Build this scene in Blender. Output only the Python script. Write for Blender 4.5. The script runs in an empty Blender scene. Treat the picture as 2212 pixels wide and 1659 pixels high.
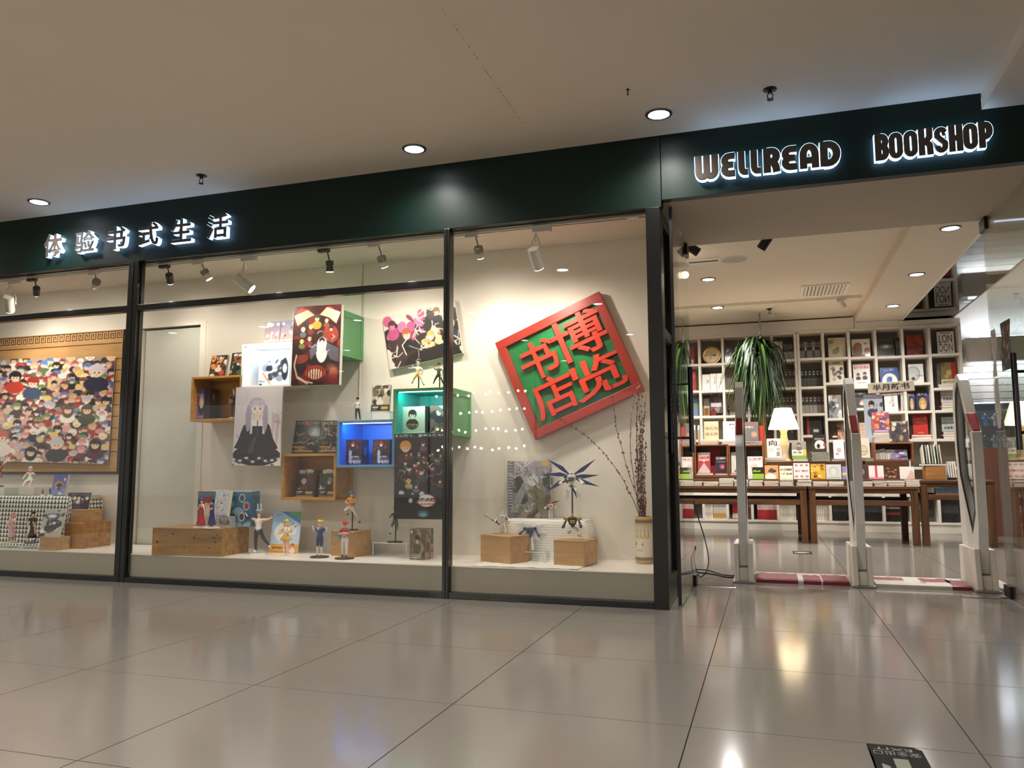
import bpy, bmesh, math, random
import numpy as np
from mathutils import Vector, Matrix, Euler
PI = math.pi
scene = bpy.context.scene
COL = scene.collection

# ---------------------------------------------------------------- camera
IMW, IMH = 2212, 1659
CF, CYAW, CPITCH, CROLL = 1700.18, 0.3122, 0.1064, -0.0037
CPOS = np.array([0.2584, -4.632, 0.805])
def cam_axes():
    cy, sy = math.cos(CYAW), math.sin(CYAW)
    f = np.array([-sy*math.cos(CPITCH), cy*math.cos(CPITCH), math.sin(CPITCH)])
    r = np.array([cy, sy, 0.0]); u = np.cross(r, f)
    c, s = math.cos(CROLL), math.sin(CROLL)
    return c*r + s*u, -s*r + c*u, f
CR, CU, CFW = cam_axes()
cd = bpy.data.cameras.new('camera'); cam = bpy.data.objects.new('camera', cd); COL.objects.link(cam)
cd.sensor_width = 36.0; cd.lens = CF/IMW*36.0; cd.clip_start = 0.05
mw = Matrix.Identity(4)
for i in range(3):
    mw[i][0], mw[i][1], mw[i][2], mw[i][3] = CR[i], CU[i], -CFW[i], CPOS[i]
cam.matrix_world = mw
scene.camera = cam
# a surveyed pixel meets a plane of the room: world points for real surfaces
def _on(px, py, ax, v):
    d = CFW + CR*(px-IMW/2)/CF - CU*(py-IMH/2)/CF
    return CPOS + d*((v-CPOS[ax])/d[ax])
def onY(px, py, y): return _on(px, py, 1, y)
def onZ(px, py, z): return _on(px, py, 2, z)
def rectY(x0, y0, x1, y1, y):
    xm, ym = (x0+x1)/2, (y0+y1)/2
    return onY(x0, ym, y)[0], onY(x1, ym, y)[0], onY(xm, y1, y)[2], onY(xm, y0, y)[2]   # x0,x1,z0,z1

# ---------------------------------------------------------------- exposure, world
scene.view_settings.view_transform = 'Standard'
scene.view_settings.look = 'None'
scene.view_settings.exposure = 0.9
scene.view_settings.gamma = 1.0
scene.view_settings.use_curve_mapping = False
w = bpy.data.worlds.new('mall_air'); scene.world = w; w.use_nodes = True
bg = w.node_tree.nodes['Background']; bg.inputs[0].default_value = (0.34, 0.32, 0.295, 1); bg.inputs[1].default_value = 1.0
scene.cycles.max_bounces = 6
scene.cycles.transparent_max_bounces = 16
scene.cycles.caustics_reflective = False
scene.cycles.caustics_refractive = False
scene.cycles.sample_clamp_indirect = 4.0

def spot(name, loc, target, power, angle, color, blend=0.5, size=0.03):
    l = bpy.data.lights.new(name, 'SPOT'); l.energy = power; l.spot_size = math.radians(angle); l.spot_blend = blend
    l.color = color; l.shadow_soft_size = size
    o = bpy.data.objects.new(name, l); COL.objects.link(o); o.location = loc
    o.rotation_euler = (Vector(target)-Vector(loc)).to_track_quat('-Z', 'Y').to_euler()
    return o
def area(name, loc, target, power, sx, sy, color):
    l = bpy.data.lights.new(name, 'AREA'); l.energy = power; l.shape = 'RECTANGLE'; l.size = sx; l.size_y = sy; l.color = color
    o = bpy.data.objects.new(name, l); COL.objects.link(o); o.location = loc
    o.rotation_euler = (Vector(target)-Vector(loc)).to_track_quat('-Z', 'Y').to_euler()
    return o
def point(name, loc, power, size, color):
    l = bpy.data.lights.new(name, 'POINT'); l.energy = power; l.shadow_soft_size = size; l.color = color
    o = bpy.data.objects.new(name, l); COL.objects.link(o); o.location = loc
    return o
WARM = (1.0, 0.80, 0.58); NEUT = (1.0, 0.945, 0.885); COOL = (0.80, 0.90, 1.0)
DL = [(x, y) for y in (-2.9, -4.65, -7.0, -9.5) for x in (-8.0, -6.45, -4.95, -3.3, -1.65, -0.1, 1.5, 3.1)]
DLF = [(-6.45, -0.28), (-4.87, -0.275), (-1.784, -0.287), (-0.259, -0.295)]
for x, y in DLF: spot('fascia_downlight_light', (x, y, 2.785), (x, y, 0), 40, 145, NEUT, 1.0, 0.05)
for x, y in DL: spot('mall_downlight_light', (x, y, 2.785), (x, y, 0), 66, 150, NEUT, 0.9, 0.06)

# ---------------------------------------------------------------- materials
def s2l(c):
    c = np.asarray(c, dtype=float)
    return np.where(c <= 0.04045, c/12.92, ((c+0.055)/1.055)**2.4)
def hx(h):
    h = h.lstrip('#')
    if len(h) == 3: h = ''.join(c*2 for c in h)
    return np.array([int(h[i:i+2], 16)/255 for i in (0, 2, 4)])
def lin(h): return tuple(float(v) for v in s2l(hx(h)))
MATS = {}
def mat(name, color='#888', rough=0.5, metal=0.0, emit=None, es=0.0, var=0.06, scale=6.0, bump=0.0, coat=0.0, spec=0.5, kind=None, color2=None, trans=0.0, ior=1.5, stretch=(1,1,1)):
    if name in MATS: return MATS[name]
    m = bpy.data.materials.new(name); m.use_nodes = True; MATS[name] = m
    nt = m.node_tree; N = nt.nodes; L = nt.links; b = N['Principled BSDF']
    c = lin(color)
    b.inputs['Roughness'].default_value = rough; b.inputs['Metallic'].default_value = metal
    b.inputs['Coat Weight'].default_value = coat; b.inputs['Coat Roughness'].default_value = 0.08
    b.inputs['IOR'].default_value = ior; b.inputs['Specular IOR Level'].default_value = spec
    if trans: b.inputs['Transmission Weight'].default_value = trans
    if kind == 'print':
        a = N.new('ShaderNodeVertexColor'); a.layer_name = 'Col'
        L.new(a.outputs[0], b.inputs['Base Color'])
    else:
        tc = N.new('ShaderNodeTexCoord'); mp = N.new('ShaderNodeMapping'); mp.inputs['Scale'].default_value = stretch
        L.new(tc.outputs['Object'], mp.inputs[0])
        nz = N.new('ShaderNodeTexNoise'); nz.inputs['Scale'].default_value = scale; nz.inputs['Detail'].default_value = 4
        L.new(mp.outputs[0], nz.inputs['Vector'])
        mx = N.new('ShaderNodeMix'); mx.data_type = 'RGBA'
        if color2: c2 = lin(color2)
        else: c2 = tuple(v*(1-var*2) for v in c)
        if kind == 'wood':
            mp2 = N.new('ShaderNodeMapping'); mp2.inputs['Scale'].default_value = (stretch[0]*1.2, stretch[1]*9, stretch[2]*9)
            L.new(tc.outputs['Object'], mp2.inputs[0]); n2 = N.new('ShaderNodeTexNoise'); n2.inputs['Scale'].default_value = scale; n2.inputs['Detail'].default_value = 5; n2.inputs['Distortion'].default_value = 0.6
            L.new(mp2.outputs[0], n2.inputs['Vector'])
            ad = N.new('ShaderNodeMapRange'); ad.inputs['From Min'].default_value = 0.32; ad.inputs['From Max'].default_value = 0.70
            L.new(n2.outputs['Fac'], ad.inputs['Value']); fac = ad.outputs[0]
        else:
            fac = nz.outputs['Fac']
        L.new(fac, mx.inputs[0])
        mx.inputs[6].default_value = (*c, 1); mx.inputs[7].default_value = (*c2, 1)
        L.new(mx.outputs[2], b.inputs['Base Color'])
        if bump:
            bp = N.new('ShaderNodeBump'); bp.inputs['Strength'].default_value = bump; bp.inputs['Distance'].default_value = 0.004
            L.new(fac, bp.inputs['Height']); L.new(bp.outputs[0], b.inputs['Normal'])
    if emit:
        b.inputs['Emission Color'].default_value = (*lin(emit), 1); b.inputs['Emission Strength'].default_value = es
    return m
def glass(name, tint='#f2faf6', refl=1.0):
    if name in MATS: return MATS[name]
    m = bpy.data.materials.new(name); m.use_nodes = True; MATS[name] = m
    nt = m.node_tree; N = nt.nodes; L = nt.links; N.remove(N['Principled BSDF'])
    out = N['Material Output']; fr = N.new('ShaderNodeFresnel')
    ge = N.new('ShaderNodeNewGeometry'); io = N.new('ShaderNodeMapRange')      # same reflectance on both faces of a thin pane
    io.inputs['To Min'].default_value = 1.5; io.inputs['To Max'].default_value = 1/1.5
    L.new(ge.outputs['Backfacing'], io.inputs['Value']); L.new(io.outputs[0], fr.inputs[0])
    nz = N.new('ShaderNodeTexNoise'); nz.inputs['Scale'].default_value = 3
    mr = N.new('ShaderNodeMapRange'); mr.inputs['To Min'].default_value = 0.0; mr.inputs['To Max'].default_value = 0.02
    L.new(nz.outputs['Fac'], mr.inputs['Value'])
    tr = N.new('ShaderNodeBsdfTransparent'); tr.inputs[0].default_value = (*lin(tint), 1)
    gl = N.new('ShaderNodeBsdfGlossy'); gl.inputs[0].default_value = (refl, refl, refl, 1)
    L.new(mr.outputs[0], gl.inputs['Roughness'])
    mx = N.new('ShaderNodeMixShader')
    L.new(fr.outputs[0], mx.inputs[0]); L.new(tr.outputs[0], mx.inputs[1]); L.new(gl.outputs[0], mx.inputs[2]); L.new(mx.outputs[0], out.inputs[0])
    return m

# ---------------------------------------------------------------- mesh helpers
class B:
    def __init__(s): s.v = []; s.f = []; s.c = []; s.m = Matrix.Identity(4); s.col = (1, 1, 1)
    def add(s, vs, fs, cols=None):
        n = len(s.v)
        for i, p in enumerate(vs):
            q = s.m @ Vector(p); s.v.append((q.x, q.y, q.z)); s.c.append(s.col if cols is None else cols[i])
        s.f += [tuple(i+n for i in f) for f in fs]
        return s
    def box(s, x0, y0, z0, x1, y1, z1):
        return s.add([(x0,y0,z0),(x1,y0,z0),(x1,y1,z0),(x0,y1,z0),(x0,y0,z1),(x1,y0,z1),(x1,y1,z1),(x0,y1,z1)],
                     [(0,3,2,1),(4,5,6,7),(0,1,5,4),(1,2,6,5),(2,3,7,6),(3,0,4,7)])
    def cbox(s, c, d):
        return s.box(c[0]-d[0]/2, c[1]-d[1]/2, c[2]-d[2]/2, c[0]+d[0]/2, c[1]+d[1]/2, c[2]+d[2]/2)
    def prism(s, pts, lo, hi, ax='z'):
        n = len(pts)
        def P(p, h): return {'z': (p[0], p[1], h), 'y': (p[0], h, p[1]), 'x': (h, p[0], p[1])}[ax]
        vs = [P(p, lo) for p in pts] + [P(p, hi) for p in pts]
        fs = [tuple(range(n-1, -1, -1)), tuple(range(n, 2*n))] + [(i, (i+1) % n, (i+1) % n+n, i+n) for i in range(n)]
        return s.add(vs, fs)
    def cyl(s, p0, p1, r0, r1=None, n=16, cap=True):
        r1 = r0 if r1 is None else r1
        p0, p1 = Vector(p0), Vector(p1); d = (p1-p0).normalized()
        a = d.orthogonal().normalized(); b = d.cross(a)
        vs = []
        for p, r in ((p0, r0), (p1, r1)):
            for i in range(n):
                t = 2*PI*i/n; vs.append(p + (a*math.cos(t)+b*math.sin(t))*r)
        fs = [(i, (i+1) % n, (i+1) % n+n, i+n) for i in range(n)]
        if cap: fs += [tuple(range(n-1, -1, -1)), tuple(range(n, 2*n))]
        return s.add(vs, fs)
    def lathe(s, prof, n=24, c=(0, 0, 0), cols=None):
        vs = []; cc = []
        for k, (r, z) in enumerate(prof):
            for i in range(n):
                t = 2*PI*i/n; vs.append((c[0]+r*math.cos(t), c[1]+r*math.sin(t), c[2]+z)); cc.append(s.col if cols is None else cols[k])
        fs = []
        for k in range(len(prof)-1):
            for i in range(n): fs.append((k*n+i, k*n+(i+1) % n, (k+1)*n+(i+1) % n, (k+1)*n+i))
        fs += [tuple(range(n-1, -1, -1)), tuple(range((len(prof)-1)*n, len(prof)*n))]
        return s.add(vs, fs, cc)
    def tube(s, pts, r, n=8):
        pts = [Vector(p) for p in pts]; rs = r if isinstance(r, (list, tuple)) else [r]*len(pts)
        vs = []; a = None
        for i, p in enumerate(pts):
            d = (pts[min(i+1, len(pts)-1)]-pts[max(i-1, 0)]).normalized()
            a = d.orthogonal().normalized() if a is None else (a-d*a.dot(d)).normalized()
            b = d.cross(a)
            for k in range(n):
                t = 2*PI*k/n; vs.append(p+(a*math.cos(t)+b*math.sin(t))*rs[i])
        fs = [(i*n+k, i*n+(k+1) % n, (i+1)*n+(k+1) % n, (i+1)*n+k) for i in range(len(pts)-1) for k in range(n)]
        fs += [tuple(range(n-1, -1, -1)), tuple(range((len(pts)-1)*n, len(pts)*n))]
        return s.add(vs, fs)
    def ball(s, c, r, n=10, m=6):
        r = r if isinstance(r, (list, tuple)) else (r, r, r)
        vs = [(c[0], c[1], c[2]-r[2])]
        for j in range(1, m):
            p = -PI/2+PI*j/m
            for i in range(n):
                t = 2*PI*i/n; vs.append((c[0]+r[0]*math.cos(p)*math.cos(t), c[1]+r[1]*math.cos(p)*math.sin(t), c[2]+r[2]*math.sin(p)))
        vs.append((c[0], c[1], c[2]+r[2])); k = len(vs)-1
        fs = [(0, 1+(i+1) % n, 1+i) for i in range(n)]
        for j in range(m-2):
            for i in range(n): fs.append((1+j*n+i, 1+j*n+(i+1) % n, 1+(j+1)*n+(i+1) % n, 1+(j+1)*n+i))
        fs += [(k, 1+(m-2)*n+i, 1+(m-2)*n+(i+1) % n) for i in range(n)]
        return s.add(vs, fs)
    def mesh(s, name, m, smooth=False, colors=False):
        me = bpy.data.meshes.new(name); me.from_pydata(s.v, [], s.f); me.update()
        if colors:
            a = me.color_attributes.new('Col', 'FLOAT_COLOR', 'POINT')
            arr = np.ones((len(s.v), 4), dtype=np.float32); arr[:, :3] = np.array(s.c, dtype=np.float32).reshape(-1, 3)
            a.data.foreach_set('color', arr.ravel())
        me.materials.append(m)
        if smooth:
            me.polygons.foreach_set('use_smooth', [True]*len(me.polygons))
            try: me.set_sharp_from_angle(angle=math.radians(40))
            except Exception: pass
        return me
    def obj(s, name, m, parent=None, bevel=0.0, smooth=False, colors=False, seg=2):
        return ob(name, s.mesh(name, m, smooth, colors), parent, bevel, seg)
def ob(name, me, parent=None, bevel=0.0, seg=2):
    o = bpy.data.objects.new(name, me); COL.objects.link(o)
    if parent is not None: o.parent = parent
    if bevel:
        md = o.modifiers.new('edge', 'BEVEL'); md.width = bevel; md.segments = seg; md.limit_method = 'ANGLE'
    return o
def tag(o, label, cat, group=None):
    o['label'] = label; o['category'] = cat
    if group: o['group'] = group
    return o
def T(name, label=None, cat=None, loc=(0, 0, 0), rot=(0, 0, 0), group=None):
    o = bpy.data.objects.new(name, None); COL.objects.link(o); o.location = loc
    o.rotation_euler = rot if isinstance(rot, tuple) else (0, 0, rot)
    o.empty_display_size = 0.05
    if label: tag(o, label, cat, group)
    return o
def structure(o): o['kind'] = 'structure'; return o
def S(name, b, m, bevel=0.0): return structure(b.obj(name, m, None, bevel))
def kids(o): return [c for c in COL.objects if c.parent == o]
CH = {}
def copy_tree(o, parent=None, chm=None):
    if chm is None:
        chm = {}
        for c in COL.objects:
            if c.parent: chm.setdefault(c.parent.name, []).append(c)
    c = o.copy(); COL.objects.link(c); c.parent = parent
    for ch in chm.get(o.name, []): copy_tree(ch, c, chm)
    return c

# text as flat triangles (bundled font, CJK fallback)
_TX = {}
def text_tris(st, bold=0.0):
    k = (st, bold)
    if k in _TX: return _TX[k]
    cu = bpy.data.curves.new('lettering', 'FONT'); cu.body = st; cu.size = 1.0; cu.resolution_u = 3; cu.offset = bold; cu.fill_mode = 'FRONT'
    o = bpy.data.objects.new('lettering', cu); COL.objects.link(o)
    dg = bpy.context.evaluated_depsgraph_get(); ev = o.evaluated_get(dg); me = ev.to_mesh()
    me.calc_loop_triangles()
    co = np.array([v.co[:2] for v in me.vertices]) if len(me.vertices) else np.zeros((0, 2))
    tr = np.array([t.vertices[:] for t in me.loop_triangles], dtype=int) if len(me.loop_triangles) else np.zeros((0, 3), int)
    ev.to_mesh_clear(); bpy.data.objects.remove(o); bpy.data.curves.remove(cu)
    if len(co):
        mn, mx = co.min(0), co.max(0)
    else: mn = mx = np.zeros(2)
    _TX[k] = (co, tr, mn, mx)
    return _TX[k]
def text_solid(name, st, size, depth, m, parent=None, bold=0.0, bevel=0.0, wide=1.0, fit=None):
    """extruded lettering standing in the local XZ plane, centred, front at y=-depth"""
    cu = bpy.data.curves.new(name, 'FONT'); cu.body = st; cu.size = size; cu.resolution_u = 4; cu.offset = bold*size
    cu.extrude = max(depth/2-bevel, 0.0); cu.bevel_depth = bevel; cu.bevel_resolution = 1
    o = bpy.data.objects.new(name, cu); COL.objects.link(o)
    dg = bpy.context.evaluated_depsgraph_get(); me = bpy.data.meshes.new_from_object(o.evaluated_get(dg)); bpy.data.objects.remove(o); bpy.data.curves.remove(cu)
    co = np.empty(len(me.vertices)*3, dtype=np.float32); me.vertices.foreach_get('co', co); co = co.reshape(-1, 3)
    mn, mx = co.min(0), co.max(0)
    x = (co[:, 0]-(mn[0]+mx[0])/2)*wide; z = co[:, 1]-(mn[1]+mx[1])/2; y = -(co[:, 2]-mn[2])
    if fit: x *= fit[0]/(x.max()-x.min()); z *= fit[1]/(z.max()-z.min())
    me.vertices.foreach_set('co', np.stack([x, y, z], 1).astype(np.float32).ravel()); me.update()
    me.materials.clear(); me.materials.append(m); me.name = name
    return ob(name, me, parent)

# flat print: a fine grid of coloured points
class Art:
    def __init__(s, w, h, bg='#ffffff'):
        s.w, s.h = w, h; s.W, s.H = w*2, h*2
        s.a = np.empty((s.H, s.W, 3)); s.a[:] = hx(bg)
        yy, xx = np.mgrid[0:s.H, 0:s.W]; s.u = (xx+0.5)/s.W; s.t = (yy+0.5)/s.H; s.asp = h/w
    def p(s, mask, c, al=1.0):
        c = hx(c) if isinstance(c, str) else np.asarray(c)
        if mask.dtype == bool: s.a[mask] = s.a[mask]*(1-al)+c*al
        else: s.a = s.a*(1-mask[..., None]*al)+c*mask[..., None]*al
        return s
    def r(s, x0, y0, x1, y1, c, al=1.0): return s.p((s.u >= x0) & (s.u < x1) & (s.t >= y0) & (s.t < y1), c, al)
    def e(s, cx, cy, rx, ry, c, rot=0.0, al=1.0, soft=False):
        dx, dy = s.u-cx, (s.t-cy)*s.asp; ry = ry*s.asp
        if rot: dx, dy = dx*math.cos(rot)+dy*math.sin(rot), -dx*math.sin(rot)+dy*math.cos(rot)
        q = (dx/rx)**2+(dy/ry)**2
        return s.p(np.clip(1-q, 0, 1) if soft else q < 1, c, al)
    def poly(s, pts, c, al=1.0):
        m = np.zeros(s.u.shape, bool); n = len(pts)
        for i in range(n):
            (x0, y0), (x1, y1) = pts[i], pts[(i+1) % n]
            if y0 == y1: continue
            m ^= ((s.t > min(y0, y1)) & (s.t <= max(y0, y1)) & (s.u < (s.t-y0)*(x1-x0)/(y1-y0)+x0))
        return s.p(m, c, al)
    def line(s, pts, wd, c, al=1.0):
        for (x0, y0), (x1, y1) in zip(pts[:-1], pts[1:]):
            ax, ay, bx, by = x0, y0*s.asp, x1, y1*s.asp; dx, dy = bx-ax, by-ay; L2 = dx*dx+dy*dy or 1e-9
            k = np.clip(((s.u-ax)*dx+(s.t*s.asp-ay)*dy)/L2, 0, 1)
            s.p((s.u-ax-k*dx)**2+(s.t*s.asp-ay-k*dy)**2 < wd*wd/4, c, al)
        return s
    def grad(s, c0, c1, ang=90):
        a = math.radians(ang); k = s.u*math.cos(a)+s.t*math.sin(a); k = (k-k.min())/(k.max()-k.min())
        s.a = hx(c0)*(1-k[..., None])+hx(c1)*k[..., None]; return s
    def blobs(s, cols, n, seed, r0=0.03, r1=0.12, box=(0, 0, 1, 1), al=1.0):
        R = random.Random(seed)
        for _ in range(n):
            rr = R.uniform(r0, r1)
            s.e(R.uniform(box[0], box[2]), R.uniform(box[1], box[3]), rr, rr/s.asp*R.uniform(0.3, 1.2), R.choice(cols), R.uniform(0, PI), al)
        return s
    def strokes(s, cols, n, seed, w0=0.01, box=(0, 0, 1, 1), ln=0.15):
        R = random.Random(seed)
        for _ in range(n):
            x, y, a, l = R.uniform(box[0], box[2]), R.uniform(box[1], box[3]), R.uniform(0, 2*PI), R.uniform(0.3, 1)*ln
            s.line([(x, y), (x+l*math.cos(a), y+l*math.sin(a)/s.asp), (x+l*1.5*math.cos(a+.5), y+l*1.5*math.sin(a+.5)/s.asp)], w0*R.uniform(.5, 1.4), R.choice(cols))
        return s
    def person(s, cx, cy, sz, hair, top, skin='#f0cfb4', long=False, face=True):
        """an anonymous drawn figure: shoulders, head, hair"""
        k = 1/s.asp
        s.e(cx, cy+sz*1.75*k, sz*1.15, sz*1.0*k, top)
        if long: s.e(cx, cy+sz*.55*k, sz*.82, sz*1.15*k, hair)
        s.e(cx, cy-sz*.12*k, sz*.78, sz*.85*k, hair)
        s.e(cx, cy+sz*.22*k, sz*.5, sz*.62*k, skin)
        s.e(cx, cy-sz*.35*k, sz*.62, sz*.36*k, hair, 0.15)
        if face:
            for d in (-.2, .2): s.e(cx+d*sz, cy+sz*.22*k, sz*.075, sz*.11*k, '#33251f')
            s.r(cx-sz*.1, cy+sz*.52*k, cx+sz*.1, cy+sz*.57*k, '#a5584c')
        return s
    def tx(s, st, cx, cy, h, c, w=None, bold=0.02, vert=False):
        """text centred at cx,cy; h = height as a share of the print's height"""
        if vert:
            n = len(st)
            for i, ch in enumerate(st):
                if ch != ' ': s.tx(ch, cx, cy+(i-(n-1)/2)*h*1.12, h, c, None, bold)
            return s
        co, tr, mn, mx = text_tris(st, bold)
        if not len(tr): return s
        hh = max(mx[1]-mn[1], 0.45); sc = h/hh
        X = (co[:, 0]-(mn[0]+mx[0])/2)*sc*s.asp; Yv = -(co[:, 1]-(mn[1]+mx[1])/2)*sc
        if w: X = X*(w/max(X.max()-X.min(), 1e-6))
        X = (X+cx)*s.W-0.5; Yv = (Yv+cy)*s.H-0.5
        m = np.zeros((s.H, s.W), bool)
        for a, b, d in tr:
            xs = X[[a, b, d]]; ys = Yv[[a, b, d]]
            x0, x1 = max(int(math.floor(xs.min())), 0), min(int(math.ceil(xs.max()))+1, s.W)
            y0, y1 = max(int(math.floor(ys.min())), 0), min(int(math.ceil(ys.max()))+1, s.H)
            if x0 >= x1 or y0 >= y1: continue
            gy, gx = np.mgrid[y0:y1, x0:x1]
            def ed(i, j): return (xs[j]-xs[i])*(gy-ys[i])-(ys[j]-ys[i])*(gx-xs[i])
            e0, e1, e2 = ed(0, 1), ed(1, 2), ed(2, 0)
            m[y0:y1, x0:x1] |= ((e0 >= 0) & (e1 >= 0) & (e2 >= 0)) | ((e0 <= 0) & (e1 <= 0) & (e2 <= 0))
        return s.p(m, c)
    def out(s):
        a = s.a.reshape(s.h, 2, s.w, 2, 3).mean((1, 3))
        return s2l(np.clip(a, 0, 1))      # linear, row 0 = top
def art_grid(b, art, o, ux, uz):
    """add a print grid: o = lower left corner, ux = width vector, uz = height vector"""
    a = art if isinstance(art, np.ndarray) else art.out()
    h, w_ = a.shape[:2]
    o, ux, uz = Vector(o), Vector(ux), Vector(uz)
    n = len(b.v); m = b.m
    P0 = m @ o; UX = m.to_3x3() @ ux; UZ = m.to_3x3() @ uz
    gx = np.arange(w_)/(w_-1); gz = 1-np.arange(h)/(h-1)
    V = np.array(P0)[None, None]+gx[None, :, None]*np.array(UX)+gz[:, None, None]*np.array(UZ)
    b.v += [tuple(p) for p in V.reshape(-1, 3).tolist()]; b.c += [tuple(c) for c in a.reshape(-1, 3).tolist()]
    idx = (np.arange(h)[:, None]*w_+np.arange(w_)[None]) + n
    q = np.stack([idx[1:, :-1], idx[1:, 1:], idx[:-1, 1:], idx[:-1, :-1]], -1).reshape(-1, 4)
    b.f += [tuple(f) for f in q.tolist()]
PRINT = lambda: mat('printed_card', rough=0.38, kind='print', coat=0.15)
MATTE = lambda: mat('printed_matte', rough=0.6, kind='print')
# ================================================================ the setting
ZL, YB, ZD = 0.195, 0.65, 2.372          # display ledge height, display back wall, display ceiling
ZC, ZS, ZI, ZB = 2.804, 2.40, 2.709, 2.624   # mall ceiling, entrance soffit, shop ceiling, shop beam
YS = 6.05                                 # bookshelf front
m_wall = mat('painted_wall', '#e2dace', 0.75, var=0.03, scale=2)
m_ceil = mat('mall_ceiling_paint', '#ebe0cf', 0.8, var=0.03, scale=1.5)
m_white = mat('white_paint', '#eee8de', 0.55, var=0.02)
m_tile = mat('polished_floor_tile', '#827d76', 0.12, var=0.05, scale=2.5, spec=0.36)
m_grout = mat('dark_grout', '#2a2622', 0.8)
m_green = mat('dark_green_lacquer', '#021c17', 0.42, var=0.05, spec=0.3)
m_frame = mat('black_green_frame_paint', '#070b0b', 0.3, var=0.05, coat=0.2)
m_black = mat('black_plastic', '#0c0c0d', 0.4)
m_plinth = mat('grey_plinth_paint', '#a9a090', 0.7, var=0.05, scale=3)
m_glass = glass('window_glass', '#fcfdfc', 0.65)
m_doorglass = glass('door_glass', '#eef2ee')
m_metal = mat('brushed_steel', '#a9a7a3', 0.28, metal=1.0)
m_chrome = mat('polished_chrome', '#cfcdc8', 0.12, metal=1.0)
m_dmetal = mat('dark_bronze_metal', '#2c241f', 0.35, metal=0.7)
m_pine = mat('varnished_pine', '#b5824c', 0.42, kind='wood', color2='#8a5c2e', scale=3, stretch=(0.5, .9, .9))
m_dpine = mat('dark_stained_pine', '#68411f', 0.45, kind='wood', color2='#38200f', scale=3, stretch=(0.5, .9, .9))
m_dpinev = mat('dark_stained_pine_upright', '#68411f', 0.45, kind='wood', color2='#38200f', scale=3, stretch=(7, .9, .06))
m_ply = mat('plywood_cube', '#c29a68', 0.5, kind='wood', color2='#a67d4e', scale=3, stretch=(0.6, .9, .9))
m_orange = mat('orange_oak_box', '#cf9a4c', 0.42, kind='wood', color2='#b07c34', scale=3, stretch=(0.6, .9, .9))
m_lens = mat('lit_lens', '#ffffff', 0.3, emit='#fff3e2', es=9.0)
m_lenscool = mat('lit_lens_cool', '#ffffff', 0.3, emit='#f2f6ff', es=14.0)

# floor: a base slab and separate tiles
b = B(); b.box(-20, -16, -0.06, 14, 10, -0.012); fl = S('floor', b, mat('screed_under_tiles', '#6f665c', 0.3, var=0.05))
tb = B(); tb.box(-0.398, -0.398, -0.012, 0.398, 0.398, 0.0); tile_me = tb.mesh('tile', m_tile)
gb = B(); gb.box(-8.4, -5.6, -0.0119, 4.8, 7.2, -0.004); gb.obj('grout', m_grout, fl)
for i in range(-10, 6):
    for j in range(-7, 9):
        o = ob('tile', tile_me, fl); o.location = (0.8*i+0.4, -0.4266+0.8*j+0.4, 0)
# mall ceiling
b = B(); b.box(-20, -16, ZC, 14, 0.06, ZC+0.1); ce = S('ceiling_mall', b, m_ceil)
b = B(); p0, p1 = onZ(955, 18, ZC), onZ(1138, 278, ZC); R = random.Random(3)
for k in range(60):
    t = k/60+R.uniform(-.004, .004); q = p0+(p1-p0)*t; l = R.choice([.004, .01, .02, .003])
    d = (p1-p0)/np.linalg.norm(p1-p0)
    if R.random() < .75: b.tube([(q[0], q[1], ZC-.0003), (q[0]+d[0]*l, q[1]+d[1]*l, ZC-.0003)], 0.0013, 4)
o = b.obj('hairline_crack', mat('crack_shadow', '#5d5448', 0.9), ce); o['kind'] = 'stuff'
b = B(); b.box(1.425, -8, 2.712, 4.5, 0.0, ZC+0.02); S('trim_1', b, m_ceil)
# fascia over the shop front
fa = structure(T('wall_front'))
b = B(); b.box(-12, 0.0, 2.36, -0.292, 0.06, ZC); b.obj('fascia_panel', m_green, fa, 0.002)
b = B(); b.box(-0.289, 0.0, ZS, 1.422, 0.06, ZC); b.box(1.422, 0.0, ZS, 4.5, 0.06, 2.712); b.obj('fascia_panel', m_green, fa, 0.002)
b = B(); b.box(-0.289, 0.0, 2.36, -0.292+0.003, 0.06, ZC); b.obj('joint', m_black, fa)
# display windows
XM1, XM2, XM3 = (-4.262, -4.172), (-1.70, -1.658), (-0.387, -0.302)
def window(n, x0, x1, transom, fr=True):
    wn = structure(T('window_%d' % n))
    zt, zb = 2.36, 0.038
    b = B(); b.box(x0, 0.0, 0.0, x1, 0.06, zb); b.obj('bottom_rail', m_frame, wn, 0.003)
    if transom:
        b = B(); b.box(x0, 0.0, 1.980, x1, 0.055, 2.027); b.obj('transom', m_frame, wn, 0.003)
        panes = [(zb, 1.980), (2.027, zt)]
    else: panes = [(zb, zt)]
    for za, zc_ in panes:
        b = B(); b.box(x0, 0.026, za, x1, 0.034, zc_); b.obj('glass_pane', m_glass, wn)
    return wn
w1 = window(1, -8.0, XM1[0], True); w2 = window(2, XM1[1], XM2[0], True); w3 = window(3, XM2[1], XM3[0], False)
for nm, (xa, xb), par in (('mullion', XM1, w1), ('mullion', XM2, w2)):
    b = B(); b.box(xa, -0.004, 0.0, xb, 0.07, 2.36)
    b.box((xa+xb)/2-0.004, -0.009, 0.0, (xa+xb)/2+0.004, 0.0, 2.36); b.obj(nm, m_frame, par, 0.003)
b = B(); b.box(XM3[0], -0.006, 0.0, XM3[1], 0.08, 2.36); b.obj('corner_post', m_frame, w3, 0.003)
b = B(); b.box(-4.166, 0.028, 0.06, -4.160, 0.036, 2.34)
for z in (0.4, 0.95, 1.55, 2.1, 2.25): b.ball((-4.163, 0.027, z), 0.006, 8, 5)
b.obj('sealant_bead', mat('green_glass_edge', '#3c4a40', 0.3), w2)
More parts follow.
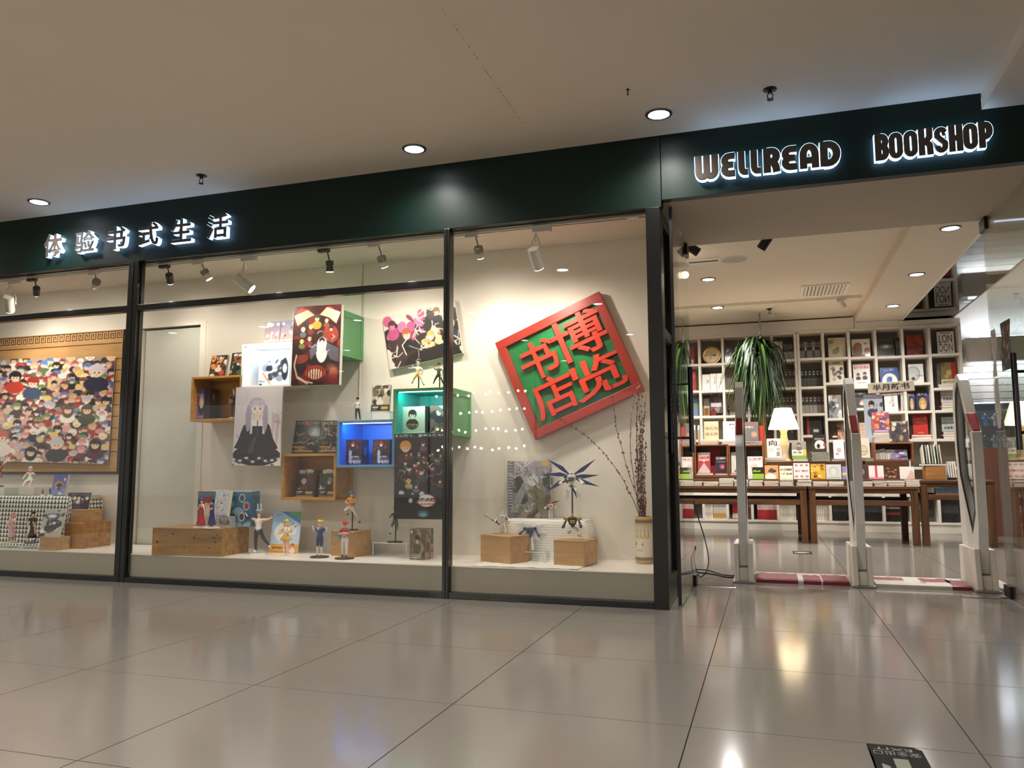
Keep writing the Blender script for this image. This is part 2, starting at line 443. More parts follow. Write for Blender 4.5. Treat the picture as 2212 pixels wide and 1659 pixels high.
# display interior: ledge, back wall with a flush door, ceiling
b = B(); b.box(-8, 0.05, 0.0, XM3[0]-0.0, YB, ZL-0.006); le = S('trim_2', b, m_plinth)
b = B()
R = random.Random(5); n = 90; xs = np.linspace(-8, XM3[0], n)
front = [(x, 0.046+R.uniform(-.0025, .0025)) for x in xs]
b.prism(front+[(XM3[0], YB), (-8, YB)], ZL-0.006, ZL, 'z'); b.obj('ledge_top', mat('white_ledge_laminate', '#f1e9e0', 0.35, var=0.02, coat=0.2), le)
DX0, DX1, DZ1 = -4.72, -4.10, 1.985
b = B(); b.box(-8, YB, 0, DX0, YB+0.08, ZD); b.box(DX1, YB, 0, XM3[0], YB+0.08, ZD); b.box(DX0, YB, DZ1, DX1, YB+0.08, ZD)
S('wall_display', b, m_wall)
b = B(); b.box(DX0+0.012, YB+0.03, ZL, DX1-0.03, YB+0.07, DZ1-0.012); d1 = S('door_1', b, mat('grey_flush_door', '#c3c2b8', 0.5, var=0.03))
b = B(); b.box(DX0, YB+0.06, ZL, DX0+0.012, YB+0.075, DZ1); b.box(DX0, YB+0.06, DZ1-0.012, DX1, YB+0.075, DZ1); b.obj('shadow_gap', m_black, d1)
b = B(); b.box(DX1-0.028, YB-0.006, ZL, DX1+0.028, YB+0.03, DZ1+0.03); b.box(DX0-0.05, YB-0.004, DZ1, DX1+0.028, YB+0.02, DZ1+0.03); b.obj('architrave', m_wall, d1, 0.002)
b = B(); b.box(DX0-0.10, YB-0.004, ZL, DX0-0.02, YB+0.03, DZ1+0.03); b.obj('architrave', m_wall, d1, 0.002)
b = B(); b.box(-8, 0.06, ZD, XM3[0], YB+0.08, ZD+0.06); S('ceiling_display', b, m_wall)
b = B(); b.box(-8.06, 0.0, 0, -8.0, YB, 2.4); S('wall_left', b, m_wall)
b = B(); b.box(-8, 0.06, ZD-0.02, XM3[0], 0.085, ZD); S('trim_3', b, m_frame)
# return wall at the entrance: black framed panels
rw = structure(T('wall_side'))
b = B(); b.box(XM3[0], 0.08, 0, XM3[0]+0.02, YB, ZS); b.box(-0.37, YB, 0, -0.35, 1.06, ZS); b.obj('core_panel', m_wall, rw)
def stile(x0, y0, z0, x1, y1, z1, nm='stile'): b = B(); b.box(x0, y0, z0, x1, y1, z1); b.obj(nm, m_frame, rw, 0.004)
m_dpan = mat('black_glazed_panel', '#0a0d0d', 0.12, coat=0.5)
for y0, y1 in ((0.08, 0.16), (0.52, 0.60), (0.98, 1.06)): stile(-0.35, y0, 0, -0.305, y1, ZS)
for z0, z1 in ((0, 0.16), (1.60, 1.66), (ZS-0.07, ZS)): stile(-0.345, 0.16, z0, -0.309, 0.98, z1, 'rail')
for y0, y1 in ((0.16, 0.52), (0.60, 0.98)):
    for z0, z1 in ((0.16, 1.60), (1.66, ZS-0.07)):
        b = B(); b.box(-0.349, y0, z0, -0.33, y1, z1); b.obj('dark_panel', m_dpan, rw)
        b = B(); t = 0.008
        b.box(-0.333, y0, z0, -0.322, y0+t, z1); b.box(-0.333, y1-t, z0, -0.322, y1, z1); b.box(-0.333, y0, z0, -0.322, y1, z0+t); b.box(-0.333, y0, z1-t, -0.322, y1, z1)
        b.obj('panel_bead', m_dmetal, rw)
# entrance soffit and bulkhead
m_soff = mat('soffit_paint', '#cdbfac', 0.75, var=0.03, scale=2)
b = B(); b.box(-0.37, 0.06, ZS, 4.5, 1.06, ZS+0.04); S('ceiling_entrance', b, m_soff)
b = B(); b.box(-5.0, 1.02, ZS+0.04, 4.5, 1.06, 3.4); b.box(-5.0, 0.74, 0, -0.37, 0.80, ZI); S('wall_bulkhead', b, m_wall)
# shop interior
m_shop = mat('shop_ceiling_paint', '#e6dac6', 0.7, var=0.02, scale=2)
b = B(); b.box(-5.0, 1.06, ZI, 1.40, YS+0.4, ZI+0.05); S('ceiling', b, m_shop)
b = B(); b.box(1.365, 1.06, ZB, 1.925, YS+0.05, ZI+0.05); S('trim_4', b, m_shop)
b = B(); b.box(1.925, 1.06, ZB+0.004, 2.49, YS+0.35, ZB+0.05); S('ceiling_gloss', b, mat('glossy_black_ceiling', '#4a484a', 0.03, metal=1.0, var=0.02))
b = B(); b.box(1.90, 1.06, ZB-0.003, 1.93, YS+0.05, ZB+0.05); b.box(2.485, 1.06, ZB-0.004, 2.50, YS+0.35, ZB+0.06); S('trim_5', b, m_white)
b = B(); b.box(2.49, 1.06, 3.30, 4.6, YS+0.4, 3.35); b.box(2.49, 1.06, ZB+0.06, 2.50, YS+0.35, 3.3); S('ceiling_right', b, m_wall)
b = B(); b.box(-5.0, YS+0.34, 0, 4.6, YS+0.42, 3.35); S('wall_back', b, m_white)
b = B(); b.box(-5.06, 0.74, 0, -5.0, YS+0.4, ZI); b.box(4.5, 1.06, 0, 4.58, YS+0.4, 3.35); S('wall_right', b, m_wall)
# shop header above the bookshelves
b = B(); b.box(-3.4, YS+0.012, 2.545, 1.36, YS+0.34, ZI-0.018); b.box(1.366, YS+0.012, 2.545, 2.555, YS+0.34, ZB-0.012); S('trim_6', b, m_white)

# lights of the shop interior
for x, y in ((-0.249, 3.457), (-0.245, 4.955), (-1.8, 2.5), (-1.8, 4.6)): spot('shop_downlight_light', (x, y, ZI-0.03), (x, y, 0), 105, 160, NEUT, 0.9, 0.06)
for x, y in ((1.657, 1.993), (1.671, 3.527), (1.678, 5.07)): spot('beam_downlight_light', (x, y, ZB-0.03), (x, y, 0), 82, 160, NEUT, 0.9, 0.05)
# ================================================================ ceiling fittings of the mall
def downlight_mesh():
    ring = B(); ring.lathe([(0.058, -0.003), (0.060, -0.008), (0.074, -0.006), (0.077, -0.0005), (0.077, 0.0), (0.058, 0.0)], 28)
    lens = B(); lens.lathe([(0.0001, -0.0045), (0.058, -0.0045), (0.058, -0.002), (0.0001, -0.002)], 28)
    return ring, lens
rg, ln = downlight_mesh()
m_ring = mat('satin_nickel_ring', '#6f6f72', 0.3, metal=0.8)
dl_ring, dl_lens = rg.mesh('trim_ring', m_ring, True), ln.mesh('lens', m_lenscool, True)
dl_lensw = ln.mesh('lens', m_lens, True)
def downlight(x, y, z, label, group, lens=None):
    t = T('recessed_downlight', label, 'ceiling light', (x, y, z), 0, group)
    ob('trim_ring', dl_ring, t); ob('lens', lens or dl_lens, t); return t
downlight(*DLF[0], ZC, 'round recessed downlight farthest along the fascia', 'downlights along the fascia')
downlight(*DLF[1], ZC, 'round recessed downlight above the first lit sign character', 'downlights along the fascia')
downlight(*DLF[2], ZC, 'round recessed downlight above the middle of the dark fascia', 'downlights along the fascia')
downlight(*DLF[3], ZC, 'round recessed downlight above the entrance corner, beside a sprinkler', 'downlights along the fascia')
for x, y in DL: downlight(x, y, ZC, 'round recessed downlight out over the mall walkway, seen mirrored in the windows', 'walkway downlights')
def sprinkler(x, y, z, label):
    t = T('ceiling_sprinkler', label, 'sprinkler', (x, y, z))
    m = m_dmetal
    b = B(); b.lathe([(0.036, 0.0), (0.036, -0.003), (0.024, -0.010), (0.012, -0.012)], 20); b.obj('escutcheon', m, t, smooth=True)
    b = B(); b.cyl((0, 0, -0.011), (0, 0, -0.022), 0.010, n=10)
    for s in (-1, 1): b.tube([(s*.006, 0, -.02), (s*.013, 0, -.03), (s*.013, 0, -.045), (s*.004, 0, -.056)], .0028, 6)
    b.obj('frame_arms', m, t)
    b = B(); b.lathe([(0.0001, -0.054), (0.017, -0.056), (0.017, -0.059), (0.0001, -0.059)], 14); b.obj('deflector', m, t)
p = onZ(435, 379, ZC); sprinkler(p[0], p[1], ZC, 'dark fire sprinkler head between the lit Chinese characters and the first downlight')
p = onZ(1663, 193, ZC); sprinkler(p[0], p[1], ZC, 'dark fire sprinkler head above the lit English sign')
p = onZ(1356, 193, ZC)
b = B(); b.tube([(0, 0, 0), (0, 0, -.028)], .0035, 6); b.ball((0, 0, -.029), .005, 8, 5); b.lathe([(.009, 0), (.009, -.003), (.004, -.005)], 10)
o = b.obj('ceiling_hook', m_black); o.location = (p[0], p[1], ZC); tag(o, 'short black bolt hanging from the mall ceiling', 'bolt')

# ================================================================ backlit letters
m_face = mat('letter_face_bronze', '#4a403a', 0.42, var=0.05)
m_halo = mat('backlit_acrylic', '#ffffff', 0.4, emit='#a2ccff', es=2.6)
m_rim = mat('letter_rim_steel', '#8c8c88', 0.35, metal=0.6)
def arc(cx, cy, rx, ry, a0, a1, n=7):
    return [(cx+rx*math.cos(math.radians(a0+(a1-a0)*i/n)), cy+ry*math.sin(math.radians(a0+(a1-a0)*i/n))) for i in range(n+1)]
def stroke(b, pts, wd, y0, y1, closed=False):
    P = []
    for p in pts:
        p = Vector(p)
        if not P or (p-P[-1]).length > 1e-5: P.append(p)
    if closed and (P[0]-P[-1]).length < 1e-5: P.pop()
    n = len(P); Lp = []; Rp = []
    for i in range(n):
        a = P[(i-1) % n] if (closed or i > 0) else None; c = P[(i+1) % n] if (closed or i < n-1) else None
        d0 = (P[i]-a).normalized() if a is not None else None; d1 = (c-P[i]).normalized() if c is not None else None
        d0 = d0 or d1; d1 = d1 or d0
        n0, n1 = Vector((-d0.y, d0.x)), Vector((-d1.y, d1.x)); mm = n0+n1
        mm = n0 if mm.length < 1e-6 else mm.normalized(); k = min(1/max(mm.dot(n0), .35), 1.8)
        Lp.append(P[i]+mm*wd/2*k); Rp.append(P[i]-mm*wd/2*k)
    vs = []
    for i in range(n):
        for q in (Lp[i], Rp[i]): vs += [(q.x, y0, q.y), (q.x, y1, q.y)]
    fs = []
    for i in range(n if closed else n-1):
        a, c = 4*i, 4*((i+1) % n)
        fs += [(a, a+2, c+2, c), (a+1, c+1, c+3, a+3), (a, c, c+1, a+1), (a+2, a+3, c+3, c+2)]
    if not closed: fs += [(0, 1, 3, 2), (4*n-4, 4*n-2, 4*n-1, 4*n-3)]
    b.add(vs, fs)
GL = {   # heavy rounded display letters on a unit square: polylines, (closed)
 'W': [[(.15, 1), (.15, .36)]+arc(.325, .32, .175, .19, 180, 360)+[(.5, 1)], [(.5, .36)]+arc(.675, .32, .175, .19, 180, 360)+[(.85, 1)]],
 'E': [[(.97, .86), (.6, .86)]+arc(.52, .68, .34, .18, 90, 270)+[(.85, .5)], [(.6, .5)]+arc(.52, .32, .36, .18, 90, 270)+[(.97, .14)]],
 'L': [[(.3, 1), (.3, .4)]+arc(.62, .34, .32, .2, 180, 270, 5)+[(.95, .14)]],
 'R': [[(.2, 0), (.2, 1)], [(.2, .87), (.5, .87)]+arc(.5, .66, .3, .21, 90, -90)+[(.25, .45)], [(.48, .45), (.62, .42), (.76, .2), (.8, 0)]],
 'A': [[(.16, 0), (.16, .55)]+arc(.5, .55, .34, .33, 180, 0, 10)+[(.84, 0)], [(.16, .32), (.84, .32)]],
 'D': [[(.17, 0), (.17, 1)], [(.17, .87), (.42, .87)]+arc(.42, .5, .42, .37, 90, -90, 10)+[(.17, .13)]],
 'B': [[(.22, 0), (.22, 1)], [(.22, .89), (.5, .89)]+arc(.5, .7, .28, .19, 90, -90)+[(.25, .51)], [(.5, .51)]+arc(.52, .31, .28, .2, 90, -90)+[(.22, .11)]],
 'O': [arc(.5, .72, .3, .17, 0, 180)+arc(.5, .28, .3, .17, 180, 360)],
 'K': [[(.2, 0), (.2, 1)], [(.2, .5), (.5, .5), (.78, .66), (.8, 1)], [(.5, .5), (.78, .36), (.8, 0)]],
 'S': [[(.8, .74)]+arc(.5, .74, .29, .15, 0, 180)+[(.22, .64), (.5, .5), (.78, .37)]+arc(.5, .27, .29, .16, 0, -180)],
 'H': [[(.2, 0), (.2, 1)], [(.8, 0), (.8, 1)], [(.2, .5), (.8, .5)]],
 'P': [[(.22, 0), (.22, 1)], [(.22, .88), (.5, .88)]+arc(.5, .65, .28, .23, 90, -90)+[(.25, .42)]],
}
def sign_letter(ch, px0, px1, pyb, pyt, label, wf):
    ym = (pyb+pyt)/2; x0, x1 = onY(px0, ym, -.045)[0], onY(px1, ym, -.045)[0]
    z0, z1 = onY((px0+px1)/2, pyb, -.045)[2], onY((px0+px1)/2, pyt, -.045)[2]
    t = T('sign_letter', label, 'sign letter', ((x0+x1)/2, 0, z0), 0, 'backlit letters on the fascia')
    W, H = x1-x0, z1-z0
    cl = ch == 'O'
    def build(ex, ya, yb):
        b = B()
        for i, pl in enumerate(GL[ch]): stroke(b, [((u-.5)*W, v*H) for u, v in pl], wf+ex, ya-.0005*i, yb, cl)
        return b
    build(0.009, -0.038, -0.004).obj('lit_return', m_halo, t)
    build(0.004, -0.041, -0.038).obj('rim', m_rim, t)
    build(-0.003, -0.046, -0.041).obj('face', m_face, t)
    return t
def lin_y(px, a, c): return a[1]+(px-a[0])*(c[1]-a[1])/(c[0]-a[0])
for ch, a, c, lb, wf in (('W', 1501, 1552, 'first, wide letter W', .036), ('E', 1560, 1589, 'E standing right after the W', .036), ('L', 1595, 1617, 'first of the two Ls', .034), ('L', 1622, 1644, 'second of the two Ls', .034),
        ('R', 1650, 1684, 'R between L and E', .038), ('E', 1691, 1722, 'E standing between R and A', .036), ('A', 1729, 1767, 'round-topped A', .036), ('D', 1773, 1814, 'D ending the first word', .038)):
    sign_letter(ch, a, c, lin_y((a+c)/2, (1520, 388), (1800, 357)), lin_y((a+c)/2, (1525, 335), (1795, 304)), 'backlit dark bronze %s on the entrance fascia' % lb, wf)
for ch, a, c, lb, wf in (('B', 1891, 1919, 'B starting the second word', .030), ('O', 1921, 1950, 'O directly after the B', .027), ('O', 1953, 1982, 'O before the K', .027), ('K', 1985, 2015, 'narrow K', .028),
        ('S', 2019, 2048, 'narrow S', .026), ('H', 2051, 2079, 'narrow H', .028), ('O', 2082, 2112, 'O between H and P', .027), ('P', 2115, 2145, 'final P', .029)):
    sign_letter(ch, a, c, lin_y((a+c)/2, (1905, 346), (2130, 318)), lin_y((a+c)/2, (1905, 288), (2130, 261)), 'backlit dark bronze %s on the entrance fascia' % lb, wf)
for ch, a, c, yt, yb, lb in (('体', 95, 132, 506, 553, 'first'), ('验', 162, 203, 499, 544, 'second'), ('书', 230, 270, 490, 538, 'third'), ('式', 298, 341, 481, 529, 'fourth'), ('生', 369, 412, 473, 522, 'fifth'), ('活', 446, 491, 463, 513, 'last')):
    x0, x1, z0, z1 = rectY(a, yt, c, yb, -.045)
    t = T('sign_character', 'backlit Chinese character, %s of the six on the dark fascia' % lb, 'sign letter', ((x0+x1)/2, 0, (z0+z1)/2), 0, 'backlit Chinese characters on the fascia')
    f = (x1-x0, z1-z0)
    o = text_solid('lit_return', ch, .2, .034, m_halo, t, 0.03, fit=(f[0]*1.04, f[1]*1.04)); o.location.y = -.004
    o = text_solid('rim', ch, .2, .003, m_rim, t, 0.022, fit=(f[0]*1.02, f[1]*1.02)); o.location.y = -.038
    o = text_solid('face', ch, .2, .005, m_face, t, 0.012, fit=f); o.location.y = -.041

# ================================================================ track lights in the display
tr = T('lighting_track', 'white lighting track along the top of the display windows', 'track', (0, .12, ZD))
b = B(); b.box(-8, -.018, -.026, -0.40, .018, 0); b.obj('rail', m_white, tr)
b = B(); b.box(-8, -.006, -.0275, -0.40, .006, -.0255); b.obj('slot', m_black, tr)
x = onY(1365, 462, .12)[0]; b = B(); b.box(x-.03, -.022, -.03, x+.04, .022, 0); b.obj('end_feed', m_white, tr, .003)
m_lampw = mat('white_lamp_enamel', '#dcd6cb', 0.4, var=0.02); m_lampb = mat('black_lamp_enamel', '#141312', 0.4)
m_grey = mat('grey_heat_sink', '#9d968a', 0.45, metal=0.3); m_unlit = mat('frosted_lens', '#cfc8ba', 0.4)
SPC = (1.0, 0.91, 0.79)
def track_head(kind, apx, hpx, hpy, target, label, power, angle, blend=.6):
    """adapter on the track at pixel column apx, head hanging at (hpx,hpy), aimed at target"""
    body = m_lampb if kind == 'black' else m_lampw
    xa = onY(apx, 560, .12)[0]; hp = onY(hpx, hpy, .12)
    t = T('track_spotlight', label, 'spotlight', (xa, .12, ZD-.026), 0, 'track spotlights in the display windows')
    h = Vector((hp[0]-xa, 0, hp[2]-(ZD-.026)))
    big = kind == 'cylinder'
    aw = .062 if big else .042; ah = .034 if big else .024
    b = B(); b.box(-aw, -.017, -ah, aw, .017, .001); b.obj('adapter', body, t, .003)
    d = (Vector(target)-Vector(hp)).normalized()
    q = d.to_track_quat('-Z', 'Y').to_matrix().to_4x4(); q.translation = h
    if big:
        b = B(); b.tube([(h.x, 0, -ah), (h.x, 0, h.z+.10)], .004, 6)
        sd = (q.to_3x3() @ Vector((1, 0, 0)))
        for s in (-1, 1):
            e = h+sd*s*.044
            b.tube([(h.x, 0, -ah), h+sd*s*.03+Vector((0, 0, .085)), e+Vector((0, 0, .05)), e], .0035, 6); b.ball(e, .007, 8, 5)
        b.obj('yoke', body, t)
        b = B(); b.m = q; b.cyl((0, 0, .065), (0, 0, -.075), .036, n=28)
        for k in range(6): b.cyl((.022*math.cos(k), .022*math.sin(k), .0651), (.022*math.cos(k), .022*math.sin(k), .066), .004, n=6)
        o = b.obj('lamp_body', body, t, .002)
        b = B(); b.tube([(h.x+.01, 0, -ah), (h.x+.03, .01, h.z+.11), (h.x-.01, .01, h.z+.085), h+(q.to_3x3() @ Vector((0, 0, .065)))], .0022, 6); b.obj('flex_cord', m_white, t)
        lr, lz = .033, -.0755
    else:
        b = B(); b.tube([(h.x*.6, 0, -ah), (h.x*.9, 0, h.z*.5-.02), h+Vector((0, 0, .01))], .005, 8); b.obj('stem', m_grey if kind != 'black' else m_dmetal, t)
        b = B(); b.m = q
        b.cyl((0, 0, .022), (0, 0, -.012), .027, n=20)
        if kind != 'black':
            for k in range(16):
                a = 2*PI*k/16; b.cbox((.028*math.cos(a), .028*math.sin(a), .004), (.005, .005, .032))
        b.obj('heat_sink', m_grey if kind != 'black' else m_lampb, t)
        b = B(); b.m = q; b.cyl((0, 0, -.012), (0, 0, -.02), .020, n=18); b.cyl((0, 0, -.02), (0, 0, -.055), .0245, .026, 20); b.obj('lamp_body', body, t)
        lr, lz = .0235, -.0555
    b = B(); b.m = q; b.cyl((0, 0, lz), (0, 0, lz-.003), lr, n=20); b.obj('lens', m_lens if power else m_unlit, t)
    if power:
        wp = Vector(hp)+d*(-lz+.012); spot('track_spot_light', wp, target, power*.30, angle, SPC, .9, .03); spot('track_spill_light', wp, Vector(wp)+(Vector(target)-Vector(wp)).normalized()+Vector((0, 0, -1.2)), power*.44, 165, SPC, 1.0, .03)
    return t
track_head('cylinder', 36, 20, 655, onY(40, 860, YB), 'white cylinder spotlight in a yoke, first along the track', 26, 60)
track_head('black', 72, 79, 626, onZ(70, 1130, ZL), 'small black spotlight beside the first white cylinder', 24, 62)
track_head('small', 204, 208, 610, onY(160, 770, YB), 'small white spotlight hanging over the crowd picture, lens turned away', 20, 55)
track_head('black', 356, 366, 598, onZ(455, 1120, .3), 'black spotlight hanging in front of the flush grey door', 22, 50)
track_head('small', 427, 443, 589, onY(580, 800, YB-.2), 'small lit white spotlight with grey heat sink beside the tilted cylinder', 26, 46)
track_head('cylinder', 538, 526, 611, onY(688, 735, YB-.3), 'big white cylinder spotlight tilted sideways over the middle bay', 34, 40)
track_head('black', 699, 712, 570, onZ(735, 1195, ZL), 'black spotlight pointing straight down over the front of the ledge', 26, 56)
track_head('small', 808, 825, 560, onY(915, 815, YB), 'small white spotlight over the tilted manga poster', 36, 50)
track_head('small', 1018, 1034, 540, onZ(1170, 1140, .3), 'small lit white spotlight first in the last window bay', 30, 60)
track_head('cylinder', 1171, 1157, 557, onY(1225, 775, YB), 'white cylinder spotlight hanging in a yoke above the red and green sign', 42, 52)
# ================================================================ makers of printed goods and figures
def carton(name, label, cat, x, y, z, w_, d, h, art, side='#444', top='#555', rotz=0, lean=0, side_art=None, group=None, matte=False):
    """printed box; front centre bottom at the origin, body runs back along +y"""
    b = B(); b.col = tuple(s2l(hx(side))); b.box(-w_/2, 0, 0, w_/2, d, h)
    n = len(b.v); 
    for i in range(4, 8): pass
    art_grid(b, art, (-w_/2, -.0004, 0), (w_, 0, 0), (0, 0, h))
    if side_art is not None: art_grid(b, side_art, (w_/2+.0004, 0, 0), (0, d, 0), (0, 0, h))
    b.col = tuple(s2l(hx(top))); b.box(-w_/2, 0, h-.0002, w_/2, d, h+.0004)
    o = b.obj(name, MATTE() if matte else PRINT(), colors=True)
    o.location = (x, y, z); o.rotation_euler = (-math.radians(lean), 0, math.radians(rotz))
    if label: tag(o, label, cat, group)
    return o
m_pages = mat('book_paper', '#e6dfd0', 0.8, var=0.08, scale=40)
def book_mesh(w_, t_, h, art, spine='#333', back=None, spine_art=None):
    b = B(); sp = tuple(s2l(hx(spine))); b.col = sp; bt = .0018
    b.box(-w_/2, 0, 0, w_/2, bt, h); b.box(-w_/2, t_-bt, 0, w_/2, t_, h); b.box(-w_/2, 0, 0, -w_/2+bt, t_, h)
    art_grid(b, art, (-w_/2, -.0003, 0), (w_, 0, 0), (0, 0, h))
    if spine_art is not None: art_grid(b, spine_art, (-w_/2-.0003, t_, 0), (0, -t_, 0), (0, 0, h))
    cov = b.mesh('book', PRINT(), colors=True)
    p = B(); p.box(-w_/2+bt, bt, .002, w_/2-.003, t_-bt, h-.002)
    return cov, p.mesh('pages', m_pages)
def put_book(meshes, label, loc, lean=0, rotz=0, group=None, flat=False, cat='book', name='book'):
    cov, pg = meshes
    o = ob(name, cov); ob('pages', pg, o)
    o.location = loc
    o.rotation_euler = (-PI/2, 0, math.radians(rotz)) if flat else (-math.radians(lean), 0, math.radians(rotz))
    tag(o, label, cat, group); return o
def book(label, w_, t_, h, art, loc, lean=0, rotz=0, spine='#333', group=None, cat='book', spine_art=None):
    return put_book(book_mesh(w_, t_, h, art, spine, None, spine_art), label, loc, lean, rotz, group, cat=cat)
def slab(name, label, cat, corners, y, th, art, edge='#e9e4da', group=None):
    """flat print on a board: corners (TL, TR, BL) as surveyed on plane y; thickness goes back"""
    A, Bc, Cc = [Vector(onY(c[0], c[1], y)) for c in corners]
    ux, uz = Bc-A, A-Cc
    uz = uz - ux.normalized()*uz.dot(ux.normalized())
    O = A-uz; b = B(); b.col = tuple(s2l(hx(edge)))
    q = [O, O+ux, O+ux+uz, O+uz]
    b.prism([(p.x-O.x, p.z-O.z) for p in q][::-1], 0.0006, th, 'y')
    art_grid(b, art, (0, 0, 0), ux, uz)
    o = b.obj(name, PRINT(), colors=True); o.location = O; tag(o, label, cat, group); return o

EDGES = [('pel', 'chest'), ('chest', 'neck'), ('neck', 'h0'), ('h0', 'h1')] + [e for s in 'ab' for e in
         (('chest', 's'+s), ('s'+s, 'e'+s), ('e'+s, 'w'+s), ('w'+s, 'f'+s), ('pel', 'p'+s), ('p'+s, 'k'+s), ('k'+s, 'n'+s), ('n'+s, 't'+s))]
RAD = dict(pel=.062, chest=.066, neck=.026, h0=.048, h1=.052, s=.034, e=.026, w=.019, f=.017, p=.052, k=.036, n=.024, t=.021)
def J0():
    d = dict(pel=(0, 0, .53), chest=(0, 0, .71), neck=(0, 0, .82), h0=(0, -.006, .875), h1=(0, -.004, .94))
    for s, k in (('a', 1), ('b', -1)):
        d.update({'s'+s: (k*.095, 0, .775), 'e'+s: (k*.135, .01, .64), 'w'+s: (k*.145, -.03, .52), 'f'+s: (k*.147, -.045, .465),
                  'p'+s: (k*.05, 0, .49), 'k'+s: (k*.058, -.012, .28), 'n'+s: (k*.06, .01, .045), 't'+s: (k*.066, -.055, .018)})
    return d
def figure_mesh(pose, cols, bulk=1.0):
    bulk *= 1.15
    j = J0(); j.update(pose or {}); names = list(j)
    me = bpy.data.meshes.new('body'); me.from_pydata([j[n] for n in names], [(names.index(a), names.index(c)) for a, c in EDGES], []); me.update()
    o = bpy.data.objects.new('body', me); COL.objects.link(o)
    md = o.modifiers.new('skin', 'SKIN'); md.use_smooth_shade = True
    lay = me.skin_vertices[0].data
    for i, n in enumerate(names):
        r = RAD.get(n, RAD.get(n[0], .03)); r = r*(bulk if n not in ('h0', 'h1', 'neck') else 1)
        lay[i].radius = (r, r); lay[i].use_root = (n == 'pel')
    ss = o.modifiers.new('sub', 'SUBSURF'); ss.levels = 1
    dg = bpy.context.evaluated_depsgraph_get(); out = bpy.data.meshes.new_from_object(o.evaluated_get(dg))
    bpy.data.objects.remove(o); bpy.data.meshes.remove(me)
    co = np.empty(len(out.vertices)*3, np.float32); out.vertices.foreach_get('co', co); co = co.reshape(-1, 3)
    best = np.full(len(co), 1e9); lab = np.zeros(len(co), int)
    segcol = []
    for i, (a, c) in enumerate(EDGES):
        A, Cc = np.array(j[a]), np.array(j[c]); d = Cc-A; k = np.clip(((co-A)@d)/(d@d), 0, 1)
        ds = np.linalg.norm(co-A-k[:, None]*d, axis=1)
        m = ds < best; best[m] = ds[m]; lab[m] = i
    key = []
    for a, c in EDGES:
        k = c[0]
        if c in ('h0', 'h1'): key.append('skin')
        elif c == 'chest': key.append('top')
        elif c == 'neck': key.append('top' if cols.get('collar') else 'top')
        elif k == 's' or k == 'e': key.append('sleeve')
        elif k == 'w': key.append('fore')
        elif k == 'f': key.append('hand')
        elif k == 'p' or k == 'k': key.append('legs')
        elif k == 'n': key.append('shin')
        else: key.append('shoe')
    dflt = dict(skin='#f0c8a8', top='#888', legs='#444', shoe='#222'); dflt.update(cols)
    dflt.setdefault('sleeve', dflt['top']); dflt.setdefault('fore', dflt['sleeve']); dflt.setdefault('hand', dflt['skin']); dflt.setdefault('shin', dflt['legs'])
    pal = np.array([s2l(hx(dflt[k])) for k in key])
    arr = np.ones((len(co), 4), np.float32); arr[:, :3] = pal[lab]
    a = out.color_attributes.new('Col', 'FLOAT_COLOR', 'POINT'); a.data.foreach_set('color', arr.ravel())
    out.materials.clear(); out.materials.append(mat('painted_figure', rough=0.45, kind='print')); out.name = 'body'
    return out, j
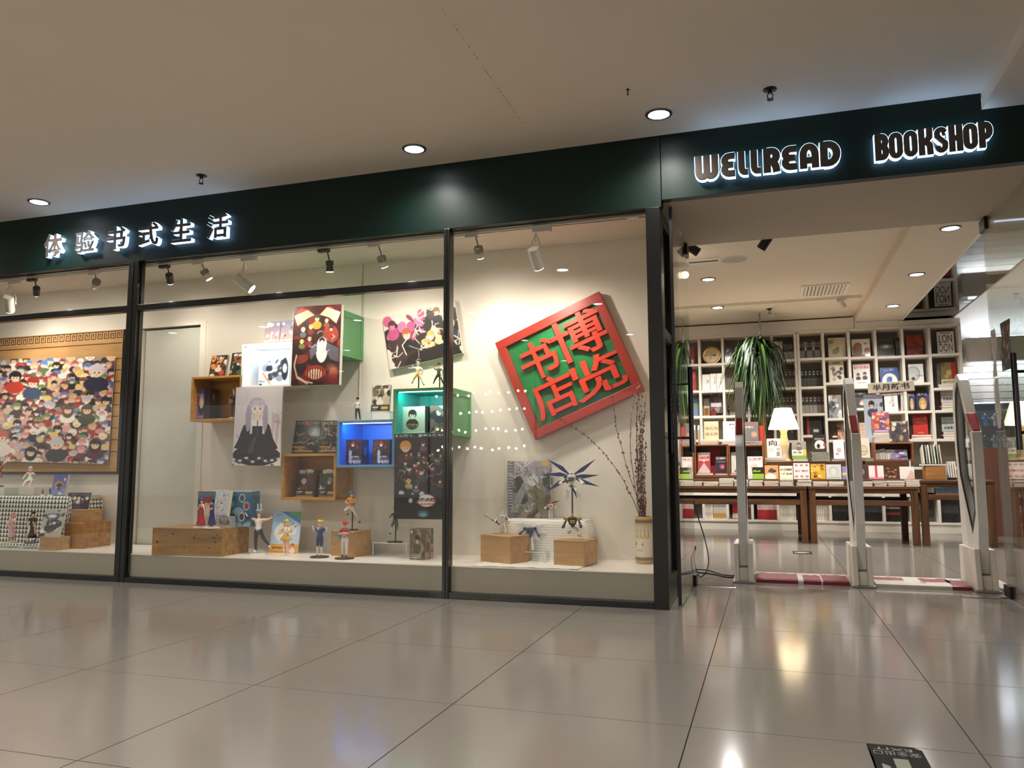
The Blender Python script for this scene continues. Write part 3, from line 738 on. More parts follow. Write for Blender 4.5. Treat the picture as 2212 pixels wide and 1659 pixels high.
def figure(label, loc, h, pose=None, cols=None, hair='#333', style='short', rotz=0, skirt=None, base=None, post=None, extras=None, group=None, bulk=1.0, name='figurine'):
    t = T(name, label, 'figurine', loc, math.radians(rotz), group)
    me, j = figure_mesh(pose, cols or {}, bulk)
    lo = min(v.co.z for v in me.vertices); zb = .022 if base else 0.0
    lift = (post if post else zb/h*0.6) - (0 if post else lo)
    k = h
    o = ob('body', me, t); o.scale = (k, k, k); o.location = (0, 0, lift*k)
    hm = mat('hair_'+hair.strip('#'), hair, 0.45)
    hd = Vector(j['h1']); nk = Vector(j['neck']); up = (hd-Vector(j['h0'])).normalized()
    b = B(); c = hd+Vector((0, .016, .012)); b.ball(c, (.068, .066, .064), 14, 9)
    b.ball(hd+Vector((0, -.03, .042)), (.052, .03, .022), 10, 6)
    R = random.Random(int(h*1e4))
    if style == 'long': b.ball(hd+Vector((0, .05, -.12)), (.075, .03, .20), 12, 8); [b.ball(hd+Vector((s*.062, .0, -.05)), (.018, .025, .09), 8, 6) for s in (-1, 1)]
    elif style == 'tousled':
        for i in range(18):
            a = 2*PI*i/9; e_ = R.uniform(.1, 1.2); d_ = Vector((math.cos(a)*math.cos(e_), math.sin(a)*math.cos(e_)*.8+.15, math.sin(e_))); b.cyl(c+d_*.035, c+d_*R.uniform(.09, .12), .034, .004, 6)
    elif style == 'bob': b.ball(hd+Vector((0, .025, -.03)), (.078, .06, .07), 12, 8)
    elif style == 'bun': [b.ball(hd+Vector((s*.06, .02, .05)), (.032, .03, .032), 10, 6) for s in (-1, 1)]
    elif style == 'tail': b.tube([c+Vector((0, .05, .02)), c+Vector((.02, .11, -.04)), c+Vector((.05, .12, -.18)), c+Vector((.09, .10, -.28))], [.03, .035, .028, .006], 8)
    for v in range(len(b.v)): pass
    o = b.obj('hair', hm, t, smooth=True); o.scale = (k, k, k); o.location = (0, 0, lift*k)
    b = B(); f = hd+Vector((0, -.047, -.022))
    for s in (-1, 1): b.ball(f+Vector((s*.02, 0, 0)), (.006, .004, .009), 6, 4)
    o = b.obj('eyes', m_black, t); o.scale = (k, k, k); o.location = (0, 0, lift*k)
    if skirt:
        z0, z1, r0, r1, colr = skirt; px, py = j['pel'][0], j['pel'][1]
        b = B(); n = 24; pr = []
        vs = []; fs = []
        for q in range(6):
            u = q/5; rr = r0+(r1-r0)*u**1.3
            for i in range(n):
                a = 2*PI*i/n; r_ = rr*(1+.10*u*math.cos(i*PI/2)); vs.append((px+r_*math.cos(a), py+r_*math.sin(a)*.8, z0+(z1-z0)*u))
        for q in range(5):
            for i in range(n): fs.append((q*n+i, (q+1)*n+i, (q+1)*n+(i+1) % n, q*n+(i+1) % n))
        b.add(vs, fs); o = b.obj('skirt', mat('cloth_'+colr.strip('#'), colr, 0.5), t, smooth=True); o.scale = (k, k, k); o.location = (0, 0, lift*k)
        sl = o.modifiers.new('thick', 'SOLIDIFY'); sl.thickness = .01
    if base:
        r, colr = base; b = B(); b.lathe([(r, 0), (r, .006), (r-.003, .008), (.0005, .008)], 28); b.obj('display_base', mat('base_'+colr.strip('#'), colr, 0.25), t)
    if post:
        q = Vector(j['pel'])*k+Vector((0, 0.03*k, lift*k)); b = B(); b.tube([(q.x*.3, .03, .004), (q.x*.5, .035, q.z*.6), (q.x, q.y+.03*k, q.z)], .0045, 8); b.obj('support_post', m_black, t)
    for fn in (extras or []): fn(t, k, lift*k, j)
    return t
def ex_shape(nm, colr, fn, rough=0.45):
    def f(t, k, lz, j):
        b = B(); fn(b, j); o = b.obj(nm, mat('paint_'+colr.strip('#'), colr, rough), t, smooth=True); o.scale = (k, k, k); o.location = (0, 0, lz)
    return f

# ================================================================ wall boxes of the middle bay
def wall_box(label, px, yf, m, minner, th=.018, side=False, led=None, group=None):
    x0, x1, z0, z1 = rectY(*px, yf); D = YB-yf
    t = T('wall_box', label, 'shelf box', ((x0+x1)/2, yf, z0)); W, H = x1-x0, z1-z0
    def pc(nm, x_0, y_0, z_0, x_1, y_1, z_1, mm): b = B(); b.box(x_0, y_0, z_0, x_1, y_1, z_1); return b.obj(nm, mm, t, .002)
    pc('top_board', -W/2, 0, H-th, W/2, D, H, m); pc('bottom_board', -W/2, 0, 0, W/2, D, th, m)
    pc('side_board', -W/2, 0, th, -W/2+th, D, H-th, m); pc('side_board', W/2-th, 0, th, W/2-(.006 if side else 0), D, H-th, m)
    pc('back_panel', -W/2+th, D-.008, th, W/2-th, D-.001, H-th, minner)
    if minner is not m:
        e = .0015
        pc('lining', -W/2+th, .012, th, -W/2+th+e, D-.008, H-th, minner); pc('lining', W/2-th-e, .012, th, W/2-th, D-.008, H-th, minner)
        pc('lining', -W/2+th, .012, H-th-e, W/2-th, D-.008, H-th, minner); pc('lining', -W/2+th, .012, th, W/2-th, D-.008, th+e, minner)
    if side:
        f = .035
        for a in ((0, th, f, H-th), (D-f, th, D, H-th), (f, th, D-f, th+f*.8), (f, H-th-f*.8, D-f, H-th)):
            pc('side_frame', W/2-.007, a[0], a[1], W/2, a[2], a[3], m)
    if led:
        b = B(); b.box(-W*.42, .02, H-th-.006, W*.42, .03, H-th-.002); b.obj('led_strip', mat('led_'+led[0].strip('#'), '#ffffff', emit=led[0], es=4), t)
        area('shelf_led_light', ((x0+x1)/2, yf+.035, z1-th-.012), ((x0+x1)/2, yf+.15, z1-th-.05), led[1], W*.8, .01, tuple(lin(led[0])))
    t['top'] = z1; t['floor'] = z0+th
    return t, (x0, x1, z0, z1)
m_wbox = mat('white_box_paint', '#ece9e2', 0.5, var=.03)
m_gbox = mat('mint_green_paint', '#5f9f68', 0.5, var=.08, scale=8)
m_bbox = mat('sky_blue_paint', '#6a9cc0', 0.5, var=.10, scale=8)
m_teal = mat('teal_lining', '#12908c', 0.5); m_blue = mat('bright_blue_lining', '#0a66cc', 0.5)
bA, rA = wall_box('orange oak shelf box holding a purple figure carton', (412, 812, 521, 909), .40, m_orange, m_orange)
bB, rB = wall_box('white shelf box with blue-white light inside', (521, 741, 632, 837), .40, m_wbox, m_wbox, led=('#cfe6ff', 1.7))
bC, rC = wall_box('mint green shelf box half hidden behind the big dark poster', (632, 672, 739, 770), .33, m_gbox, m_teal, side=True)
bD, rD = wall_box('orange oak shelf box below the blue box, two manga inside', (608, 980, 725, 1080), .40, m_orange, m_orange, side=True)
bE, rE = wall_box('sky blue shelf box with glowing deep blue inside', (727, 907, 852, 1010), .30, m_bbox, m_blue, led=('#dceaff', .9))
bF, rF = wall_box('mint green shelf box with teal inside behind the mullion', (849, 838, 972, 941), .25, m_gbox, m_teal, side=True, led=('#bffff0', 1.0))

# posters (all invented, anonymous compositions in the photograph's colours)
def art_dark_red():
    a = Art(96, 158).grad('#4a1416', '#1d0d12', 80)
    a.blobs(['#7a1d22', '#2a1216', '#5b1a1c', '#8d3a2c'], 40, 4, .05, .16)
    a.e(.2, .1, .12, .07, '#b0281f'); a.e(.74, .08, .10, .055, '#c23a2a')
    a.poly([(.02, .12), (.3, .05), (.45, .12), (.3, .16), (.1, .25)], '#c9b493'); a.poly([(.98, .1), (.7, .03), (.55, .12), (.75, .16), (.9, .24)], '#c9b493')
    a.person(.5, .16, .085, '#4f4036', '#c99a3a', '#d8c3a0', face=False)
    for cx, cy, s, h, t in ((.22, .30, .06, '#c4c0b4', '#5d6a70'), (.38, .27, .06, '#d9b45a', '#7f2c2c'), (.2, .45, .055, '#e2c04a', '#6f7f4a'), (.36, .42, .055, '#caa58a', '#872c3f'), (.8, .3, .06, '#2c2022', '#a03024'), (.7, .2, .05, '#b9a58c', '#8d4a30')):
        a.person(cx, cy, s, h, t, face=False)
    a.e(.62, .56, .12, .16, '#f4f1ea'); a.e(.62, .44, .06, .035, '#2b2330'); a.e(.62, .465, .035, .025, '#f0d3bf')
    a.poly([(.72, .47), (.97, .55), (.98, .72), (.8, .68), (.7, .56)], '#5f5a68'); a.poly([(.52, .47), (.36, .56), (.4, .68), (.52, .58)], '#6a6371')
    a.strokes(['#e8ded2', '#c9bfb4'], 10, 3, .012, (.35, .35, .9, .6), .12)
    a.e(.5, .84, .22, .09, '#a8382c'); a.e(.5, .86, .15, .065, '#f0cfae')
    for k in range(7): a.line([(.34+.053*k, .78), (.36+.047*k, .95)], .022, '#6a1f1c')
    a.line([(.1, .62), (.06, .75), (.12, .88), (.3, .95), (.45, .97)], .03, '#d8c9b0'); a.line([(.12, .9), (.35, .98)], .02, '#eadfce')
    a.e(.85, .80, .18, .08, '#ff9f7a', .4, .5, True); return a
def art_pale_lady():
    a = Art(92, 156).grad('#d3ccd6', '#f0e6e0', 60)
    R = random.Random(2)
    for k in range(22):
        x, y, l = R.uniform(0, 1), R.uniform(0, .9), R.uniform(.1, .35); a.poly([(x, y), (x+l*.25, y+l*.1), (x+l*.1, y+l)], R.choice(['#f6f1f0', '#c6bccb', '#e3d5da', '#b9aebf']), .6)
    a.blobs(['#8a4a70', '#584383', '#c07aa0', '#3d2a5a'], 26, 7, .02, .06, (0, .84, 1, 1))
    a.blobs(['#d59ab2', '#efd3dc'], 10, 8, .015, .035, (.75, .3, 1, .6)); a.blobs(['#d59ab2'], 5, 9, .015, .03, (0, .6, .2, .75))
    a.poly([(.36, .41), (.2, .5), (.1, .68), (.02, .78), (.2, .8), (.34, .62)], '#26212e'); a.poly([(.64, .41), (.76, .5), (.84, .66), (.95, .78), (.8, .8), (.66, .6)], '#26212e')
    a.e(.5, .87, .5, .13, '#211c2a'); a.poly([(.3, .6), (.7, .6), (.95, .86), (.05, .86)], '#2c2636'); a.poly([(.44, .62), (.5, .62), (.42, .84), (.3, .84)], '#4a4258')
    for k in range(15): a.e(.03+.067*k, .925+.025*math.sin(k*1.3), .04, .016, ['#ded3e0', '#4a4058'][k % 2])
    a.poly([(.36, .42), (.64, .42), (.62, .5), (.6, .62), (.4, .62), (.38, .5)], '#f1ecf0'); a.poly([(.39, .5), (.61, .5), (.61, .63), (.39, .63)], '#2a2433'); a.line([(.5, .43), (.5, .62)], .02, '#4a3f58')
    a.r(.455, .35, .535, .43, '#f3d8cb'); a.e(.47, .25, .18, .115, '#b9b3c4'); a.e(.3, .40, .06, .17, '#aaa3b8'); a.e(.66, .40, .055, .17, '#aaa3b8')
    a.e(.485, .28, .125, .08, '#f7e0d5'); a.poly([(.32, .25), (.4, .17), (.6, .17), (.64, .26), (.56, .245), (.5, .26), (.44, .24), (.38, .265)], '#c9c3d2')
    for d in (.43, .545): a.e(d, .285, .022, .011, '#5a6c8a'); a.e(d, .284, .010, .007, '#2c3a52'); a.line([(d-.025, .268), (d+.025, .266)], .010, '#5a5566')
    a.line([(.47, .326), (.505, .327)], .010, '#b56a66')
    a.strokes(['#a29bb2', '#ddd8e4', '#cfc9da'], 16, 5, .007, (.32, .16, .62, .26), .07); return a
def art_action():
    a = Art(140, 96, '#cfc6b8')
    a.blobs(['#2a211f', '#191517', '#3b2b2d'], 26, 11, .06, .16, (.05, .15, 1, .95))
    a.blobs(['#c0507e', '#d66f9a', '#8b3358'], 12, 12, .03, .08, (.05, .1, .55, .5))
    a.person(.30, .42, .085, '#a3543d', '#1d191d', face=True); a.person(.12, .2, .07, '#43222f', '#b04a77', '#c77a95', face=False)
    a.person(.74, .14, .06, '#8a4527', '#262024', face=False); a.person(.62, .55, .07, '#d6a45b', '#3b3a42'); a.person(.9, .42, .07, '#e8e6e0', '#2c3142', face=False)
    a.blobs(['#efe6d8', '#f3c48f', '#e39b5d'], 22, 13, .015, .05, (.45, .45, .95, .9)); a.strokes(['#f2ece2', '#d9cfc1', '#111'], 26, 14, .012, (.4, .1, 1, .9), .12)
    a.poly([(.3, .8), (.9, .72), (1, 1), (.2, 1)], '#1a1719'); a.strokes(['#b84a7a', '#e8ddd0'], 10, 16, .01, (.05, .5, .5, 1), .14); return a
def art_tall_dark():
    a = Art(92, 168, '#0f0f12'); a.blobs(['#1d1d24', '#2a1a1c', '#15202a'], 30, 21, .06, .18)
    a.person(.22, .16, .14, '#e0a03a', '#4a2a20'); a.person(.55, .13, .06, '#3c3340', '#7c4a5c', face=False)
    R = random.Random(8)
    for k in range(34): a.person(R.uniform(.15, .95), R.uniform(.24, .44), .035, R.choice(['#7c2b24', '#2a2226', '#b8552f', '#d9d0c6', '#3d6a58']), R.choice(['#8f2a26', '#2b2b33', '#5b3b30', '#3b5a4c']), face=False)
    a.person(.52, .45, .085, '#5d2a22', '#2f4038'); a.person(.28, .56, .06, '#d7a32f', '#bfa05a'); a.person(.42, .62, .05, '#444a55', '#6b6f79', face=False); a.person(.86, .56, .05, '#20242c', '#5d3b3a', face=False)
    a.strokes(['#e9dfd2', '#c6483a', '#d8943f'], 26, 23, .010, (.05, .3, 1, .62), .1); a.blobs(['#c9d3d8', '#5f7077'], 10, 24, .01, .05, (.1, .68, .6, .8))
    a.tx('その刃で、悪夢を断ち斬', .5, .033, .036, '#f2efe6', .97)
    a.e(.62, .785, .17, .075, '#a23a30'); a.e(.61, .785, .155, .069, '#f0e8dc'); a.tx('鬼滅の刃', .585, .775, .05, '#151214', .36, .05); a.tx('無限列車編', .63, .825, .024, '#b3322a', .26)
    a.e(.55, .93, .14, .05, '#5c8fae', 0, .8, True); a.e(.55, .95, .10, .03, '#8fc1d8', 0, .8, True); return a
slab('poster', 'big dark red fantasy crowd poster covering the mint green box', 'poster', [(635, 663), (738, 657), (633, 833)], .29, .035, art_dark_red())
slab('poster', 'pale lavender poster of a lady in black and white dress below the white box', 'poster', [(510, 837), (611, 835), (510, 1005)], .36, .014, art_pale_lady())
slab('poster', 'tilted wide poster of dark fighting figures on pale ground', 'poster', [(826, 686), (981, 647), (844, 798)], YB-.04, .035, art_action())
slab('poster', 'tall black film poster with white Japanese line across its top', 'poster', [(852, 937), (966, 934), (856, 1121)], .22, .012, art_tall_dark())

# the crowd picture on its brown board (left bay)
bx1, bz0, bz1 = onY(259, 860, .62)[0], onY(150, 1019, .62)[2], onY(255, 712, .62)[2]
t = T('notice_board', 'brown wooden board with dark key-pattern band and black frame edge', 'board', (bx1, .62, bz0))
H = bz1-bz0
m_board = mat('tan_board', '#bd9260', 0.55, kind='wood', color2='#ab7f4c', scale=2, stretch=(.5, .8, .8)); m_ink = mat('burnt_line', '#2a1a10', .7)
b = B(); b.box(-2.2, 0, 0, 0, .028, H); b.obj('board', m_board, t, .002)
b = B(); b.box(.0, .0, -.02, .03, .028, H); b.box(-2.2, 0, -.02, .0, .028, 0); b.obj('black_edge', m_frame, t, .002)
b = B()
for z in (H-.115,): b.box(-2.2, -.0015, z-.003, -.008, 0, z+.003)
for k in range(26):
    x = -.012-.07*k
    for p, q in (((0, 0), (.0, -.06)), ((0, -.06), (-.045, -.06)), ((-.045, -.06), (-.045, -.018)), ((-.045, -.018), (-.022, -.018)), ((-.022, -.018), (-.022, -.042)), ((-.07, 0), (0, 0))):
        x0, x1 = sorted((x+p[0], x+q[0])); z0, z1 = sorted((p[1], q[1])); b.box(x0-.003, -.0015, H-.010+z0-.003, x1+.003, 0, H-.010+z1+.003)
for k in range(9):
    b.box(-.075, -.0015, .165+.098*k, -.004, 0, .170+.098*k)
b.obj('burnt_pattern', m_ink, t)
def art_crowd():
    a = Art(200, 172, '#a08a80'); R = random.Random(77)
    hairs = ['#2a201f', '#e3c46a', '#c05a52', '#e9e4dc', '#8a3f3a', '#d98a94', '#6a8a4e', '#b8b3c4', '#3c3a44', '#caa27a', '#5a7ab0', '#2f2624', '#f0dca8', '#7d4a38']
    tops = ['#2b2a30', '#e8e2da', '#8d2d2d', '#3d5a80', '#c9b39a', '#5a6b4a', '#d8a0a0', '#6a3a4e', '#f0ece4', '#a33a34', '#4a3a32', '#2f3f38']
    for row in range(18):
        n = 20
        for c in range(n):
            x, y = (c+R.uniform(-.1, 1.1))/n, (row+R.uniform(.1, .9))/18
            lf = x < .28
            a.person(x, y, R.uniform(.022, .036), R.choice(hairs[:3]+['#5a4038', '#d8c0a8'] if lf else hairs), R.choice(['#c9a58f', '#7a3b34', '#e0cfc0', '#3a3032'] if lf else tops), R.choice(['#f3d2b8', '#efc6a6', '#f7ddc8']))
    for x, y, s, h, tp in ((.25, .28, .075, '#e2c273', '#caa090'), (.42, .18, .07, '#2c2220', '#c2402f'), (.53, .24, .07, '#9c2f2f', '#43506b'), (.9, .14, .085, '#cfc6d2', '#2e2c44'), (.24, .62, .07, '#e6c870', '#4d78b8'),
                        (.36, .76, .085, '#c25f62', '#e4d9cc'), (.7, .82, .075, '#c3c6c4', '#3b3a3c'), (.86, .5, .06, '#5a4a34', '#3f4c38'), (.75, .5, .055, '#6b4a36', '#efe9df'), (.55, .9, .06, '#2b2022', '#efe8e2'), (.92, .82, .06, '#3a1c22', '#5d2633'), (.16, .46, .06, '#3c2c24', '#2c3a30')):
        a.person(x, y, s*.72, h, tp, long=(s < .07))
    a.blobs(['#1d1a1e', '#37333a', '#d8d4d0'], 14, 31, .02, .06, (0, .75, .16, 1)); return a
o = slab('poster', 'wide collage poster of many drawn people pinned on the brown board', 'poster', [(-105, 779), (249, 769), (-105, 994)], .597, .004, art_crowd())

# ---- goods in and on the wall boxes
def at_px(px0, px1, y): 
    a, c = onY(px0, 900, y)[0], onY(px1, 900, y)[0]; return (a+c)/2, c-a
def hgt(py0, py1, px, y): return onY(px, py0, y)[2]-onY(px, py1, y)[2]
def art_manga(cols, seed, title=None, tc='#fff', band=None, bandtx=None, ty=.12, th=.14, vert=False, w=30, h=44, tw=None):
    a = Art(w, h, cols[0]); a.blobs(cols[1:], 16, seed, .06, .22); a.strokes(cols[1:]+['#e8e0d4'], 6, seed+1, .03, (.1, .2, .9, .8), .3)
    R = random.Random(seed); a.person(.5+R.uniform(-.1, .1), .45, .17, R.choice(cols[1:]), R.choice(cols), face=False)
    if band: a.r(0, .74, 1, 1, band); a.r(.08, .80, .4, .84, '#d8d2c8'); a.r(.08, .87, .34, .9, '#d8d2c8'); a.r(.55, .79, .92, .9, '#d8b23a'); a.r(0.05, .95, .95, .98, '#efeae0')
    if bandtx: a.tx(bandtx, .5, .87, .08, '#e0b050', .8)
    if title: a.tx(title, .5, ty, th, tc, tw or (.8 if len(title) > 1 else None), .03)
    return a
def on_box(rbox, px0, px1, py0, y, label, art, t_=.018, lean=10, inside=False, spine='#2a2020', rotz=0, th=.018):
    x, w_ = at_px(px0, px1, y); z = (rbox[2]+th) if inside else rbox[3]
    px = (px0+px1)/2; h = (onY(px, py0, y)[2]-z)/math.cos(math.radians(lean))
    return book(label, w_, t_, h, art, (x, y, z+.0012), lean, rotz, spine)
RG = ['#3a2620', '#c2452c', '#e08a3a', '#5a3a2c', '#d8cdbf']
on_box(rA, 446, 483, 767, .47, 'manga with red and orange cover leaning on the orange box', art_manga(RG, 5, '鹤鲛', '#ece7dc', ty=.14, tw=.6), rotz=-4)
on_box(rA, 490, 521, 761, .47, 'dark green and red manga standing at the corner of the orange box', art_manga(['#22281f', '#3f5a3a', '#c8452f', '#10140f', '#8aa06a'], 6, '蜘蛛', '#ece7dc', ty=.12, tw=.7), rotz=-4)
AU = ['#6a6a88', '#b06a6e', '#e0a89c', '#4a4a63', '#f0ddd6']
def art_name(seed):
    a = Art(30, 44).grad('#55597c', '#e6a59a'); a.blobs(['#7d7896', '#c8767a', '#4a4c66', '#f0c2b4'], 12, seed, .06, .2); a.tx('名', .18, .13, .13, '#fff'); a.tx('你', .82, .13, .13, '#fff'); a.tx('字', .2, .6, .13, '#f5ece6'); a.tx('的', .8, .55, .13, '#f5ece6')
    a.r(0, .80, 1, 1, '#d8cdc0'); a.tx('日本第一新海诚', .5, .88, .07, '#4a4038', .85); return a
on_box(rB, 565, 598, 695, .50, 'left of two pink sky-coloured novels on the white box', art_name(3), lean=6)
on_box(rB, 599, 632, 692, .50, 'right of two pink sky-coloured novels, beside the dark red poster', art_name(4), lean=6)
def art_purple():
    a = Art(44, 48, '#6b4f96'); a.r(.55, 0, 1, 1, '#1e1a1e'); a.person(.36, .33, .2, '#cdb6b4', '#1c1a20', long=True, face=False); a.tx('劇', .1, .2, .1, '#fff'); a.r(.05, .9, .5, .92, '#b9aacb'); return a
def art_darkside():
    a = Art(40, 48, '#1b171a'); a.person(.4, .3, .17, '#a8908a', '#2a2326', '#8d6f60', face=False); a.r(.5, .55, .95, .6, '#3b3036'); return a
x, w_ = at_px(421, 456, .46); carton('figure_carton', 'purple and black figure carton inside the orange box', 'carton', x, .46, rA[2]+.018, .115, .11, hgt(836, 902, 440, .46), art_purple(), '#1c181b', '#2a2430', rotz=4, side_art=art_darkside())
def art_white_carton():
    a = Art(52, 56, '#e9eef2'); a.r(0, 0, 1, .16, '#b9d6ea'); a.blobs(['#3c4250', '#20242c', '#8e97a5'], 14, 41, .05, .14, (.2, .25, .9, .85)); a.person(.35, .3, .1, '#8f83b5', '#2c2c38', face=False); a.person(.55, .5, .09, '#d9a7a0', '#42424c', face=False)
    a.e(.85, .5, .11, .34, '#23252b'); a.e(.85, .48, .07, .14, '#c9ccd0'); a.line([(.15, .6), (.4, .95)], .05, '#c9863f'); a.tx('Mas', .12, .84, .08, '#6a6a70'); a.e(.08, .95, .05, .05, '#1b1b1b'); return a
x, w_ = at_px(556, 622, .47); carton('figure_carton', 'white figure carton with dark drawing inside the lit white box', 'carton', x, .47, rB[2]+.018, w_, .10, hgt(762, 833, 588, .47), art_white_carton(), '#cfd4d8', '#dfe6ec')
for x0, x1, lb, sd in ((632, 686, 'black fantasy novel with silver title, left one on the lower orange box', 51), (689, 735, 'black fantasy novel with silver title, partly behind the blue box', 52)):
    a = Art(36, 50, '#15130f'); a.blobs(['#2a241f', '#3b2a22', '#0c0b0a', '#7a3226' if sd == 51 else '#8d7a5a'], 16, sd, .06, .2); a.strokes(['#d8cdb8', '#b3532f', '#8a8578'], 12, sd, .02, (.15, .25, .9, .75), .25)
    a.tx('OVERLORD', .5, .085, .10, '#c9c4ba', .86, .01); a.r(.04, .78, .5, .81, '#d9a23a'); a.r(.04, .9, .8, .93, '#c9a25a'); a.tx('不死者之王', .35, .86, .06, '#caa04a', .5)
    on_box(rD, x0, x1, 908, .46, lb, a, .025, 12, spine='#14110f', rotz=2)
for x0, x1, lb, sd in ((640, 681, 'manga with black band and red picture inside the lower orange box, left one', 55), (691, 725, 'manga with black band and grey picture inside the lower orange box, right one', 56)):
    on_box(rD, x0, x1, 1014, .50, lb, art_manga(['#3b3530', '#7c2f28', '#d0c9c0', '#1f1c1b', '#5d5a58'] if sd == 55 else ['#4a4a46', '#8d8a84', '#d8d4cc', '#2a2926', '#5b4a44'], sd, '東京', '#e6e2da', band='#121112', ty=.1), .016, 9, True, '#1a1a1a')
def art_fes():
    a = Art(38, 48, '#34191a'); a.blobs(['#5e2320', '#1f1618', '#8c3a28', '#46302c'], 16, 61, .08, .2); a.person(.5, .2, .13, '#b03428', '#3a2a2c', face=False); a.poly([(.3, .4), (.45, .45), (.42, .95), (.28, .9)], '#cfc8c4'); a.tx('師範祭', .66, .70, .12, '#f2efe8', .5, .05); a.tx('FES!!', .66, .86, .13, '#f2efe8', .52, .05); return a
def art_fes_side():
    a = Art(16, 48, '#0d1a36'); a.r(.3, .3, .7, .6, '#3a5a9a'); a.r(.2, .8, .8, .95, '#21407a'); return a
x, w_ = at_px(744, 783, .40); carton('figure_carton', 'dark red figure carton with white FES lettering, left in the blue box', 'carton', x, .40, rE[2]+.018, w_, .10, hgt(949, 1004, 765, .40), art_fes(), '#0d1a36', '#2a1a1c', rotz=0, side_art=art_fes_side())
x, w_ = at_px(806, 843, .40); carton('figure_carton', 'dark red figure carton with white FES lettering, right in the blue box', 'carton', x, .40, rE[2]+.018, w_, .10, hgt(948, 1003, 825, .40), art_fes(), '#0d1a36', '#2a1a1c', rotz=0, side_art=art_fes_side())
def art_hero():
    a = Art(44, 52, '#d9cbb8'); a.person(.45, .3, .23, '#1f1a1a', '#2a2220', '#f0d4bb'); a.tx('我英雄', .5, .70, .14, '#d8a52e', .55, .05); a.r(0, .9, 1, 1, '#e3ddd2'); return a
x, w_ = at_px(868, 919, .36); carton('figure_carton', 'cream carton with dark haired drawn head inside the mint green box', 'carton', x, .36, rF[2]+.018, w_, .09, hgt(873, 932, 893, .36), art_hero(), '#2a2422', '#4a3a33', rotz=-4)
a = Art(40, 52, '#7c5a50'); a.blobs(['#3d5560', '#b9b0a5', '#2a2a30', '#c25a45'], 18, 65, .06, .2); a.person(.4, .25, .18, '#56707c', '#262a33', face=False); a.tx('英雄', .45, .82, .12, '#d8b23a', .5)
x, w_ = at_px(928, 978, .36); carton('figure_carton', 'teal and red carton inside the mint green box, cut by the mullion', 'carton', x, .36, rF[2]+.018, w_, .09, hgt(872, 932, 950, .36), a, '#26221f', '#4a3a33', rotz=-4)
# acrylic riser and manga on the blue box
m_acr = glass('clear_acrylic', '#f4f8f8', 1.0)
def acrylic(label, x, y, z, w_, d, h, rotz=0):
    t = T('acrylic_riser', label, 'display riser', (x, y, z), math.radians(rotz)); th = .004
    for nm, c in (('top_sheet', (-w_/2, -d/2, h-th, w_/2, d/2, h)), ('side_sheet', (-w_/2, -d/2, 0, -w_/2+th, d/2, h-th)), ('side_sheet', (w_/2-th, -d/2, 0, w_/2, d/2, h-th))):
        b = B(); b.box(*c); b.obj(nm, m_acr, t)
        e = B(); x0, y0, z0, x1, y1, z1 = c
        if nm == 'top_sheet': e.box(x0, y0-.0008, z0, x1, y0, z1); e.box(x1, y0, z0, x1+.0008, y1, z1); e.box(x0-.0008, y0, z0, x0, y1, z1)
        else: e.box(x0, y0-.0008, z0, x1, y0, z1); e.box(x0, y1, z0, x1, y1+.0008, z1)
        e.obj('polished_edge', mat('frosted_acrylic_edge', '#f1f4f2', .25), t)
    return t
xx, ww = at_px(792, 849, .42); acrylic('low clear acrylic riser carrying a manga on the blue box', xx, .43, rE[3], ww, .12, hgt(889, 907, 820, .42))
zz = rE[3]+hgt(889, 907, 820, .42)
x, w_ = at_px(804, 842, .42); book('manga with black band on the acrylic riser over the blue box', w_, .02, hgt(828, 888, 823, .42), art_manga(['#b9ae98', '#3a332b', '#e2d8c4', '#6d6250', '#1f1b18'], 71, '東京', '#2a2622', band='#151414', ty=.1), (x, .40, zz+.0012), 8, 3, '#20302a')
# ================================================================ on the display ledge
def solid_crate(name, label, corners, top_py, m, z=ZL, bevel=.004, group=None):
    """a closed wooden crate standing on z: front-left, front-right, back-right floor pixels; height from the pixel of its front-right top"""
    A, Bq, Cq = [Vector(onZ(c[0], c[1], z)) for c in corners]
    ux = Bq-A; ang = math.atan2(ux.y, ux.x); L = ux.length; D = abs((Cq-Bq).dot(Vector((-math.sin(ang), math.cos(ang), 0))))
    h = onY(corners[1][0], top_py, Bq.y)[2]-z
    t = T(name, label, 'crate', A, ang, group); th = .012
    for nm, c in (('front_board', (0, 0, 0, L, th, h-th)), ('back_board', (0, D-th, 0, L, D, h-th)), ('side_board', (0, th, 0, th, D-th, h-th)), ('side_board', (L-th, th, 0, L, D-th, h-th)), ('top_board', (0, 0, h-th, L, D, h))):
        b = B(); b.box(*c); b.obj(nm, m, t, .0025)
    return t, A, L, D, h, ang
m_knot = mat('knotty_dark_pine', '#b58745', 0.45, kind='wood', color2='#7d5626', scale=3, stretch=(.5, .8, .8))
def knots(t, L, h, seed, n=9):
    R = random.Random(seed); b = B()
    for k in range(n):
        x, z, r = R.uniform(.03, L-.03), R.uniform(.03, h-.03), R.uniform(.003, .007)
        b.prism([(x+r*math.cos(a)*1.5, z+r*math.sin(a)) for a in np.linspace(0, 2*PI, 9)[:-1]], -.0008, .001, 'y')
    b.obj('wood_knots', mat('dark_knot', '#2a150a', .6), t)
cr, cA, cL, cD, cH, cAng = solid_crate('wooden_crate', 'big knotty pine crate at the left of the middle bay', [(327, 1199), (477, 1203), (536, 1192)], 1142, m_knot)
knots(cr, cL, cH, 5, 12)
ztop = ZL+cH
def cw(px, py, z): return tuple(onZ(px, py, z))
def ledge(px, py): return tuple(onZ(px, py, ZL))
def ph(px, y0, y1, y): return onY(px, y0, y)[2]-onY(px, y1, y)[2]
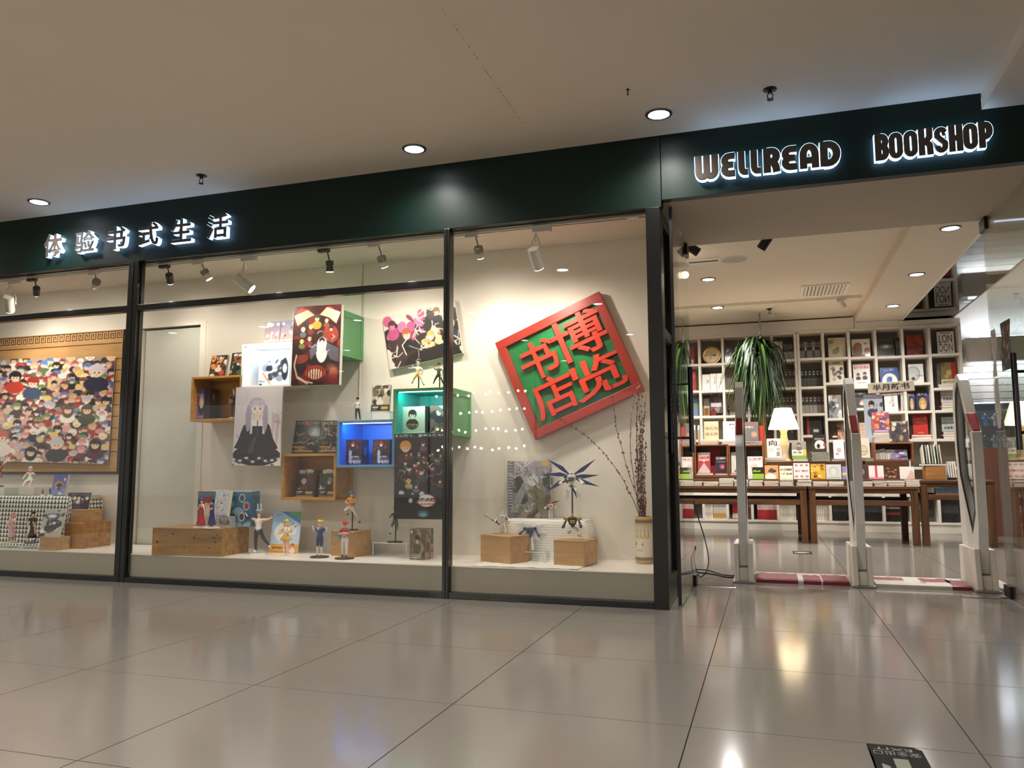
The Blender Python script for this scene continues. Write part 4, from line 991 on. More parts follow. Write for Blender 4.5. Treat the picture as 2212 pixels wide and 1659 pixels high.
# figures on the crate
gown = dict(skin='#f3cdb0', top='#b3232f', legs='#b3232f', sleeve='#f3cdb0', fore='#f3cdb0', shoe='#8a1c22')
pz = {'ea': (.16, -.02, .66), 'wa': (.24, -.05, .60), 'fa': (.28, -.06, .60), 'eb': (-.17, .02, .64), 'wb': (-.26, .0, .56), 'fb': (-.30, -.01, .54)}
p = onY(434, 1135, .13); p = (p[0], .13, ztop); figure('figurine in a flared red evening gown on the big pine crate', p, ph(434, 1076, 1135, p[1]), pz, gown, '#8f3a3c', 'short', -15, (.60, .03, .075, .19, '#c0282c'), (.055, '#efe6dc'))
gown2 = dict(gown, top='#27346b', legs='#27346b', sleeve='#27346b', fore='#f3cdb0', shoe='#1d2550')
p = onY(457, 1138, .09); p = (p[0], .09, ztop); figure('figurine in a dark blue slit gown beside the red gowned one', p, ph(457, 1079, 1138, p[1]), {'ea': (.15, -.06, .66), 'wa': (.06, -.12, .64), 'fa': (.02, -.13, .66)}, gown2, '#23242c', 'bob', -20, (.60, .05, .075, .16, '#27346b'), (.055, '#efe6dc'))
def art_blue_box():
    a = Art(72, 48).grad('#5b7488', '#2f6f9a', 20); a.blobs(['#6f93aa', '#3b5a70', '#8fb2c2', '#24506e'], 22, 81, .05, .15); a.person(.2, .35, .13, '#9c3a44', '#e2d5cc'); a.person(.55, .55, .1, '#2a2c38', '#e8e2e0', face=False)
    for cx, cy, c in ((.82, .2, '#55606a'), (.9, .42, '#b0413c'), (.82, .72, '#3c444e')): a.e(cx, cy, .055, .12, '#dfe6e6'); a.e(cx, cy, .042, .095, c)
    a.r(0, 0, 1, .025, '#d8d2cc'); a.r(.0, 0, .3, .03, '#b33a3a'); return a
p = Vector(cw(438, 1128, ztop)); p2 = Vector(cw(548, 1132, ztop))
yc = .265; x, w_ = at_px(436, 548, yc); carton('figure_carton', 'blue picture carton standing at the back of the big pine crate', 'carton', x, yc, ztop, w_, .10, hgt(1058, 1134, 500, yc), art_blue_box(), '#4a6a80', '#c9cdd0', rotz=2)
a = Art(48, 22, '#b9bcc0'); a.r(0, 0, .42, 1, '#dcc9cc'); a.tx('15', .36, .5, .4, '#b03a4a'); a.tx('Re:Life', .74, .5, .5, '#2c2c3a', .4); yk = .195
x, w_ = at_px(452, 507, yk); hk = hgt(1113, 1136, 480, yk); carton('gift_carton', 'small grey lettered carton lying before the blue picture carton', 'carton', x, yk, ztop, w_, .05, hk, a, '#9fa2a6', '#d8d8d8')
a = Art(36, 48, '#dfe2e8'); a.strokes(['#8d97b3', '#6a7390', '#b7bfd2'], 46, 85, .018, ln=.2); a.person(.62, .25, .14, '#9aa3bd', '#cdd3e2', face=False); a.r(0, .93, 1, 1, '#b5a6cf'); a.e(.5, .5, .05, .03, '#3a4260')
x, w_ = at_px(464, 501, yk+.01); book('white and lilac manga leaning on the blue carton, atop the grey one', w_, .03, hgt(1058, 1113, 480, yk)/.97, a, (x, yk+.005, ztop+hk+.002), 8, -14, '#d9cfae')
# front row on the ledge
hare = dict(skin='#f1cfb3', top='#eef0ee', legs='#2c2a2c', sleeve='#f1cfb3', shoe='#dfe8f0')
pose_run = {'ea': (.2, -.02, .77), 'wa': (.31, -.05, .80), 'fa': (.37, -.05, .85), 'eb': (-.2, .0, .79), 'wb': (-.3, -.03, .88), 'fb': (-.34, -.03, .94), 'ka': (.12, .06, .30), 'na': (.20, .16, .16), 'ta': (.23, .12, .10)}
def ears(b, j):
    h = Vector(j['h1'])
    for s in (-1, 1): b.ball(h+Vector((s*.04, .01, .13)), (.018, .012, .085), 8, 6)
p = ledge(557, 1197); figure('figurine in white top and dark tights with arms flung wide, beside the crate', p, ph(557, 1105, 1197, p[1]), pose_run, hare, '#8fb0b4', 'bun', 8, None, (.055, '#e9ecec'), extras=[ex_shape('ears', '#f2e4e2', ears)])
def art_pastel():
    a = Art(60, 84).grad('#8fb9dc', '#d8dff0', 70); a.poly([(.3, 0), (1, 0), (1, .25), (.5, .1)], '#5a9a6a'); a.poly([(.25, .0), (.45, .0), (1, .2), (1, .3)], '#4a78b8'); a.tx('新刊', .22, .09, .07, '#d8627a'); a.person(.5, .28, .13, '#8a3f4a', '#f2d7d5'); a.person(.75, .36, .1, '#2a3350', '#e8e9f5'); a.e(.4, .5, .3, .2, '#f3e9ee'); a.person(.35, .5, .1, '#e3c465', '#f5f0ee')
    a.r(0, .78, 1, 1, '#e0a24a'); a.tx('限定版', .36, .87, .05, '#5a3010', .5, .04); a.r(.06, .95, .62, .965, '#7a4a1a'); a.person(.8, .82, .09, '#c05a50', '#f2e3d5'); return a
yq = ledge(600, 1195)[1]; x, w_ = at_px(590, 648, yq); book('tall pastel art book with green corner leaning behind the winged figurine', w_, .012, hgt(1108, 1197, 620, yq)/.98, art_pastel(), (x, yq, ZL+.001), 11, 3, '#dfe6ee', cat='book')
def wing_fn(b, j):
    c = Vector(j['chest'])+Vector((0, .06, .02))
    for s in (-1, 1):
        for k in range(4):
            a = math.radians(30-24*k); L = .36-.05*k
            d = Vector((s*math.cos(a), .15, math.sin(a))); n = Vector((0, .01, 0)); u = Vector((-s*math.sin(a), 0, math.cos(a)))*.04
            b.add([c, c+d*L*.5+u, c+d*L, c+d*L*.5-u, c+n, c+d*L*.5+u+n, c+d*L+n, c+d*L*.5-u+n], [(0, 1, 2, 3), (7, 6, 5, 4), (0, 4, 5, 1), (1, 5, 6, 2), (2, 6, 7, 3), (3, 7, 4, 0)])
p = ledge(617, 1202); figure('winged figurine with long fair hair and short golden skirt before the art book', p, ph(617, 1127, 1202, p[1]), {'ea': (.13, -.06, .66), 'wa': (.05, -.13, .68), 'fa': (.02, -.15, .70), 'eb': (-.17, 0, .66), 'wb': (-.25, -.04, .58)}, dict(skin='#f4d3bb', top='#f0ece8', legs='#f3cdb5', shoe='#f0eeee', sleeve='#f4d3bb'), '#e6c766', 'long', 0, (.6, .43, .08, .19, '#d9a83a'), (.04, '#eef0f0'), extras=[ex_shape('wings', '#f4f1ec', wing_fn)])
suit = dict(skin='#f0c49c', top='#2f4676', legs='#2b3d63', sleeve='#2f4676', fore='#f0ede6', hand='#f2efe9', shin='#e9e4d6', shoe='#d8cfb8')
p = ledge(690, 1204); figure('figurine in navy suit with yellow hair and white gloves on a round dark stand', p, ph(690, 1129, 1204, p[1]), {'ea': (.17, .03, .68), 'wa': (.22, -.06, .76), 'fa': (.23, -.07, .82), 'eb': (-.17, .03, .70), 'wb': (-.2, -.06, .8), 'fb': (-.19, -.07, .86)}, suit, '#e6c24a', 'tousled', 10, None, (.066, '#2a2220'), bulk=1.15)
cb, cA2, cL2, cD2, cH2, ca2 = solid_crate('plywood_cube', 'pale plywood cube standing between the yellow haired and red haired figurines', [(714, 1200), (762, 1204), (777, 1197)], 1149, m_ply)
zt2 = ZL+cH2
p = Vector(cA2)+Vector((cL2*.55, cD2*.4, 0)); hp = ph(742, 1076, 1148, p.y)
figure('figurine with blue hair and orange vest leaping above the plywood cube', (p.x, p.y, zt2), hp, {'ea': (.16, -.08, .70), 'wa': (.06, -.15, .68), 'fa': (.0, -.16, .68), 'eb': (-.16, -.08, .68), 'wb': (-.06, -.16, .64), 'fb': (-.02, -.16, .64), 'pb': (-.06, 0, .5), 'kb': (-.18, -.12, .44), 'nb': (-.10, .02, .34), 'tb': (-.12, -.03, .30), 'ka': (.14, -.02, .32), 'na': (.22, .10, .12), 'ta': (.24, .08, .04)},
       dict(skin='#e8b48c', top='#d98a3c', sleeve='#d9a13c', fore='#e8b48c', legs='#e6e1d6', shin='#e6e1d6', shoe='#2e4a80'), '#3d8fc0', 'tousled', 15, None, (.05, '#2a2220'), .16, bulk=1.25)
def sash(b, j):
    q = Vector(j['pel'])+Vector((0, 0, .05))
    b.tube([q+Vector((-.05, 0, 0)), q+Vector((-.2, .02, .02)), q+Vector((-.36, .03, .03))], [.02, .03, .012], 8); b.tube([q+Vector((-.05, 0, 0)), q+Vector((-.16, .0, -.05)), q+Vector((-.22, .0, -.12))], [.02, .024, .008], 8)
p = ledge(744, 1207); figure('figurine with red hair and crossed arms in white trousers with a teal sash', p, ph(744, 1131, 1207, p[1]), {'ea': (.16, -.05, .66), 'wa': (.03, -.15, .68), 'fa': (-.04, -.15, .69), 'eb': (-.16, -.05, .66), 'wb': (-.03, -.13, .65), 'fb': (.04, -.13, .66)}, dict(skin='#e0a488', top='#8e2f3a', sleeve='#8e2f3a', fore='#dd9d80', legs='#dcd9d2', shin='#dcd9d2', shoe='#29436a'), '#c2452f', 'tousled', 5, None, (.066, '#2a2220'), extras=[ex_shape('sash', '#2f8298', sash)], bulk=1.2)
p = Vector(ledge(852, 1200)); y = p.y; x, w_ = at_px(818, 890, y); hr = ph(855, 1174, 1203, y)
acrylic('clear acrylic riser carrying the olive coated soldier figurine', x, y, ZL, w_, .12, hr)
def blade(b, j): h = Vector(j['fb']); b.tube([h+Vector((.05, 0, -.02)), h+Vector((-.22, -.03, .03))], [.012, .004], 6)
figure('soldier figurine in olive coat running with a blade on an acrylic riser', (x+.01, y, ZL+hr), ph(855, 1110, 1176, y), {'ea': (.15, -.02, .68), 'wa': (.18, -.10, .62), 'eb': (-.15, -.04, .68), 'wb': (-.2, -.1, .64), 'fb': (-.24, -.1, .64), 'kb': (-.1, -.08, .36), 'nb': (-.14, .02, .16), 'tb': (-.18, -.02, .10), 'ka': (.07, -.05, .34), 'na': (.06, .12, .28), 'ta': (.06, .14, .22)},
       dict(skin='#e3b996', top='#4a4630', sleeve='#5b5638', legs='#5d5a44', shin='#d8cdb6', shoe='#1e1a16'), '#2c211a', 'short', 20, None, (.055, '#171514'), .16, extras=[ex_shape('blade', '#d9d6d0', blade)])
def art_brown():
    a = Art(40, 48, '#5d5344'); a.blobs(['#3a332a', '#7d7058', '#4a4234', '#8d7f66'], 20, 91, .06, .2); a.person(.5, .35, .2, '#2a201a', '#4b4636', '#d8a888'); a.e(.12, .1, .06, .06, '#c9c9c2'); a.r(.05, .86, .6, .88, '#d8cfc0'); a.r(.05, .92, .7, .935, '#d8cfc0'); return a
def art_brown2():
    a = Art(40, 48, '#6d6250'); a.blobs(['#4a4234', '#7d7058', '#a08d74', '#5b4a3a'], 24, 92, .06, .2); a.person(.3, .3, .2, '#8d7a5a', '#5d5340', '#9a8468', face=False); return a
p = ledge(896, 1207); ca = Vector(onZ(893, 1207, ZL)); cbv = Vector(onZ(915, 1212, ZL)); 
hc = ph(915, 1142, 1209, cbv.y); carton('figure_carton', 'brown figure carton set cornerwise beside the mullion', 'carton', -2.003, .29, ZL, .115, .12, hc, art_brown(), '#4a4234', '#5b513f', rotz=-4, side_art=art_brown2())
# ---- right bay: grid cloth over a low stage, cubes, robots, box, vase
def checked(name, base, ink, cell, lw):
    m = mat(name, base, .85, var=.02); nt = m.node_tree; N = nt.nodes; L = nt.links; bs = N['Principled BSDF']
    uv = N.new('ShaderNodeUVMap'); uv.uv_map = 'UV'; br = N.new('ShaderNodeTexBrick')
    br.offset = 0; br.inputs['Scale'].default_value = 1/cell; br.inputs['Mortar Size'].default_value = lw; br.inputs['Brick Width'].default_value = 1; br.inputs['Row Height'].default_value = 1; br.inputs['Mortar Smooth'].default_value = .3
    br.inputs['Color1'].default_value = br.inputs['Color2'].default_value = (*lin(base), 1); br.inputs['Mortar'].default_value = (*lin(ink), 1)
    L.new(uv.outputs[0], br.inputs['Vector']); L.new(br.outputs['Color'], bs.inputs['Base Color']); return m
def triangles(name, base, ink, cell):
    m = mat(name, base, .8, var=.02); nt = m.node_tree; N = nt.nodes; L = nt.links; bs = N['Principled BSDF']
    uv = N.new('ShaderNodeUVMap'); uv.uv_map = 'UV'; sc = N.new('ShaderNodeVectorMath'); sc.operation = 'SCALE'; sc.inputs['Scale'].default_value = 1/cell
    fr = N.new('ShaderNodeVectorMath'); fr.operation = 'FRACTION'; sx = N.new('ShaderNodeSeparateXYZ')
    L.new(uv.outputs[0], sc.inputs[0]); L.new(sc.outputs[0], fr.inputs[0]); L.new(fr.outputs[0], sx.inputs[0])
    a = N.new('ShaderNodeMath'); a.operation = 'SUBTRACT'; a.inputs[1].default_value = .5; ab = N.new('ShaderNodeMath'); ab.operation = 'ABSOLUTE'
    mu = N.new('ShaderNodeMath'); mu.operation = 'MULTIPLY'; mu.inputs[1].default_value = 2; gt = N.new('ShaderNodeMath'); gt.operation = 'LESS_THAN'
    L.new(sx.outputs[0], a.inputs[0]); L.new(a.outputs[0], ab.inputs[0]); L.new(ab.outputs[0], mu.inputs[0]); L.new(mu.outputs[0], gt.inputs[0]); L.new(sx.outputs[1], gt.inputs[1])
    mx = N.new('ShaderNodeMix'); mx.data_type = 'RGBA'; mx.inputs[6].default_value = (*lin(base), 1); mx.inputs[7].default_value = (*lin(ink), 1)
    L.new(gt.outputs[0], mx.inputs[0]); L.new(mx.outputs[2], bs.inputs['Base Color']); return m
def cloth(name, label, rows, m, seed=1):
    """a draped cloth: rows = list of profile lines (each a list of points); UV follows arc length"""
    b = B(); nr, nc = len(rows), len(rows[0]); vs = [p for r in rows for p in r]
    b.add(vs, [(i*nc+k, i*nc+k+1, (i+1)*nc+k+1, (i+1)*nc+k) for i in range(nr-1) for k in range(nc-1)])
    me = b.mesh(name, m, smooth=False); me.polygons.foreach_set('use_smooth', [True]*len(me.polygons))
    A = np.array(vs).reshape(nr, nc, 3); U = np.zeros((nr, nc)); V = np.zeros((nr, nc))
    U[:, 1:] = np.cumsum(np.linalg.norm(np.diff(A, axis=1), axis=2), 1); V[1:] = np.cumsum(np.linalg.norm(np.diff(A, axis=0), axis=2), 0)
    uv = me.uv_layers.new(name='UV'); lp = np.empty(len(me.loops), int); me.loops.foreach_get('vertex_index', lp)
    uv.data.foreach_set('uv', np.stack([U.ravel()[lp], V.ravel()[lp]], 1).astype(np.float32).ravel())
    o = ob(name, me); sl = o.modifiers.new('thick', 'SOLIDIFY'); sl.thickness = .002; sl.offset = 1; tag(o, label, 'cloth'); return o
# low stage under the grid cloth
sx0, sx1 = onY(1098, 1140, .50)[0], onY(1268, 1140, .47)[0]; sy0, sy1 = .43, .635; sz = onY(1190, 1124, .43)[2]
b = B(); b.box(sx0, sy0, ZL, sx1, sy1, sz-.004); o = b.obj('display_block', mat('plain_carton_board', '#cbb698', .8), bevel=.004); tag(o, 'plain carton block hidden under the white grid cloth', 'block')
R = random.Random(9); rows = []
xs = [sx0-.10, sx0-.06, sx0-.03, sx0-.004]+list(np.linspace(sx0+.01, sx1-.01, 14))+[sx1+.006, sx1+.02, sx1+.035]
def cz(x, zt):
    if x < sx0: return ZL+.006+(zt-ZL-.006)*max(0, 1-(sx0-x)/.10)**1.3 if zt > ZL+.02 else zt
    if x > sx1: return max(zt-(x-sx1)*3.2, ZL+.003) if zt > ZL+.02 else zt
    return zt
for y, zt in ((.635, sz+.002), (.56, sz+.003), (.49, sz+.002), (.432, sz+.002), (.423, sz-.006), (.418, sz-.04), (.414, sz-.08), (.408, ZL+.05), (.40, ZL+.02), (.385, ZL+.006), (.34, ZL+.004), (.28, ZL+.003), (.20, ZL+.003), (.12, ZL+.003), (.075, ZL+.003)):
    rows.append([(x+(0.02*(y-.3) if zt < ZL+.02 else 0), y+.004*math.sin(x*31), cz(x, zt)+(.0018*(1+math.sin(x*47+y*60)) if zt < sz-.03 else .0004*math.sin(x*50))) for x in xs])
cloth('grid_cloth', 'white cloth with thin black grid draped over the low stage in the last bay', rows, checked('grid_cloth_weave', '#f0ebe4', '#3a3230', .017, .035))
cbl, A3, L3, D3, H3, an3 = solid_crate('plywood_cube', 'plywood cube with curved grain, under the white robot with long rifle', [(1038, 1212), (1103, 1219), (1122, 1211)], 1159, m_ply, ZL+.004)
cbr, A4, L4, D4, H4, an4 = solid_crate('plywood_cube', 'plywood cube under the crouching gold faced robot', [(1196, 1220), (1262, 1224), (1277, 1215)], 1169, m_ply, ZL+.004)
def robot(label, loc, h, cols, pose=None, rotz=0, wings=None, lift=0, stand=None, weapon=None):
    """generic toy robot of blocks: head, torso, arms, legs"""
    t = T('toy_robot', label, 'toy robot', loc, math.radians(rotz)); M = {k: mat('robot_'+v.strip('#'), v, .38, var=.02) for k, v in cols.items()}
    P = dict(armL=(20, 15), armR=(20, -15), legL=(10, 0), legR=(10, 0), lean=0); P.update(pose or {})
    z0 = lift
    def part(nm, m, fn):
        b = B(); b.m = Matrix.Translation((0, 0, z0)) @ Matrix.Rotation(math.radians(P['lean']), 4, 'X') @ Matrix.Scale(h, 4); fn(b); return b.obj(nm, m, t, .0012, seg=1)
    part('torso', M['body'], lambda b: (b.prism([(-.1, .60), (.1, .60), (.15, .74), (.12, .82), (-.12, .82), (-.15, .74)], -.07, .07, 'y'), b.cbox((0, 0, .55), (.12, .09, .08))))
    part('chest_plate', M['accent'], lambda b: (b.prism([(-.07, .66), (.07, .66), (.09, .77), (-.09, .77)], -.095, -.06, 'y'), b.cbox((0, -.01, .50), (.09, .10, .06))))
    part('head', M['head'], lambda b: (b.cbox((0, -.005, .885), (.075, .085, .085)), b.prism([(-.03, .92), (.03, .92), (.018, .96), (-.018, .96)], -.04, .03, 'y')))
    part('visor', m_black, lambda b: b.cbox((0, -.05, .885), (.05, .008, .016)))
    def limb(b, o_, ang_f, ang_s, l1, l2, w1, w2, knee=15, foot=False):
        sv = b.m.copy()
        b.m = b.m @ Matrix.Translation(o_) @ Matrix.Rotation(math.radians(ang_s), 4, 'Y') @ Matrix.Rotation(math.radians(ang_f), 4, 'X')
        b.cbox((0, 0, -l1/2), (w1, w1, l1)); b.m = b.m @ Matrix.Translation((0, 0, -l1)) @ Matrix.Rotation(math.radians(-knee), 4, 'X')
        b.prism([(-w2*.4, 0), (w2*.4, 0), (w2*.65, -l2*.6), (w2*.5, -l2), (-w2*.5, -l2), (-w2*.65, -l2*.6)], -w2/2, w2/2, 'y')
        if foot: b.cbox((0, -.035, -l2-.018), (w2*.9, .13, .04))
        b.m = sv
    for s, k in ((1, 'L'), (-1, 'R')):
        a = P['arm'+k]; part('shoulder', M['accent'], lambda b: b.cbox((s*.19, 0, .785), (.09, .11, .10)))
        part('arm', M['body'], lambda b: limb(b, (s*.19, 0, .75), -a[0], -a[1] if len(a) < 3 else a[1], .15, .17, .055, .075, 30))
        l = P['leg'+k]; part('leg', M['leg'], lambda b: limb(b, (s*.075, 0, .50), -l[0], -l[1], .2, .24, .075, .09, -l[0]*1.2 if len(l) < 3 else l[2], True))
    for w_ in (wings or []):
        c0, ang, L, wd, colr = w_
        def f(b):
            sv = b.m.copy(); b.m = b.m @ Matrix.Translation((c0[0], .09, c0[1])) @ Matrix.Rotation(math.radians(ang), 4, 'Y')
            b.prism([(0, -.02), (L*.35, -wd), (L, 0), (L*.35, wd*.4), (0, .02)], 0, .018, 'y'); b.m = sv
        part('wing', mat('robot_'+colr.strip('#'), colr, .35), f)
    if weapon:
        def g(b):
            sv = b.m.copy(); b.m = b.m @ Matrix.Translation(weapon[0]) @ Matrix.Rotation(math.radians(weapon[1]), 4, 'Y'); L = weapon[2]
            b.box(-L*.3, -.025, -.025, L*.2, .025, .025); b.box(L*.2, -.01, -.012, L*.7, .01, .012); b.box(-L*.1, -.02, -.08, -.02, .02, 0); b.m = sv
        part('rifle', mat('robot_gunmetal', '#26262a', .4), g)
    if stand:
        b = B(); b.tube([(0, .05, .004), (0, .05, z0+.5*h), (0, .0, z0+.56*h)], .005, 8); b.lathe([(stand, 0), (stand, .005), (stand*.9, .007), (.0005, .007)], 24, (0, .05, 0)); b.obj('stand', m_black, t)
    return t
wht = dict(body='#e6e3dc', accent='#3b4152', head='#eceae4', leg='#e2dfd8')
p = A3+Vector((L3*.45, D3*.5, H3)); robot('white toy robot with long dark rifle on the left plywood cube', p, ph(1080, 1110, 1160, p.y), dict(body='#e8e5de', accent='#cfc9bc', head='#efece6', leg='#e4e0d6'), dict(armL=(10, 35), armR=(10, -30), legL=(8, 12), legR=(8, -12)), 8, [((.08, .8), 70, .42, .09, '#f1efe9'), ((.1, .75), 55, .36, .05, '#2d2d33')], 0, None, ((-.3, -.12, .52), -150, .8))
p = Vector(onZ(1148, 1213, ZL+.004)); ya = p.y; x, w_ = at_px(1110, 1180, ya); hr = ph(1145, 1192, 1215, ya)
acrylic('clear acrylic riser between the two plywood cubes', x, ya, ZL+.0045, w_, .11, hr)
fw = '#f2f1ec'
robot('blue and white toy robot with white feathered wings on the acrylic riser', (x-.005, ya, ZL+.0045+hr), ph(1147, 1131, 1192, ya), dict(body='#3a4770', accent='#2a3350', head='#e6e3dc', leg='#e8e5de'), dict(armL=(15, 35), armR=(30, -50), legL=(6, 4), legR=(16, -24)), 12,
      [((.06, .82), -15, .55, .13, fw), ((.06, .78), 15, .6, .14, fw), ((.06, .7), 50, .5, .12, fw), ((-.06, .82), 195, .55, .13, fw), ((-.06, .78), 165, .62, .14, fw), ((-.06, .7), 130, .6, .12, fw)])
p = A4+Vector((L4*.5, D4*.45, H4)); robot('crouching black and grey toy robot with gold face on the right plywood cube', p, ph(1232, 1129, 1169, p.y)*1.7, dict(body='#2b2b30', accent='#c39a3a', head='#c9a23f', leg='#c9c6be'), dict(armL=(40, 30), armR=(30, -30), legL=(35, 50, 40), legR=(50, -20, 80), lean=18), 10, lift=-.018)
yb_ = .50; xx = onY(1190, 1110, yb_)[0]; robot('small squat toy robot with orange crest and cannon on the grid cloth', (xx, yb_, sz+.004), ph(1190, 1083, 1122, yb_), dict(body='#d8d6d2', accent='#c8742a', head='#d89a30', leg='#c9cdd2'), dict(armL=(30, 40), armR=(30, -40)), 10, [((.05, .9), -15, .5, .07, '#2c2c30')])
xx = onY(1238, 1120, .50)[0]; bl = '#2e3d78'; hz = ph(1238, 1034, 1100, .50)
robot('flying white toy robot with fan of long blue blades on a thin stand', (xx, .47, sz+.004), hz*1.05, wht, dict(armL=(20, 50), armR=(25, -45), legL=(30, 30), legR=(25, -12), lean=6), 10,
      [((.08, .85), -35, .85, .10, bl), ((.08, .8), -2, .8, .10, bl), ((.08, .75), 20, .85, .10, bl), ((-.08, .85), 215, .85, .10, bl), ((-.08, .8), 184, .85, .10, bl), ((-.08, .72), 150, .9, .10, bl), ((.05, .5), 75, .45, .06, bl), ((-.05, .5), 110, .45, .06, bl)], ph(1238, 1080, 1125, .5)*.85, .06, ((-.1, -.14, .68), -15, .6))
def art_mecha():
    a = Art(92, 112).grad('#b9b0c2', '#4a423c', 75); a.r(0, 0, .16, 1, '#6d6f72'); a.blobs(['#6a6258', '#4d463f', '#7c766c', '#8d8a86', '#3a352f'], 50, 95, .05, .16, (.12, .3, 1, 1)); a.strokes(['#c9a0a8', '#e0d6dc'], 6, 96, .03, (.1, 0, .8, .2), .5)
    a.poly([(.36, .14), (.62, .16), (.72, .3), (.64, .42), (.42, .4), (.32, .28)], '#a5a6aa'); a.poly([(.2, .6), (.36, .42), (.44, .5), (.24, .9), (.06, .9)], '#8f9093'); a.poly([(.44, .5), (.75, .48), (.88, .86), (.74, .9), (.6, .62)], '#6b6d4a'); a.e(.6, .34, .13, .1, '#c4c5c8'); a.e(.5, .22, .08, .06, '#8a8c90')
    a.strokes(['#2a2826', '#dcdcd8', '#75776a'], 60, 97, .012, (.12, .12, .95, .95), .12); a.r(.80, .02, .96, .085, '#d8a53a')
    for k in range(16): a.r(.02, .06+.05*k, .13, .075+.05*k, '#b9bbbd')
    return a
x, w_ = at_px(1096, 1187, .555); a = Art(14, 60, '#cfc8ba'); a.blobs(['#3a3530', '#8d8578'], 10, 98, .1, .3)
carton('model_kit_carton', 'large grey model kit carton with drawn machine on the grid cloth', 'carton', x, .555, sz+.005, w_, .06, hgt(998, 1121, 1140, .555), art_mecha(), '#b9b2a4', '#dcd8cf', rotz=0, lean=0, side_art=a)
# vase with willow branches
def art_none(): pass
vx, vy = onY(1391, 1165, .52)[0], .52; vh = ph(1391, 1112, 1214, .475)
t = T('painted_vase', 'tall cylindrical vase painted with a village scene, at the corner post', 'vase', (vx, vy, ZL)); rv = .057
prof = [(.0005, 0), (rv*.86, 0), (rv, .012), (rv, .035), (rv, .05), (rv, vh*.62), (rv, vh-.05), (rv*1.0, vh-.03), (rv*.98, vh-.012), (rv*.86, vh), (rv*.78, vh), (rv*.76, vh-.02), (.0005, vh-.04)]
cl = [lin(c) for c in ('#a68a5f', '#a68a5f', '#bda075', '#6a4a30', '#d6ccb8', '#ddd5c4', '#bfae8c', '#5b4030', '#b99555', '#c7a263', '#5b4030', '#3a2a20', '#2a1d16')]
b = B(); b.lathe(prof, 36, cols=cl); b.obj('body', mat('vase_glaze', rough=.3, kind='print', coat=.4), t, smooth=True, colors=True)
def on_vase(pts, colr, nm, raise_=.0006):
    b = B(); n = len(pts); vs = []
    for r_ in (rv+.0001, rv+raise_): vs += [(r_*math.sin(u), -r_*math.cos(u), z) for u, z in pts]
    b.add(vs, [tuple(range(n, 2*n))]+[(i, (i+1) % n, (i+1) % n+n, i+n) for i in range(n)]); b.obj(nm, mat('glaze_'+colr.strip('#'), colr, .35), t)
for k in range(5):
    u = -1.3+.45*k; on_vase([(u, vh*.52), (u+.08, vh*.66), (u+.2, vh*.70), (u+.33, vh*.63), (u+.42, vh*.52), (u+.2, vh*.55)], '#c8b27a', 'painted_mountain'); on_vase([(u, vh*.66), (u+.15, vh*.74), (u+.4, vh*.68), (u+.2, vh*.70)], '#9fb0b2', 'painted_mountain')
on_vase([(-1.0, vh*.42), (-.95, vh*.5), (-.75, vh*.42), (-.1, vh*.41), (.05, vh*.47), (.05, vh*.37), (-1.0, vh*.36)], '#8d7440', 'painted_house'); on_vase([(-1.0, vh*.36), (.05, vh*.37), (.05, vh*.34), (-1.0, vh*.34)], '#5b4324', 'painted_house')
for k in range(6): on_vase([(-.7+.13*k, vh*.27), (-.67+.13*k, vh*.31), (-.65+.13*k, vh*.31), (-.67+.13*k, vh*.27)], '#3a2418', 'painted_fence')
on_vase([(-.8, vh*.288), (-.0, vh*.292), (-.0, vh*.282), (-.8, vh*.278)], '#3a2418', 'painted_fence')
m_twig = mat('willow_twig', '#4a201a', .6, var=.1); m_bud = mat('red_willow_bud', '#6f1a1c', .5); m_bud2 = mat('pale_willow_tip', '#b9a184', .6)
def branch(tip, mid, label, group=None, seed=0, r=.0026):
    R = random.Random(seed); base = Vector((R.uniform(-.022, .022), R.uniform(-.022, .022), vh-.035)); tip = Vector(tip)-Vector((vx, vy, ZL)); mid = Vector(mid)-Vector((vx, vy, ZL))
    t = T('willow_branch', label, 'branch', (vx, vy, ZL), 0, group); pts = []
    for i in range(15):
        u = i/14; q = base*(1-u)**2+mid*2*u*(1-u)+tip*u*u; pts.append(q+Vector((R.uniform(-.004, .004), R.uniform(-.004, .004), 0))*(u > 0))
    b = B(); b.tube(pts, [r*(1-.6*i/14) for i in range(15)], 6); b.obj('twig', m_twig, t)
    b = B()
    for i in range(3, 15):
        for q in range(2):
            c = pts[i].lerp(pts[i-1], R.random()); a = R.uniform(0, 2*PI); b.ball(c+Vector((math.cos(a)*.005, math.sin(a)*.005, .002)), (.0048, .0048, .0075), 7, 5)
    b.obj('bud_row', m_bud if seed % 4 else m_bud2, t)
branch(onY(1203, 903, .40), onY(1330, 960, .45), 'willow branch bending far sideways across the lower corner of the red sign', None, 1)
branch(onY(1322, 828, .42), onY(1325, 960, .47), 'willow branch rising alone up to the sign\'s lower right strokes', None, 2)
branch(onY(1385, 826, .45), onY(1338, 900, .5), 'willow branch curving up and back over toward the corner post', None, 4)
R = random.Random(44)
for k in range(15): branch(onY(R.uniform(1374, 1400), R.uniform(845, 1000), R.uniform(.45, .56)), onY(R.uniform(1368, 1394), 1040, .52), 'straight dried willow branch with red buds in the bunch beside the corner post', 'willow branches in the vase', 10+k)
